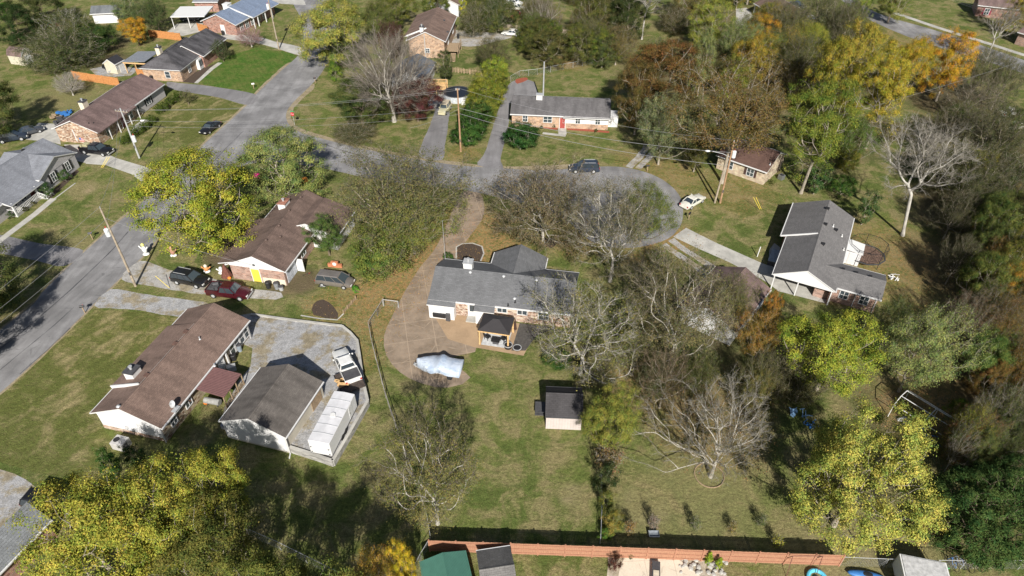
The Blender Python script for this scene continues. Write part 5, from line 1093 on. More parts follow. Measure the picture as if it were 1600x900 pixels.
# ------------------------------------------------------------------ gazebo, pool, shelters
g = G(776,530); a = root('gazebo', 'dark-roofed wooden gazebo on the tan patio of the central house', 'gazebo', (g.x,g.y+.2,0), R(-12))
mgz = m_siding('black_brown_metal',(.035,.032,.034),.3,True); hx, hy = 1.95,1.6; mb = MB(); vs = [(-hx,-hy,2.35),(hx,-hy,2.35),(hx,hy,2.35),(-hx,hy,2.35),(-.35,0,3.15),(.35,0,3.15)]
mb.add(vs,[(0,1,5,4),(1,2,5),(2,3,4,5),(3,0,4),(3,2,1,0)]); mb.build('roof', mgz, a)
mb = MB()
for p_,q_ in ((0,1),(1,2),(2,3),(3,0)): mb.bar(Vector(vs[p_])*.97-Vector((0,0,.02)),Vector(vs[q_])*.97-Vector((0,0,.02)),.14,.16)
mb.build('beam', M['newwood'], a)
for x in (-1.75,1.75):
    for y in (-1.45,1.45): mb = MB(); mb.box(x-.09,x+.09,y-.09,y+.09,0,2.3); mb.build('post', M['newwood'], a)
r_ = root('outdoor_rug', 'pale grey rug under the gazebo', 'rug', (g.x,g.y+.2,.028), R(-12)); mb = MB(); mb.box(-1.6,1.6,-1.5,1.3,0,.02); mb.build('rug', m_plain('pale_rug',(.45,.46,.47),.9), r_)
def chair(px, py, rz, label, mat=None, z=.05, name='patio_chair', grp=None):
    g = G(px, py); a = root(name, label, 'chair', (g.x,g.y,z), rz, grp); m_ = mat or M['black']
    mb = MB(); mb.box(-.3,.3,-.3,.3,.36,.46); mb.build('seat', m_, a); mb = MB(); mb.add([(-.3,.24,.4),(.3,.24,.4),(.3,.42,.95),(-.3,.42,.95),(-.3,.30,.4),(.3,.30,.4),(.3,.48,.95),(-.3,.48,.95)],[(0,3,2,1),(4,5,6,7),(0,1,5,4),(1,2,6,5),(2,3,7,6),(3,0,4,7)]); mb.build('backrest', m_, a)
    for x in (-.27,.27):
        for y in (-.27,.27): mb = MB(); mb.box(x-.025,x+.025,y-.025,y+.025,0,.37); mb.build('leg', m_, a)
    return a
chair(762,530,R(140),'black patio chair under the left side of the gazebo'); chair(787,533,R(-130),'black patio chair under the right side of the gazebo')
g = G(775,536); a = root('fire_table', 'black square fire table in the middle of the gazebo', 'table', (g.x,g.y,.05), R(-12)); mb = MB(); mb.box(-.5,.5,-.4,.4,.45,.55); mb.build('top', M['black'], a); mb = MB(); mb.box(-.35,.35,-.28,.28,0,.45); mb.build('base', M['dgrey'], a)
def disc(name,label,cat,px,py,r,h,mat,rim=None,z=.02):
    g = G(px,py); a = root(name,label,cat,(g.x,g.y,z)); mb = MB(); mb.tube((0,0,0),(0,0,h),r*.9,r,n=18); mb.build('body',mat,a)
    if rim: mb = MB(); [mb.bar((r*math.cos(i*.35),r*math.sin(i*.35),h),(r*math.cos(i*.35+.35),r*math.sin(i*.35+.35),h),.09,.06) for i in range(18)]; mb.build('rim',rim,a)
    return a
disc('fire_pit','round black fire pit by the right gazebo post','fire pit',794,543,.5,.45,M['black'],M['galv']); disc('planter','round grey ring on the dark patio beside the fire pit','planter',808,545,.5,.2,M['black'],M['galv'])
g = G(805,520); a = root('closed_umbrella','closed dark patio umbrella against the stone wall','umbrella',(g.x,g.y,.03)); mb = MB(); mb.tube((0,0,.6),(0,0,2.3),.2,.05,n=8); mb.build('canopy',m_plain('dark_brown_canvas',(.05,.025,.02),.9),a); mb = MB(); mb.tube((0,0,0),(0,0,2.4),.03); mb.build('pole',M['metal'],a)
g = G(689,498); a = root('grill','long black covered grill with a side box against the white garage bay','grill',(g.x,g.y+.1,.02),R(-12)); mb = MB(); mb.box(-1.0,.7,-.32,.32,.25,.95); mb.build('cover',M['black'],a,bevel=.1); mb = MB(); mb.box(.75,1.3,-.4,.4,0,1.1); mb.build('side_box',M['dgrey'],a)
def ac(px,py,label,rz=0,s=.4,h=.8,mat=None):
    g = G(px,py); a = root('air_conditioner',label,'air conditioner',(g.x,g.y,.02),rz); mb = MB(); mb.box(-s,s,-s,s,0,h); mb.build('case',mat or M['galv'],a,bevel=.03)
    mb = MB(); mb.tube((0,0,h+.003),(0,0,h+.03),s*.75,n=16); f = mb.build('fan_grille',M['black'],a); mb = MB(); mb.tube((0,0,h+.031),(0,0,h+.05),.1,n=8); mb.build('hub',M['dgrey'],f)
    mb = MB(); [mb.box(s+.002,s+.012,-s*.8,s*.8,.1+i*.1,.15+i*.1) for i in range(int(h*8))]; mb.build('louvre',M['dgrey'],a); return a
g = G(190,697); a = root('air_conditioner','large grey packaged air conditioner in front of the white gable','air conditioner',(g.x,g.y,.02),R(75)); mb = MB(); mb.box(-.6,.6,-.85,.6,0,1.0); mb.build('case',m_plain('ac_grey',(.42,.41,.40),.5,var=.1),a,bevel=.03)
mb = MB(); mb.tube((0,.2,1.003),(0,.2,1.03),.32,n=16); mb.build('fan_grille',M['black'],a); mb = MB(); mb.box(-.45,.1,-.87,-.84,.2,.8); mb.build('louvre',M['dgrey'],a)
ac(1220,280,'grey air conditioner beside the cream brick house wall',R(35),.42,.8,M['metal']); ac(662,86,'dark air conditioner at the foot of the tan brick gable',0,.5,.8,M['dgrey']); ac(505,375,'small air conditioner beside the white wing gable',0,.35,.6)
g = G(715,153); a = root('swimming_pool','round above-ground pool with black cover','pool',(g.x,g.y,0))
mb = MB(); mb.tube((0,0,0),(0,0,1.25),2.75,n=36); mb.build('wall',m_plain('pool_wall_grey',(.42,.45,.48),.5),a); mb = MB(); mb.tube((0,0,1.253),(0,0,1.29),2.6,n=36); mb.build('cover',m_plain('pool_cover_black',(.014,.016,.022),.35),a)
mb = MB(); [mb.bar((2.7*math.cos(i*.1745),2.7*math.sin(i*.1745),1.28),(2.7*math.cos(i*.1745+.1745),2.7*math.sin(i*.1745+.1745),1.28),.2,.08) for i in range(36)]; mb.build('rim',M['dgrey'],a)
mb = MB(); mb.box(1.0,1.9,-3.3,-2.4,0,1.0); mb.build('pump_box',M['white'],a)
g = G(684,144); a = root('wooden_deck','new timber deck with railings beside the round pool','deck',(g.x,g.y,0),R(-3)); mb = MB(); mb.box(-1.9,1.9,-1.4,1.6,1.1,1.2); mb.build('floor',M['newwood'],a)
for x in (-1.85,0,1.85):
    for y in (-1.35,1.55): mb = MB(); mb.box(x-.06,x+.06,y-.06,y+.06,0,2.1); mb.build('post',M['newwood'],a)
mb = MB(); [mb.bar(p_,q_,.05,.1) for z in (1.35,2.05) for p_,q_ in (((-1.85,-1.35,z),(1.85,-1.35,z)),((1.85,-1.35,z),(1.85,.4,z)),((-1.85,-1.35,z),(-1.85,1.55,z)),((-1.85,1.55,z),(1.85,1.55,z)))]
[mb.box(x-.02,x+.02,y-.02,y+.02,1.2,2.05) for y in (-1.35,1.55) for x in [(-1.7+i*.17) for i in range(21)]]; mb.build('railing',M['newwood'],a)
# white canopy frame near the right
g = G(1444,668); a = root('canopy_frame','bare white metal canopy frame behind the large yellow tree','canopy frame',(g.x,g.y,0),R(128)); mb = MB(); l_,w_ = 3.2,1.6
for x in (-l_,0,l_):
    for y in (-w_,w_): mb.tube((x,y,0),(x,y,1.9),.045,n=6)
    mb.tube((x,-w_,1.9),(x,-.6,2.6),.045,n=6); mb.tube((x,w_,1.9),(x,.6,2.6),.045,n=6); mb.tube((x,-.6,2.6),(x,.6,2.6),.045,n=6)
for y,z in ((-w_,1.9),(w_,1.9),(-.6,2.6),(.6,2.6)): mb.tube((-l_,y,z),(l_,y,z),.045,n=6)
mb.build('frame',M['white'],a)
g = G(1425,665); a = root('tarp_pile','crumpled white tarp on the ground under the canopy frame','tarp',(g.x,g.y,0)); mb = MB(); rg = random.Random(8); [mb.ball((rg.uniform(-1,1),rg.uniform(-.8,.8),.1),(rg.uniform(.3,.7),rg.uniform(.2,.5),rg.uniform(.15,.35)),0,7,4) for _ in range(12)]; mb.build('tarp',M['galv'],a)
def tricycleish(px,py,label,m_,name='toy_pile',cat='toys',s=1.0):
    g = G(px,py); a = root(name,label,cat,(g.x,g.y,0)); rg = random.Random(px); mb = MB()
    for _ in range(9):
        c0 = Vector((rg.uniform(-1,1)*s,rg.uniform(-.7,.7)*s,rg.uniform(.1,.7)*s)); d = Vector((rg.uniform(-1,1),rg.uniform(-1,1),rg.uniform(-.3,.6))).normalized()*rg.uniform(.4,1.0)*s; mb.tube(c0-d*.4,c0+d*.6,.05,n=6)
    for _ in range(3): c0 = Vector((rg.uniform(-.7,.7)*s,rg.uniform(-.5,.5)*s,.2*s)); mb.cbox(c0,(.4*s,.3*s,.3*s),0,None,rg.uniform(0,3))
    mb.build('frame',m_,a); return a
tricycleish(1456,690,'tangle of blue play equipment under the end of the canopy frame',M['blue'],s=1.3); tricycleish(1246,648,'pale blue child swing set parts in the tree shade',m_plain('pale_blue',(.2,.35,.55),.5),s=1.1); tricycleish(1266,666,'small bright blue toy on the leaf litter left of the large yellow tree',M['blue'],s=.7)
tricycleish(1396,436,'white and black riding mower behind the charcoal-roofed house',M['white'],'riding_mower','mower',.7)
# bicycles at the bottom right
def bike(px,py,rz,m_,label,grp=None,s=1.0,lean=.35):
    g = G(px,py); a = root('bicycle',label,'bicycle',(g.x,g.y,0),rz,grp); a.rotation_euler.x = lean; a.scale = (s,)*3; mb = MB()
    for p_,q_ in (((-.5,0,.33),(-.15,0,.8)),((-.15,0,.8),(.35,0,.82)),((.35,0,.82),(-.05,0,.33)),((-.05,0,.33),(-.15,0,.8)),((-.5,0,.33),(-.05,0,.33)),((.35,0,.9),(.52,0,.33))): mb.tube(p_,q_,.022,n=5)
    mb.build('frame',m_,a); mb = MB(); mb.tube((.33,-.28,.98),(.33,.28,.98),.02,n=5); mb.build('handlebar',M['black'],a); mb = MB(); mb.cbox((-.17,0,.87),(.26,.12,.06)); mb.build('saddle',M['black'],a)
    for x in (-.5,.52):
        mb = MB(); [mb.bar((x+.33*math.cos(k*.45),0,.33+.33*math.sin(k*.45)),(x+.33*math.cos(k*.45+.45),0,.33+.33*math.sin(k*.45+.45)),.04,.04) for k in range(14)]; [mb.tube((x,0,.33),(x+.32*math.cos(k),0,.33+.32*math.sin(k)),.006,n=3) for k in range(6)]; mb.build('wheel',M['rubber'],a)
bike(1470,882,.3,m_plain('green_paint',(.1,.6,.25),.4),'green child bicycle lying at the left end of the bicycle row','bicycles along the wire fence',.8,1.2)
bike(1484,884,1.9,M['blue'],'blue bicycle second from the left in the row by the wire fence','bicycles along the wire fence',.9); bike(1494,883,2.4,m_plain('grey_blue_paint',(.2,.25,.4),.4),'grey-blue bicycle in the middle of the row by the wire fence','bicycles along the wire fence')
bike(1508,884,1.7,M['black'],'black bicycle second from the right in the row by the wire fence','bicycles along the wire fence'); bike(1521,885,2.2,M['dgrey'],'dark grey bicycle at the right end of the row by the wire fence','bicycles along the wire fence')
bike(506,446,.1,M['galv'],'pale bicycle lying in the grass beside the silver minivan',None,.9,1.1); bike(480,428,.6,M['red'],'red bicycle leaning by the open garage door of the brick house',None,.9,.9)
g = G(1350,893); a = root('kayak','blue kayak hull lying in the shade at the bottom edge','kayak',(g.x,g.y-.5,0),R(-12)); mb = MB(); mb.ball((0,0,.25),(1.7,.42,.25),0,14,8); mb.build('hull',M['blue'],a,smooth=True); mb = MB(); mb.ball((0,0,.47),(.5,.25,.05),0,10,4); mb.build('cockpit',M['black'],a)
g = G(1271,892); a = root('water_toy','round sky-blue inflatable ring at the bottom edge','toy',(g.x,g.y-.8,0)); mb = MB(); [mb.tube((.75*math.cos(k*.314),.75*math.sin(k*.314),.2),(.75*math.cos(k*.314+.33),.75*math.sin(k*.314+.33),.2),.18,n=8) for k in range(20)]; mb.build('ring',M['skyblue'],a); mb = MB(); mb.ball((0,0,.15),(.3,.3,.15),0,8,5); mb.build('centre',M['black'],a)
for i,(px,py,lab) in enumerate(((1252,888,'left'),)):
    g = G(px,py); a = root('swing_frame','thin dark A-shaped swing frame in front of the right end of the plank fence','swing frame',(g.x,g.y,0)); mb = MB()
    for x in (-1.3,1.3): mb.tube((x-.3,-.8,0),(x,0,2.1),.03,n=5); mb.tube((x-.3,.8,0),(x,0,2.1),.03,n=5)
    mb.tube((-1.3,0,2.1),(1.3,0,2.1),.03,n=5); mb.build('frame',m_plain('rust_frame',(.12,.05,.04),.7),a)
# patio slab furniture
g = G(1024,898); a = root('patio_bench','narrow grey bench standing on the cream patio slab','bench',(g.x,g.y,.05),R(80)); mb = MB(); mb.box(-1.0,1.0,-.35,.35,.42,.5,); mb.build('seat',M['dgrey'],a); mb = MB(); mb.box(-.5,.1,-.25,.25,.505,.56); mb.build('cushion',m_plain('beige_cushion',(.5,.44,.34),.8),a); mb = MB(); [mb.box(x-.04,x+.04,y-.04,y+.04,0,.42) for x in (-.9,.9) for y in (-.3,.3)]; mb.build('leg',M['dgrey'],a)
# ------------------------------------------------------------------ fences
def fence_board(px0, px1, hgt, label, mat, npan, name='board_fence', pmat=None, gap=.012, rails=True, z=0):
    a_, b_ = G(*px0), G(*px1); Lf = (b_-a_).length; a = root(name,label,'fence',(a_.x,a_.y,z),math.atan2(b_.y-a_.y,b_.x-a_.x)); bw = .145; n_ = int(Lf/(bw+gap)); rg = random.Random(int(px0[0]))
    pl_ = Lf/npan
    for k in range(npan):
        mb = MB(); m_ = int(pl_/(bw+gap))
        for i in range(m_): x = k*pl_+.06+i*(pl_-.1)/m_; mb.box(x,x+bw,-.015+rg.uniform(-.006,.006),.012,.04,hgt+rg.uniform(-.02,.02))
        mb.build('panel',mat,a)
        if rails:
            rb = MB()
            for zz in (.3,hgt*.52,hgt-.25): rb.box(k*pl_+.03,(k+1)*pl_-.03,-.075,-.03,zz,zz+.09)
            rb.build('rail',pmat or mat,a)
    for k in range(npan+1): mb = MB(); mb.box(k*pl_-.06,k*pl_+.06,-.08,.05,0,hgt+.10); mb.build('post',pmat or mat,a)
    return a
n = N('cedar_stain'); terr = n.out(n.val((.36,.19,.12), n.ramp(n.noise(4,4,mapping=(6,1,.6)),.25,.75,.78,1.2)),.85,0,.2)
fence_board((672,861),(1310,884),1.8,'long terracotta-stained board fence with posts along the bottom',terr,15,pmat=m_plain('terracotta_post',(.33,.16,.10),.85,var=.15))
ofen = m_plain('orange_cedar',(.44,.20,.07),.85,var=.25,scale=4)
fence_board((117,124),(188,135),1.8,'orange cedar fence behind the mauve-roofed house',ofen,6); fence_board((235,58),(284,64),1.8,'orange cedar fence beside the orange tree behind the hip-roofed house',ofen,5); fence_board((311,48),(326,52),1.8,'short orange cedar fence against the blue-roofed brick house',ofen,2); fence_board((216,119),(229,121),1.6,'small orange cedar gate between the two long houses',ofen,1)
pk = m_plain('bleached_plank',(.42,.34,.27),.9,var=.35,scale=5); fence_board((742,46),(900,60),1.9,'bleached plank fence behind the white car at the top',pk,12,gap=.16)
fence_board((698,112),(752,118),1.1,'low weathered wooden fence above the round pool',M['wood'],6,gap=.3)
def fence_chain(pts, hgt, label, wires=6, post=2.6, mesh=True, name='chain_fence', mat=None, rp=.03, diag=True):
    P_ = [G(*p) for p in pts]; o_ = P_[0]; a = root(name,label,'fence',(o_.x,o_.y,0)); mat = mat or M['galv']; mb = MB(); rl = MB(); net = MB()
    for p_,q_ in zip(P_[:-1],P_[1:]):
        L_ = (q_-p_).length; k_ = max(1,round(L_/post)); d = (q_-p_)
        for i in range(k_+1): c = p_+d*i/k_-o_; mb.tube((c.x,c.y,0),(c.x,c.y,hgt+.05),rp,n=6)
        A3, B3 = Vector((*(p_-o_),hgt)), Vector((*(q_-o_),hgt)); rl.tube(A3,B3,rp*.85,n=5)
        if mesh:
            m_ = int(L_/.22)
            for i in range(m_):
                c = p_+d*i/m_-o_; e = p_+d*min(1,(i+4)/m_)-o_; net.tube((c.x,c.y,.03),(e.x,e.y,hgt),.0045,n=3,cap=False); net.tube((e.x,e.y,.03),(c.x,c.y,hgt),.0045,n=3,cap=False)
    mb.build('post',mat,a); rl.build('rail',mat,a)
    if mesh: net.build('mesh',mat,a)
    return a
fence_chain([(798,128),(812,120),(840,117),(880,109),(925,101),(938,100)],1.3,'chain-link fence crossing the hilltop lawn above the grey ranch house')
fence_chain([(600,478),(590,494),(577,514),(583,545),(592,580),(603,622),(612,650),(640,730),(668,812)],1.2,'grey split-post wire fence running down beside the curved driveway',mat=m_plain('weathered_rail',(.28,.26,.23),.9,var=.2),post=2.0,rp=.05)
fence_chain([(599,478),(623,481)],1.1,'grey gate at the top of the driveway fence',name='gate',rp=.05,mat=M['galv'],post=3)
fence_chain([(668,812),(674,850),(656,880),(645,905)],1.2,'short wire fence at the left end of the terracotta fence',rp=.03)
fence_chain([(390,838),(440,860),(480,880),(530,905)],1.4,'chain-link fence at the bottom edge left of the yellow-orange tree')
fence_chain([(1312,884),(1380,887),(1460,889),(1540,889),(1640,890)],1.5,'long chain-link fence running right from the terracotta fence')
fence_chain([(937,850),(940,790),(938,740)],1.2,'thin wire fence in the overgrown hedge line below the shed',rp=.03)
fence_chain([(0,106),(30,112)],1.1,'wire fence at the far left lawn edge') if False else None
# ------------------------------------------------------------------ poles, lamps, wires
def pole(px,py,h,label,mat,arm=None,trans=None,lamp=None,rz=0,arm_z=.6,lean=0,top=.11):
    g = G(px,py); a = root('utility_pole',label,'pole',(g.x,g.y,0),rz); mb = MB(); mb.tube((0,0,-.1),(lean,0,h),.17,top,n=10); mb.build('pole',mat,a)
    if arm:
        mb = MB(); mb.bar((-arm,0,h-arm_z),(arm,0,h-arm_z),.1,.12); c = mb.build('crossarm',M['polegrey'],a)
        for x in (-arm*.9,-arm*.4,arm*.4,arm*.9): mb = MB(); mb.tube((x,0,h-arm_z+.05),(x,0,h-arm_z+.28),.05,n=7); mb.build('insulator',M['galv'],c)
    else: mb = MB(); mb.tube((0,0,h),(0,0,h+.25),.05,n=7); mb.build('insulator',M['galv'],a)
    if trans:
        sx = trans[1] if len(trans)>1 else 1; mb = MB(); mb.tube((sx*.42,0,trans[0]),(sx*.42,0,trans[0]+1.0),.30,n=14); mb.tube((sx*.42,0,trans[0]+1.0),(sx*.42,0,trans[0]+1.1),.30,.18,n=14); tr = mb.build('transformer',m_plain('transformer_grey',(.60,.63,.64),.5,var=.06),a)
        mb = MB(); mb.tube((sx*.42,.1,trans[0]+1.05),(sx*.42,.1,trans[0]+1.4),.05,n=6); mb.build('bushing',M['red'],tr)
    if lamp:
        dx,dy,z = lamp; mb = MB(); mb.path([Vector((0,0,z-.5)),Vector((dx*.35,dy*.35,z)),Vector((dx*.8,dy*.8,z+.25))],.04,6); la = mb.build('lamp_arm',M['galv'],a); mb = MB(); mb.ball((dx,dy,z+.25),(.42,.24,.13),0,12,6); mb.build('lamp_head',M['trim'],la)
    mb = MB(); mb.cbox((0,-.17,2.2),(.15,.1,.5)); mb.build('meter_box',M['dgrey'],a); return a,(g.x,g.y,h)
_,Q1 = pole(212,447,12.3,'weathered utility pole with white transformer beside the gravel drive, left',M['polegrey'],trans=(8.3,-1),rz=.3)
_,Q2 = pole(1125,317,10.6,'orange-brown utility pole with transformer and street lamp near the white car',M['polewood'],trans=(8.0,1),lamp=(-3.4,.6,8.5))
g = G(1120,317); a = root('utility_pole','pale grey support pole close against the orange-brown lamp pole','pole',(g.x-.1,g.y,0)); mb = MB(); mb.tube((-.25,0,-.1),(.15,0,8.6),.16,.12,n=10); mb.build('pole',M['polegrey'],a)
_,Q3 = pole(720,237,11.6,'orange-brown utility pole between the pool drive and the hedge row',M['polewood'],arm=.35,arm_z=.2)
_,Q4 = pole(218,247,9.2,'grey utility pole with crossarm, lamp and transformer above the large yellow-green tree',M['galv'],arm=1.2,lamp=(3.2,.3,7.0),trans=(3.2,1),rz=-.25)
_,Q5 = pole(436,77,11.8,'pale utility pole with transformer at the end of the blue-roofed house drive',M['polegrey'],arm=1.1,trans=(9.0,-1))
_,Q6 = pole(1387,35,10,'utility pole with reddish base beside the far road',M['polewood'],arm=1.0)
ew = 0
def wire(a_,b_,sag,label,r=.015,grp='overhead wires'):
    a_,b_ = Vector(a_),Vector(b_); t = root('power_line',label,'power line',tuple(a_),0,grp); mb = MB(); pts = [a_.lerp(b_,i/10)-Vector((0,0,sag*4*(i/10)*(1-i/10)))-a_ for i in range(11)]; mb.path(pts,r,4); mb.build('cable',M['wire'],t)
def top(Q,dz=0,dx=0,dy=0): return Vector((Q[0]+dx,Q[1]+dy,Q[2]+dz))
offL = G3(-330,690,9)
for i,(dz,dx) in enumerate(((.2,0),(-1.6,.1),(-3.0,.1))): wire(top(Q1,dz,dx), offL+Vector((0,0,dz)), .8, 'wire running from the left transformer pole off the left edge, '+('top','middle','lowest')[i]+' of three')
for i,(dz,dx) in enumerate(((.2,0),(-1.9,.1))): wire(top(Q1,dz,dx), top(Q4,-.4,-.6 if i else .6), .9, 'wire between the two left poles, '+('upper','lower')[i])
wire(top(Q1,-1.4), G3(395,415,3.2), .5, 'service wire from the left transformer pole to the yellow-door house', .018)
for i in range(4): wire(top(Q4,-.3 if i<2 else -2.2 if i==2 else -3.2,(-1,1,0,0)[i]), top(Q3,(.0,-.3,-3.2,-4.6)[i]), 1.1, 'street-crossing wire between crossarm pole and pool drive pole, '+('topmost','second','third','lowest')[i])
for i,(dz,dz2) in enumerate(((.1,.2),(-3.4,-1.8),(-4.4,-4.0))): wire(top(Q3,dz), top(Q2,dz2), 1.2, 'wire over the grey ranch roof to the lamp pole, '+('top','middle','lowest')[i], .016 if i<1 else .03)
wire(top(Q3,-3.6), G3(640,200,4), .4, 'short service wire dropping left from the pool drive pole', .018)
for i in range(2): wire(top(Q5,-.4,(-.9,.9)[i]), G3(700+i*30,-260,10), .6, 'wire leaving the blue-roofed house pole toward the top, '+('left','right')[i]); 
wire(top(Q4,-.4,.8), top(Q5,-.6,-.6), 1.0, 'wire between the grey crossarm pole and the pole by the blue-roofed house')
wire(top(Q2,-.2), G3(1700,60,12), 1.0, 'wire running right from the lamp pole above the olive trees')
for i in range(3): wire(top(Q6,-.4,(-.8,0,.8)[i]), G3(1720,45+i*12,11), .8, 'wire along the far road from the reddish pole, '+('upper','middle','lower')[i])
wire((*G(689,420).xy,8.5),(*G(600,300).xy,6.0),.4,'thin wire beside the driveway to the central house',.015) if False else None
def guard(px,py,px2,py2,z2,label,two=True):
    a_ = G3(px,py,.1); g2 = G(px2,py2,z2); t = root('guy_wire_guard',label,'wire guard',tuple(a_)); 
    for k in ((0,.5) if two else (0,)): mb = MB(); e = Vector((g2.x-a_.x+k*.8,g2.y-a_.y,z2)); mb.tube((k*.5,0,0),tuple(e),.035,.035,n=6); mb.build('guard',M['yellow'],t); 
guard(158,262,168,246,1.5,'yellow guy wire guards at the corner of the upper left lawn'); guard(1187,327,1177,309,2.0,'yellow guy wire guards standing in the lawn right of the lamp pole'); guard(265,450,243,432,1.9,'yellow guy wire guard beside the black SUV',False)
# ------------------------------------------------------------------ small things
def mailbox(px,py,label,mat=None,rz=0): 
    g = G(px,py); a = root('mailbox',label,'mailbox',(g.x,g.y,0),rz); mb = MB(); mb.box(-.05,.05,-.05,.05,0,1.0); mb.build('post',M['wood'],a); mb = MB(); mb.xprof([(-.12,1.0),(.12,1.0),(.12,1.16),(.06,1.25),(-.06,1.25),(-.12,1.16)],-.28,.28); mb.build('box',mat or M['black'],a); mb = MB(); mb.cbox((.1,.14,1.2),(.05,.02,.2)); mb.build('flag',M['red'],a)
mailbox(133,489,'black mailbox on a post at the gravel drive of the near brown ranch',rz=.3); mailbox(145,374,'small mailbox with white front on the lawn edge of the upper left street',M['dgrey'],.4); mailbox(493,130,'dark mailbox on the verge opposite the striped lawn',rz=.4); mailbox(1011,268,'dark mailbox near the gravel tracks at the cul-de-sac',rz=.2); mailbox(1076,343,'dark mailbox beside the white car',rz=1); mailbox(397,139,'white mailbox at the corner of the lush green lawn',M['white'],.4)
g = G(461,197); a = root('stop_sign','red stop sign at the side street corner','sign',(g.x,g.y,0),R(-12)); mb = MB(); mb.tube((0,0,0),(0,0,2.5),.035,n=6); mb.build('post',M['galv'],a)
mb = MB(); o8 = [(.38*math.cos(R(22.5+45*i)),2.4+.38*math.sin(R(22.5+45*i))) for i in range(8)]; mb.add([(x,-.05,z) for x,z in o8]+[(x,-.03,z) for x,z in o8],[tuple(range(8)),tuple(range(15,7,-1))]+[(i,(i+1)%8,8+(i+1)%8,8+i) for i in range(8)]); sg = mb.build('panel',M['red'],a)
tx = bpy.data.curves.new('lettering','FONT'); tx.body='STOP'; tx.size=.26; tx.align_x='CENTER'; tx.align_y='CENTER'; tx.extrude=.003; tob = bpy.data.objects.new('lettering',tx); COL.objects.link(tob); tob.parent=sg; tob.location=(0,-.056,2.4); tob.rotation_euler=(R(90),0,0); tx.materials.append(M['white']); bpy.context.view_layer.update(); _lm = bpy.data.meshes.new_from_object(tob); _lo = bpy.data.objects.new('lettering', _lm); COL.objects.link(_lo); _lo.parent = sg; _lo.location = tob.location; _lo.rotation_euler = tob.rotation_euler; bpy.data.objects.remove(tob)
mb = MB(); mb.cbox((0,0,2.95),(.7,.02,.16)); mb.build('street_plate',m_plain('sign_green',(.03,.25,.10),.5),a)
g = G(1183,401); a = root('marker_post','white marker post on the lawn left of the charcoal-roofed house','post',(g.x,g.y,0)); mb = MB(); mb.tube((0,0,0),(.1,0,1.7),.07,n=8); mb.build('post',M['white'],a)
def figure_deco(px,py,label,m1,m2,h=1.6,name='yard_inflatable'):
    g = G(px,py); a = root(name,label,'yard decoration',(g.x,g.y,0)); mb = MB(); mb.ball((0,0,.15),(.5,.42,.18),0,12,6); mb.build('base',M['white'],a,smooth=True)
    mb = MB(); mb.ball((0,0,h*.45),(.34,.3,h*.3),0,12,8); mb.tube((-.3,0,h*.5),(-.62,0,h*.78),.11,.08,n=8); mb.tube((.3,0,h*.5),(.62,.1,h*.72),.11,.08,n=8); mb.build('body',m1,a,smooth=True); mb = MB(); mb.ball((0,0,h*.86),(.24,.24,.26),0,12,8); mb.build('head',m2,a,smooth=True)
figure_deco(229,398,'white and yellow inflatable yard figure at the street edge',M['white'],m_plain('pale_yellow',(.65,.62,.2),.6),2.0); figure_deco(272,400,'brown-pink inflatable yard figure on a white base beside the yellow-green tree',m_plain('brown_pink',(.35,.18,.13),.7),m_plain('brown_pink2',(.38,.2,.15),.7),1.6)
figure_deco(324,425,'small orange-brown standing yard figure beside the black SUV',m_plain('tan_orange',(.5,.22,.08),.7),M['cream'],1.2); figure_deco(347,427,'white ghost-like yard figure at the left corner of the yellow-door house',M['white'],M['white'],1.0)
g = G(355,431); a = root('corn_shock','brown cone-shaped corn shock with a pumpkin at the brick corner','yard decoration',(g.x,g.y,0)); mb = MB(); mb.tube((0,0,0),(0,0,1.9),.8,.12,n=9); mb.build('stalks',m_plain('rust_brown',(.13,.05,.035),.9,var=.4,scale=6),a)
def pumpkin(px,py,r,label,z=0):
    g = G(px,py); a = root('pumpkin',label,'pumpkin',(g.x,g.y,z)); mb = MB(); mb.ball((0,0,r*.8),(r,r,r*.8),0,12,8); mb.build('body',M['orange'],a,smooth=True); mb = MB(); mb.tube((0,0,r*1.5),(.02,0,r*1.9),.06*r/.3,n=6); mb.build('stem',M['wood'],a)
pumpkin(359,436,.25,'orange pumpkin beside the brown corn shock'); pumpkin(337,444,.28,'orange pumpkin between the black SUV and the dark red pickup'); pumpkin(475,288,.85,'big orange inflatable pumpkin behind the brown-roofed brick house')
g = G(404,284); a = root('yard_inflatable','magenta inflatable shape behind the yellow-green trees','yard decoration',(g.x,g.y,0)); mb = MB(); mb.ball((0,0,.8),(.8,.7,.8),0,12,8); mb.build('body',M['magenta'],a,smooth=True); mb = MB(); mb.box(-.4,.4,-.3,.3,0,.1); mb.build('base',M['black'],a)
g = G(360,352); a = root('bench','pale metal bench under the large yellow-green tree','bench',(g.x,g.y,0),R(-5)); mb = MB(); mb.box(-.9,.9,-.25,.25,.42,.5); mb.build('seat',M['galv'],a); mb = MB(); mb.box(-.9,.9,.22,.28,.5,.95); mb.build('backrest',M['galv'],a); [MB().box(x-.04,x+.04,-.22,.22,0,.42).build('leg',M['galv'],a) for x in (-.8,.8)]
def bin_(px,py,label,mat,h=1.0,r=.33,name='trash_can',z=0):
    g = G(px,py); a = root(name,label,'trash can',(g.x,g.y,z)); mb = MB(); mb.tube((0,0,0),(0,0,h),r*.85,r,n=12); mb.build('body',mat,a); mb = MB(); mb.tube((0,0,h+.003),(0,0,h+.08),r*1.08,r*.9,n=12); mb.build('lid',M['dgrey'] if mat!=M['black'] else M['black'],a)
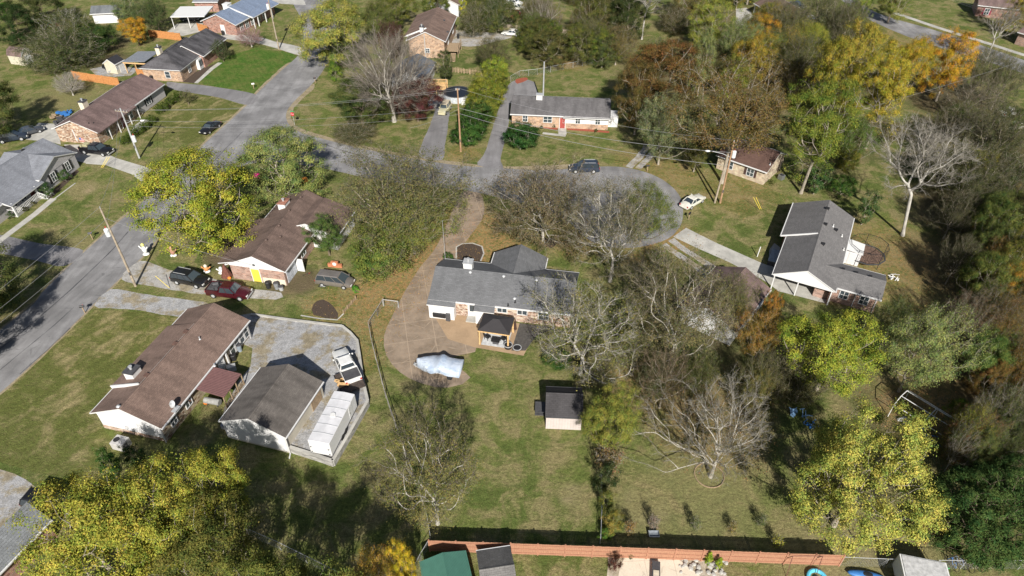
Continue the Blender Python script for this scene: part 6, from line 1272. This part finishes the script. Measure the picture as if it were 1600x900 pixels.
bin_(420,450,'black trash can at the base of the yellow-door gable',M['black']); bin_(433,451,'grey trash can beside the black one under the yellow-door gable',m_plain('can_grey',(.2,.21,.22),.5)); bin_(440,453,'pale plastic tub at the garage corner of the yellow-door house',M['galv'],.6); bin_(716,60,'black trash can beside the deck of the tan brick gable house',M['black']); bin_(238,126,'black trash can at the corner of the hip-roofed house',M['black']); bin_(349,55,'black trash can against the blue-roofed brick house',M['black'])
bin_(375,548,'grey-blue trash can under the patio end of the near brown ranch',m_plain('blue_grey_plastic',(.22,.26,.30),.5),.95); bin_(366,562,'black kettle grill beside the patio end of the near brown ranch',M['black'],.8,.35,'kettle_grill')
g = G(363,578); a = root('storage_tub','pale blue-grey storage box on the shaded patio beside the metal cover','box',(g.x,g.y,0),.4); MB().box(-.45,.45,-.3,.3,0,.6).build('body',m_plain('pale_blue_grey',(.42,.46,.50),.5),a); MB().box(-.48,.48,-.33,.33,.603,.68).build('lid',M['galv'],a)
g = G(334,632); a = root('fuel_tank','grey horizontal tank below the metal patio cover','tank',(g.x,g.y,0),R(-12)); mb = MB(); mb.tube((-.9,0,.55),(.9,0,.55),.36,n=14); mb.build('tank',m_plain('tank_grey',(.26,.26,.25),.6),a); [MB().box(x-.05,x+.05,-.25,.25,0,.3).build('leg',M['dgrey'],a) for x in (-.6,.6)]
pumpkin(323,631,.3,'orange pumpkin beside the grey tank under the metal patio cover')
chair(352,604,1.0,'black patio chair under the metal patio cover, by its railing',z=0); chair(345,618,2.4,'dark patio chair under the metal patio cover, near its front post',z=0)
chair(116,241,1,'x',z=0) if False else None
# playset / clutter top left
for i,(px,py,m_,lb) in enumerate(((100,180,'blue','blue tarp-covered heap behind the mauve-roofed house'),(92,186,'wood','pile of wooden boards behind the mauve-roofed house'),(97,192,'dgrey','dark yard clutter at the back corner of the mauve-roofed house'),(168,108,'black','black smoker barrel on the gravel patio behind the cedar fence'),(178,112,'galv','pale patio clutter on the gravel behind the cedar fence'),(80,38,'skyblue','blue and white play equipment in the clearing beside the thicket'),(88,42,'red','dark red play deck in the clearing beside the thicket'))):
    g = G(px,py); a = root('yard_clutter',lb,'clutter',(g.x,g.y,0)); rg = random.Random(i); mb = MB()
    for _ in range(10): mb.cbox((rg.uniform(-1.2,1.2),rg.uniform(-.9,.9),rg.uniform(.1,.7)),(rg.uniform(.3,1.1),rg.uniform(.2,.7),rg.uniform(.1,.5)),0,None,rg.uniform(0,3))
    mb.build('pile',M[m_],a)
sheet('patio', [(140,108),(165,103),(190,104),(218,106),(205,118),(180,120),(150,118)], .012, M['gravel'], smooth='lin')
for px,py,lb in ((1078,885,'left'),):
    pass
for i,(px,py,r) in enumerate([(1100+random.uniform(-40,45), 880+random.uniform(-8,18), random.uniform(.12,.3)) for _ in range(40)]):
    g = G(px,py); o = MB().ball((0,0,r*.3),(r,r*.8,r*.5),0,6,4).build('landscape_rock',M['conc'],loc=(g.x,g.y,0),rz=i); tag(o,'pale landscape rock in the bed beside the cream patio','rock','landscape rocks beside the cream patio')
g = G(1108,743); a = root('tree_ring','dark circular edging around the fine grey bare tree','edging',(g.x,g.y,0)); mb = MB(); [mb.bar((1.45*math.cos(k*.21),1.45*math.sin(k*.21),.08),(1.45*math.cos(k*.21+.21),1.45*math.sin(k*.21+.21),.05),.07,.1) for k in range(30)]; mb.build('ring',M['wood'],a)
g = G(1022,838); a = root('wheelbarrow','grey barrow and stacked blocks in the shadow of the terracotta fence','wheelbarrow',(g.x,g.y,0)); MB().add([(-.6,-.35,.35),(.5,-.35,.35),(.5,.35,.35),(-.6,.35,.35),(-.8,-.45,.7),(.6,-.45,.7),(.6,.45,.7),(-.8,.45,.7)],[(0,3,2,1),(0,1,5,4),(1,2,6,5),(2,3,7,6),(3,0,4,7)]).build('tray',m_plain('barrow_grey',(.16,.18,.2),.6),a); a.scale = (.7,.7,.7); MB().tube((-.7,-.05,.2),(-.7,.05,.2),.2,n=12).build('wheel',M['rubber'],a)
g = G(525,412); a = root('house_number_plaque','orange-brown brick sign base with a white oval plate behind the silver minivan','sign',(G(524,417).x,G(524,417).y,0),R(-8)); mb = MB(); mb.box(-1.0,1.0,-.15,.15,0,.55); mb.box(-.5,.5,-.16,.16,.55,.95); mb.build('base',m_plain('orange_brick_paint',(.42,.16,.08),.8),a); mb = MB(); mb.tube((0,-.19,.6),(0,-.16,.6),.28,n=16); mb.build('plate',M['white'],a)
fence_board((537,490),(556,468),.5,'low weathered board edging beside the mulch bed near the minivan',M['wood'],3,name='garden_edging',rails=False); strip('bed_edging',[(470,493),(500,498),(527,500),(537,490)],.2,.03,M['conc'])
# ------------------------------------------------------------------ trees and shrubs
OLV=(.15,.155,.035); YOL=(.27,.245,.04); YGR=(.21,.24,.035); LIM=(.27,.285,.04); PALE=(.23,.25,.11); GRN=(.055,.095,.022); DGR=(.035,.055,.018); BRN=(.13,.085,.04); RUS=(.17,.075,.03); ORG=(.46,.24,.03); GLD=(.38,.25,.03); RED=(.085,.025,.025); OBR=(.13,.115,.042); DOL=(.085,.095,.028); GYB=(.13,.11,.08)
PB_=(.40,.375,.33); MB_=(.30,.265,.215); DB_=(.17,.135,.10); WB_=(.40,.38,.34)
TW=(.17,.15,.115)
# left and near
tree('broad',300,298,180,14.5,(.27,.265,.035),'large yellow-green tree on the left between the street and the brown-roofed brick house',bark=MB_)
tree('broad',438,245,136,11.5,(.20,.22,.065),'grey-green leafy tree above the brown-roofed brick house',bark=MB_)
tree('sparse',612,272,222,15,(.15,.135,.052),'very large olive half-leafy tree above the driveway, left of the cul-de-sac',bark=MB_,twig=TW,base=(636,385))
tree('open',612,352,165,9.5,(.165,.165,.04),'lower olive leafy tree under the very large half-leafy one, left of the driveway',bark=MB_,base=(648,396))
tree('bush',600,385,110,6.5,(.125,.145,.032),'rounded olive shrub mass right of the silver minivan',cat='shrub',name='shrub')
tree('oval',508,366,58,6.5,(.09,.13,.035),'small green tree against the white wing gable',bark=DB_)
tree('sparse',822,316,182,12,(.14,.11,.055),'grey-brown sparse tree standing in the mulched square above the central house',base=(848,380),bark=PB_,twig=(.26,.22,.17))
tree('limbsleafy',955,335,168,16,(.13,.11,.05),'tall pale-trunked bare tree right of the central house roof',base=(953,440),bark=WB_,twig=(.28,.26,.22))
tree('open',1008,325,110,10,(.13,.145,.035),'leafy green-olive tree on the lower edge of the cul-de-sac',bark=DB_)
tree('limbs',905,505,200,13,(.17,.155,.045),'white-limbed nearly bare tree over the right end of the central house',base=(907,585),bark=WB_,twig=(.31,.29,.25))
tree('limbsleafy',1085,488,225,15,(.14,.12,.05),'largest olive half-leafy tree right of the white-limbed bare tree',base=(1048,580),bark=PB_,twig=(.23,.20,.15))
tree('sparser',1020,440,95,9,(.115,.10,.045),'brown-olive thin tree between the central house and the gravel tracks',bark=MB_,twig=TW)
tree('bare',1118,635,250,12.5,(.16,.12,.05),'fine grey bare tree ringed by dark edging',base=(1110,745),bark=PB_,twig=(.25,.235,.205))
tree('bare',1040,590,130,9,(.14,.10,.05),'low brown bare tree between the largest olive tree and the shed',bark=MB_,twig=(.17,.13,.09))
tree('open',1192,520,82,8,(.26,.15,.035),'orange and green tree left of the bright lime-yellow tree',bark=MB_)
tree('round',1300,550,146,10.5,LIM,'bright lime-yellow tree just below the charcoal-roofed house',bark=MB_)
tree('open',1440,545,165,11.5,(.22,.24,.075),'pale grey-green tree right of the bright lime-yellow tree',bark=MB_)
tree('open',1395,500,70,8,(.13,.15,.045),'small olive-green tree behind the pale grey-green tree',bark=MB_)
tree('big',1347,738,236,15,(.34,.32,.065),'largest yellow tree at the lower right overhanging the terracotta fence',bark=MB_)
tree('juniper',1545,805,185,8,(.055,.085,.024),'dark green feathery juniper in the lower right corner',bark=DB_)
tree('juniper',1592,760,110,6.5,(.06,.095,.028),'green juniper cut off by the right edge above the corner juniper',bark=DB_)
tree('broad',150,840,220,12.5,(.30,.275,.045),'huge yellow tree at the bottom left, nearest the grey-shingled house',bark=MB_)
tree('round',338,765,120,11,(.31,.285,.045),'yellow tree crown just below the white-gabled garage',bark=MB_)
tree('broad',330,865,190,10.5,(.13,.125,.03),'olive shaded tree at the bottom edge right of the huge yellow tree',bark=MB_)
tree('round',235,810,170,12.5,(.30,.275,.045),'yellow tree crown between the huge yellow tree and the air conditioner',bark=MB_)
tree('slim',168,722,34,5,GRN,'small dark green shrub at the lawn corner below the air conditioner',cat='shrub',name='shrub')
tree('slim',212,712,30,3.6,DGR,'dark shrub beside the large packaged air conditioner',cat='shrub',name='shrub')
tree('limbsleafy',688,690,222,13,(.17,.15,.045),'pale-trunked half-bare tree in the bottom centre lawn',base=(684,818),bark=WB_,twig=(.19,.165,.125))
tree('open',590,905,115,9,(.42,.26,.05),'orange-yellow tree at the bottom edge left of the green metal shed',bark=MB_)
tree('oval',630,890,50,9.5,(.48,.33,.03),'bright golden tree top at the bottom edge touching the green metal shed',bark=MB_)
tree('broad',505,985,190,13,OLV,'olive tree cut off by the bottom edge whose shadow falls on the lawn',bark=MB_)
tree('broad',420,935,150,12,OLV,'olive tree below the bottom edge beside the chain-link fence',bark=MB_)
tree('round',958,655,92,9,(.20,.20,.04),'yellow-olive tree right of the dark-roofed garden shed',bark=DB_)
tree('weedy',952,712,50,4.5,(.14,.09,.04),'reddish-brown scrub below the yellow-olive tree in the hedge line',cat='shrub')
tree('shrub',945,745,50,3.4,(.06,.07,.025),'dark green shrub in the middle of the hedge line below the shed',cat='shrub')
tree('shrub',950,780,34,3.0,(.17,.16,.04),'olive-yellow shrub in the hedge line above the terracotta fence',cat='shrub')
tree('shrub',955,815,40,2.8,(.22,.17,.04),'orange-yellow shrub at the lower end of the hedge line',cat='shrub'); tree('shrub',948,834,26,1.6,(.12,.18,.03),'bright green low plant against the shaded side of the terracotta fence',cat='shrub')
for px,py,h,lb,c in ((985,822,3.0,'brown-orange sapling in the shadow strip of the terracotta fence',(.22,.13,.04)),(1022,815,3.4,'thin pinkish dry shrub above the terracotta fence',(.25,.18,.14)),(1088,818,3.2,'grey-green weedy sapling above the terracotta fence',(.15,.16,.06)),(1145,823,2.2,'small yellow-brown sapling above the terracotta fence',(.22,.17,.05)),(1190,812,2.6,'dark weedy sapling near the right end of the terracotta fence',(.08,.10,.03)),(1215,845,2.6,'yellow sapling against the terracotta fence beside the largest yellow tree',(.3,.27,.04))): tree('weedy',px,py,20,h*.65,c,lb,cat='shrub')
tree('cone',1108,872,14,2.0,(.25,.30,.03),'bright yellow-green conical shrub, left of two by the rock bed',cat='shrub'); tree('cone',1124,880,14,1.7,(.23,.28,.03),'bright yellow-green conical shrub, right of two by the rock bed',cat='shrub')
tree('shrub',961,878,26,1.8,(.09,.035,.025),'round dark red shrub left of the cream patio',cat='shrub'); tree('shrub',985,868,10,.8,(.05,.08,.02),'tiny green shrub behind the cream patio beside the fence',cat='shrub')
tree('bush',868,560,46,1.6,(.05,.09,.02),'low green shrub bed inside the curved border beside the dark patio',cat='shrub')
tree('bush',700,401,18,1.2,(.05,.09,.02),'small dome shrub behind the chimney of the central house',cat='shrub')
tree('shrub',555,452,14,1.0,(.12,.28,.03),'bright green small plant at the bumper of the silver minivan',cat='shrub')
# top left
tree('thicket',88,78,120,8.5,(.075,.085,.028),'dark tangled thicket left of the cream garden shed',bark=MB_); tree('thicket',105,45,90,9,(.09,.095,.03),'upper part of the dark thicket, leggy pale-stemmed trees',bark=PB_); tree('bush',148,58,70,6,(.055,.085,.022),'dark green leafy mass between thicket and orange tree',bark=DB_,name='tree')
tree('round',210,46,46,6.5,ORG,'small bright orange tree behind the hip-roofed house',bark=DB_); tree('oval',200,8,60,9,(.16,.18,.07),'pale green tree at the top edge above the orange tree',bark=MB_); tree('open',240,20,60,8,(.07,.09,.03),'dark green tree left of the white carport',bark=DB_)
tree('fan',107,131,42,4.5,GYB,'grey bare bushy tree at the back of the mauve-roofed house',bark=PB_,twig=(.35,.32,.28)); tree('open',344,76,36,5,(.06,.075,.03),'dark round tree at the corner of the striped lawn',bark=DB_); tree('fan',390,58,40,4.2,GYB,'pink-grey bare ornamental tree by the blue-roofed house drive',bark=PB_,twig=(.30,.19,.18))
tree('sapling',291,150,22,3,(.13,.13,.04),'thin sapling on the tan lawn beside the grey driveway',bark=DB_); tree('broad',15,30,70,9,DGR,'dark shaded tree in the upper left corner',bark=DB_); tree('broad',55,5,80,9,(.05,.06,.02),'brown-green tree at the top edge in the upper left',bark=DB_); tree('slim',-2,10,30,7,(.12,.2,.03),'bright green tree tip cut off by the upper left edge',bark=DB_)
tree('broad',-30,165,110,11,DOL,'tree beyond the left edge shading the navy car',bark=DB_); tree('broad',-70,420,150,12,DOL,'tree beyond the left edge shading the walkway lawn',bark=DB_); tree('broad',-75,500,130,11,DOL,'tree beyond the left edge shading the street verge',bark=DB_)
for i,(px,py) in enumerate(((166,206),(176,197),(186,190),(196,183),(206,174),(214,190-22),(222,164),(230,157),(238,152),(246,146))):
    tree('bush',px+30 if False else px+ (34 if i>4 else 30) ,py+(2 if i>4 else 12),17,1.5,(.075,.10,.02),'clipped round hedge bush in the row along the front of the mauve-roofed house',cat='shrub',group='clipped hedge bushes along the mauve-roofed house')
tree('shrub',100,275,20,2.2,(.07,.11,.03),'leafy shrub at the right corner of the porch house gable',cat='shrub'); tree('shrub',73,298,22,2.4,(.06,.10,.03),'leafy shrub between the two shuttered windows of the porch house',cat='shrub'); tree('shrub',50,318,10,.8,(.10,.09,.03),'low brown-green shrub right of the porch steps',cat='shrub'); tree('shrub',39,327,12,.8,(.07,.06,.025),'low dark shrub below the porch railing',cat='shrub'); tree('shrub',16,336,14,1.2,(.05,.08,.02),'dark shrub at the left end of the porch',cat='shrub')
# top centre
tree('broad',515,42,118,14,(.29,.27,.06),'large yellow-olive tree over the street at the top',bark=MB_); tree('open',590,32,80,11,(.11,.12,.03),'dark olive tree right of the large yellow-olive street tree',bark=DB_)
tree('broad',620,8,60,9,(.14,.14,.03),'olive tree at the top edge behind the tan brick house',bark=DB_); tree('broad',560,150,100,8.5,(.075,.09,.026),'dark green thicket at the corner lawn',bark=DB_); tree('thicket',535,72,60,9,(.08,.10,.028),'dark foliage under the large yellow-olive street tree',bark=DB_); tree('shrub',522,112,28,4,(.14,.19,.03),'bright green shrub on the left flank of the corner thicket',cat='shrub')
tree('fan',615,110,135,16.5,GYB,'fan-shaped grey bare tree in front of the slate-blue roof',base=(616,190),bark=PB_,twig=(.21,.185,.155)); tree('broad',650,150,80,8,(.10,.035,.03),'dark red-leafed tree beside the small timber deck',bark=DB_); tree('open',615,60,50,9,(.08,.035,.03),'reddish purple foliage behind the fan-shaped bare tree',bark=DB_); tree('thicket',590,165,70,4.5,(.09,.085,.03),'low mixed scrub at the foot of the fan-shaped bare tree',bark=DB_)
tree('thicket',555,205,70,3.5,(.11,.10,.045),'low grey-brown scrub on the corner above the side street',bark=MB_)
tree('oval',697,92,30,7,(.075,.085,.03),'thin dark upright tree beside the low weathered fence',base=(697,130),bark=MB_); tree('sparse',767,80,64,7,(.09,.09,.035),'bushy brown-green tree above the hedge row',bark=DB_,twig=(.13,.10,.07))
tree('broad',680,2,50,8,(.12,.13,.03),'olive tree behind the brown roof at the top, left of the yellow one',bark=DB_); tree('slim',724,12,14,6,(.35,.32,.04),'slim yellow tree at the top beside the brown gable roof',bark=DB_)
for i,(px,py,w_,h,c,kd) in enumerate(((775,107,36,4.6,YGR,'bush'),(768,128,44,5,(.19,.19,.03),'bush'),(760,150,46,5,(.20,.20,.03),'bush'),(752,168,44,4.6,(.16,.17,.03),'bush'),(742,182,44,4.6,(.06,.10,.025),'spray'),(737,205,46,4.4,(.05,.095,.022),'spray'))):
    tree(kd,px,py,w_*1.3,h*1.08,c,('topmost yellow-green bush of the hedge row beside the long driveway','second yellow-green bush of the hedge row, beside the pool','third yellow-green bush of the hedge row, level with the tan off-road car','fourth olive bush of the hedge row, just below the yellow ones','dark green feathery bush near the lower end of the hedge row','lowest dark green feathery bush of the hedge row, right of the orange-brown pole')[i],cat='shrub',group='bushes of the driveway hedge row',name='shrub')
tree('spray',813,213,60,5.2,(.04,.085,.022),'big round dark green bush in front of the grey ranch house',cat='shrub',name='shrub')
for px,py,c,lb in ((846,199,(.06,.09,.02),'small round shrub in the red mulch left of the ranch house steps'),(931,204,(.05,.08,.02),'small round shrub in the red mulch at the right of the ranch house front'),(866,197,(.05,.08,.02),'small shrub below the double window of the grey ranch house')): tree('shrub',px,py,7,.7,c,lb,cat='shrub')
# top band and right woods, named individually
T_ = [
 ('thicket',740,30,50,8,(.085,.085,.03),'brown-green scrub behind the plank fence, left end'),('thicket',775,22,50,9,(.07,.09,.028),'dark green scrub behind the plank fence, middle'),('shrub',735,42,22,3,(.06,.12,.03),'bright green shrub in front of the plank fence, left end'),('shrub',775,40,20,3,(.06,.12,.03),'bright green shrub in front of the plank fence, middle'),
 ('bare',848,30,90,12,BRN,'brown bare tree with pale crooked trunk right of the parked cars'),('broad',905,60,62,9,(.12,.12,.03),'olive tree at the hilltop fence corner'),('oval',925,25,60,12,(.12,.115,.03),'tall olive-yellow tree at the top centre'),('sparse',965,65,60,7,(.16,.12,.04),'tan-orange thin tree behind the hilltop fence'),('thicket',930,80,50,5,(.10,.15,.028),'light green shrub mass behind the hilltop fence'),('bush',860,55,30,4,(.06,.10,.025),'green shrub right of the plank fence end'),
 ('baretall',1012,-15,70,15,OBR,'white-trunked bare tree cluster at the top centre right'),('broad',985,20,60,8,(.05,.06,.02),'dark tree beside the white-trunked cluster'),
 ('tall',1022,90,125,16,(.155,.085,.03),'rust-brown leafy tree above the shaded lawn of the ranch house'),('broad',1000,140,70,11,(.12,.085,.03),'dark rust-green tree at the right end of the grey ranch house'),('open',1038,195,112,10,(.20,.21,.09),'pale silver-green tree left of the lamp pole'),('oval',1100,92,40,11,(.20,.21,.075),'narrow pale silver-green tree between the rusty trees'),
 ('tallopen',1152,140,185,21,(.155,.105,.035),'huge orange-brown tree with pale limbs behind the lamp pole'),('oval',1110,35,70,10,(.23,.23,.045),'yellow-green tree left of the porch house at the top right'),('open',1150,65,70,9,(.17,.19,.06),'green tree below the concrete patio at the top right'),('round',1192,52,60,8,(.36,.20,.03),'orange-yellow tree in front of the blue-grey porch house'),('round',1180,90,60,9,(.28,.20,.035),'golden-brown tree below the orange-yellow one'),
 ('sparse',1228,40,80,10,(.11,.105,.04),'grey-olive sparse tree over the brown-roofed porch house'),('sparse',1290,25,90,11,(.09,.09,.035),'dark olive sparse tree left of the far road'),('sparse',1325,45,60,10,(.11,.10,.045),'grey thin tree at the left edge of the far road'),('oval',1345,5,40,10,(.19,.21,.04),'yellow-green tree at the top edge left of the reddish pole'),('oval',1400,-5,50,9,(.19,.19,.045),'yellow-green tree at the top edge right of the reddish pole'),
 ('tall',1272,165,128,20,(.16,.18,.032),'large green-yellow tree with twin trunks behind the charcoal-roofed house'),('broad',1305,112,80,13,(.27,.22,.035),'tall gold-green tree behind the large twin-trunked tree'),('tall',1372,130,100,16,(.33,.26,.035),'large golden tree at the right, below the far road'),('broad',1345,82,74,12,(.31,.24,.04),'sparse golden tree left of the far road bend'),('broad',1425,98,66,10,(.36,.24,.03),'golden-orange tree joined to the deep orange tree'),('oval',1480,80,70,15,ORG,'deep orange tree in front of the far road'),
 ('open',1535,105,60,8,(.12,.11,.05),'grey-green tree right of the deep orange tree'),('sparser',1520,150,90,9,(.11,.09,.055),'grey-brown bare scrub below the deep orange tree'),('sparse',1570,125,60,8,(.10,.10,.04),'thin olive tree beside the right edge vehicles'),
 ('open',1335,215,70,7,(.10,.14,.03),'green understorey tree behind the white-limbed leaning tree'),('slim',1280,275,36,6,(.07,.11,.035),'small upright green tree behind the charcoal-roofed house, left one'),('slim',1357,322,32,6,(.075,.105,.035),'small upright green tree behind the charcoal-roofed house, right one'),('bush',1318,290,40,3.5,(.07,.12,.025),'bright green shrub behind the roof ridge of the charcoal-roofed house'),('bush',1325,245,40,4,(.16,.15,.03),'yellow-green shrub below the large twin-trunked tree'),
 ('baretall',1434,225,150,19,OBR,'tall leaning silver-trunked bare tree on the right lawn'),
 ('sparser',1500,205,110,10,(.10,.085,.05),'grey-brown bare tree right of the tall leaning tree'),('sparse',1560,215,110,10,(.085,.08,.035),'dark brown thin tree near the right edge'),('sparse',1520,275,110,10,(.075,.075,.03),'dark olive tangled tree on the slope to the right'),('thicket',1580,285,90,9,(.07,.08,.028),'dark green thicket at the right edge, upper'),('broad',1565,345,90,9,(.10,.115,.03),'green-olive tree at the right edge, below the dark thicket'),('sparse',1495,330,70,8,(.07,.065,.03),'dark brown tree at the shaded lawn edge'),
 ('broad',1590,400,80,10,(.14,.13,.03),'olive-yellow tree at the right edge'),('round',1585,450,70,8,(.30,.17,.03),'orange-yellow tree at the right edge above the fallen-leaf slope'),('broad',1545,430,80,9,(.11,.12,.03),'green-yellow tree left of the right-edge orange tree'),('sparse',1500,400,60,8,(.07,.065,.03),'brown understorey tree at the edge of the shaded lawn'),
 ('sparser',1510,500,90,9,(.13,.085,.05),'brown-purple bare tree right of the pale grey-green tree'),('sparse',1575,505,80,9,(.18,.11,.035),'rust-olive tree at the right edge below the orange one'),('round',1545,560,80,8,(.09,.125,.03),'green tree right of the pale grey-green tree'),('thicket',1590,580,70,7,(.09,.09,.03),'olive thicket at the right edge, middle'),('bare',1560,645,130,9,OBR,'grey bare tree with pale limbs at the lower right edge'),('shrub',1500,640,40,3,(.15,.18,.03),'yellow-green shrub right of the white canopy frame'),('shrub',1530,672,40,2.5,(.24,.22,.03),'yellow leafy shrub below the lower right bare tree'),
 ('thicket',1255,600,60,6,(.085,.08,.03),'dark brown-green scrub left of the blue play parts'),('thicket',1225,590,60,6,(.09,.08,.035),'brown scrub between the fine grey bare tree and the lime-yellow tree'),('sparse',1190,590,70,9,(.11,.10,.035),'thin olive-brown tree right of the fine grey bare tree'),('shrub',1440,830,36,2.5,(.16,.07,.04),'reddish shrub between the largest yellow tree and the juniper'),
 ('sparser',945,560,70,7,(.13,.12,.04),'thin olive tree under the white-limbed bare tree'),('sparser',995,545,70,7.5,(.13,.125,.038),'olive tree filling the gap right of the white-limbed tree'),('sparse',1145,470,90,9,(.13,.12,.038),'olive tree over the mostly hidden mauve roof'),('sapling',1030,400,40,4,(.10,.12,.03),'dark shrub at the start of the gravel tracks'),('round',1205,480,30,6,(.28,.14,.03),'orange treetop at the corner of the mostly hidden mauve roof'),
 ('baretall',1570,30,60,13,(.30,.24,.04),'grey-trunked yellow tree in the top right corner'),('oval',1600,10,50,10,(.27,.21,.035),'golden tree at the top right edge'),('oval',1080,-5,60,10,(.14,.11,.04),'brown-olive tree at the top edge above the yellow-green tree'),('thicket',1055,30,60,6,(.10,.085,.035),'low brown scrub behind the rust-brown leafy tree'),('sparse',1250,90,70,9,(.10,.10,.035),'grey-olive tree above the large twin-trunked tree'),('thicket',1240,120,60,8,(.13,.10,.035),'brown-orange scrub between the huge orange-brown tree and the green-yellow one'),
 ('open',1205,170,50,9,(.13,.10,.035),'orange-brown tree behind the cream brick house'),('round',1090,235,50,7,(.11,.10,.03),'dark olive tree left of the lamp pole'),('bare',1500,700,70,7,OBR,'small bare tree above the corner juniper'),
]
for kd,px,py,w_,h,c,lb in T_:
    kw = {}
    if kd in ('bare','baretall'): kw = dict(bark=PB_ if kd=='bare' else WB_, twig=(.21,.19,.16))
    elif kd in ('sparse','sparser'): kw = dict(bark=MB_, twig=TW)
    else: kw = dict(bark=MB_)
    if px > 960 and py < 230 and kd in ('broad','oval','open','round','sparse','tall','tallopen') : h *= 1.25; w_ *= 1.08
    B_ = {'huge orange-brown':(1128,286),'large green-yellow':(1251,302),'large golden tree':(1352,232),'rust-brown leafy':(1015,195),'deep orange tree':(1462,158)}
    for kk,bb in B_.items():
        if lb.startswith(kk): kw.update(base=bb); h = {'huge':20,'larg':18,'rust':16,'deep':14}[kk[:4]]
    if lb.startswith('tall leaning'): kw.update(tilt=-.13,base=(1410,368), bark=WB_, twig=(.27,.25,.215))
    isb = kd in ('shrub','bush') 
    tree(kd,px,py,w_,h,c,lb,cat='shrub' if isb else 'tree',name='shrub' if isb else None,**kw)
# far belts nobody could tell apart
rg = random.Random(21)
def belt(poly_px, n_, kinds, cols, h, w_, lb, grp):
    for _ in range(n_):
        a_, b_ = rg.choice(poly_px); px = a_[0]+(b_[0]-a_[0])*rg.random()+rg.uniform(-14,14); py = a_[1]+(b_[1]-a_[1])*rg.random()+rg.uniform(-10,10)
        kd = rg.choice(kinds + ('broad',)); c = rg.choice(cols); tree(kd,px,py,rg.uniform(.75,1.2)*w_,h*rg.uniform(.8,1.15),tuple(x*rg.uniform(.85,1.15) for x in c),lb,group=grp,bark=MB_,twig=TW,name='tree')
belt([((1450,270),(1620,250)),((1520,300),(1620,420)),((1540,470),(1620,600)),((1480,180),(1620,260)),((1500,640),(1620,700))],44,('thicket','sparser','sparse'),((.085,.075,.03),(.10,.11,.032),(.17,.10,.035),(.07,.09,.025),(.21,.18,.035),(.20,.13,.04)),7.5,66,'tangled understorey tree in the dark wood along the right side','understorey trees of the right wood')
belt([((700,-30),(1000,-30)),((720,12),(990,12)),((820,40),(960,70))],24,('thicket','sparse','broad'),((.09,.09,.03),(.12,.10,.035),(.12,.125,.03)),9,60,'brown-green tree in the belt along the top edge','trees of the top edge belt')
belt([((1040,-30),(1340,-30)),((1100,20),(1340,110)),((1180,60),(1340,80))],20,('thicket','sparse','open'),((.10,.10,.035),(.16,.14,.04),(.13,.15,.035),(.22,.20,.04)),9,60,'olive-brown tree filling between the houses at the top right','filler trees at the top right')
belt([((1000,160),(1230,200)),((1240,200),(1400,190)),((1000,60),(1180,120))],16,('thicket','open'),((.08,.075,.03),(.10,.085,.03)),6,60,'low brown tree in the shade under the rusty tall trees','low trees under the rusty tall trees')
belt([((1000,560),(1230,620)),((980,470),(1150,560))],5,('thicket','sparse'),((.11,.12,.035),(.13,.13,.04)),6.5,66,'low brown scrub tree beneath the largest olive tree','scrub beneath the largest olive tree')
# fallen leaves under the trees: far too many to count
rgn = np.random.default_rng(5); cs = []
for (x,y,r,s_) in litter + dirt[:8]:
    n_ = int(90*r*s_); a_ = rgn.uniform(0,6.283,n_); q = r*np.sqrt(rgn.uniform(0,1,n_))*.95; cs.append(np.stack([x+q*np.cos(a_), y+q*np.sin(a_), np.full(n_, .035)],1))
V,F = leaves(rgn, np.concatenate(cs), .13, flat=2.0, aspect=.7); me = np_mesh('fallen_leaves', V, F, M['leaf']); o = bpy.data.objects.new('fallen_leaves', me); COL.objects.link(o); o.color = (.34,.19,.07,1); tag(o,'scattered orange-brown fallen leaves on the grass','leaves',kind='stuff')
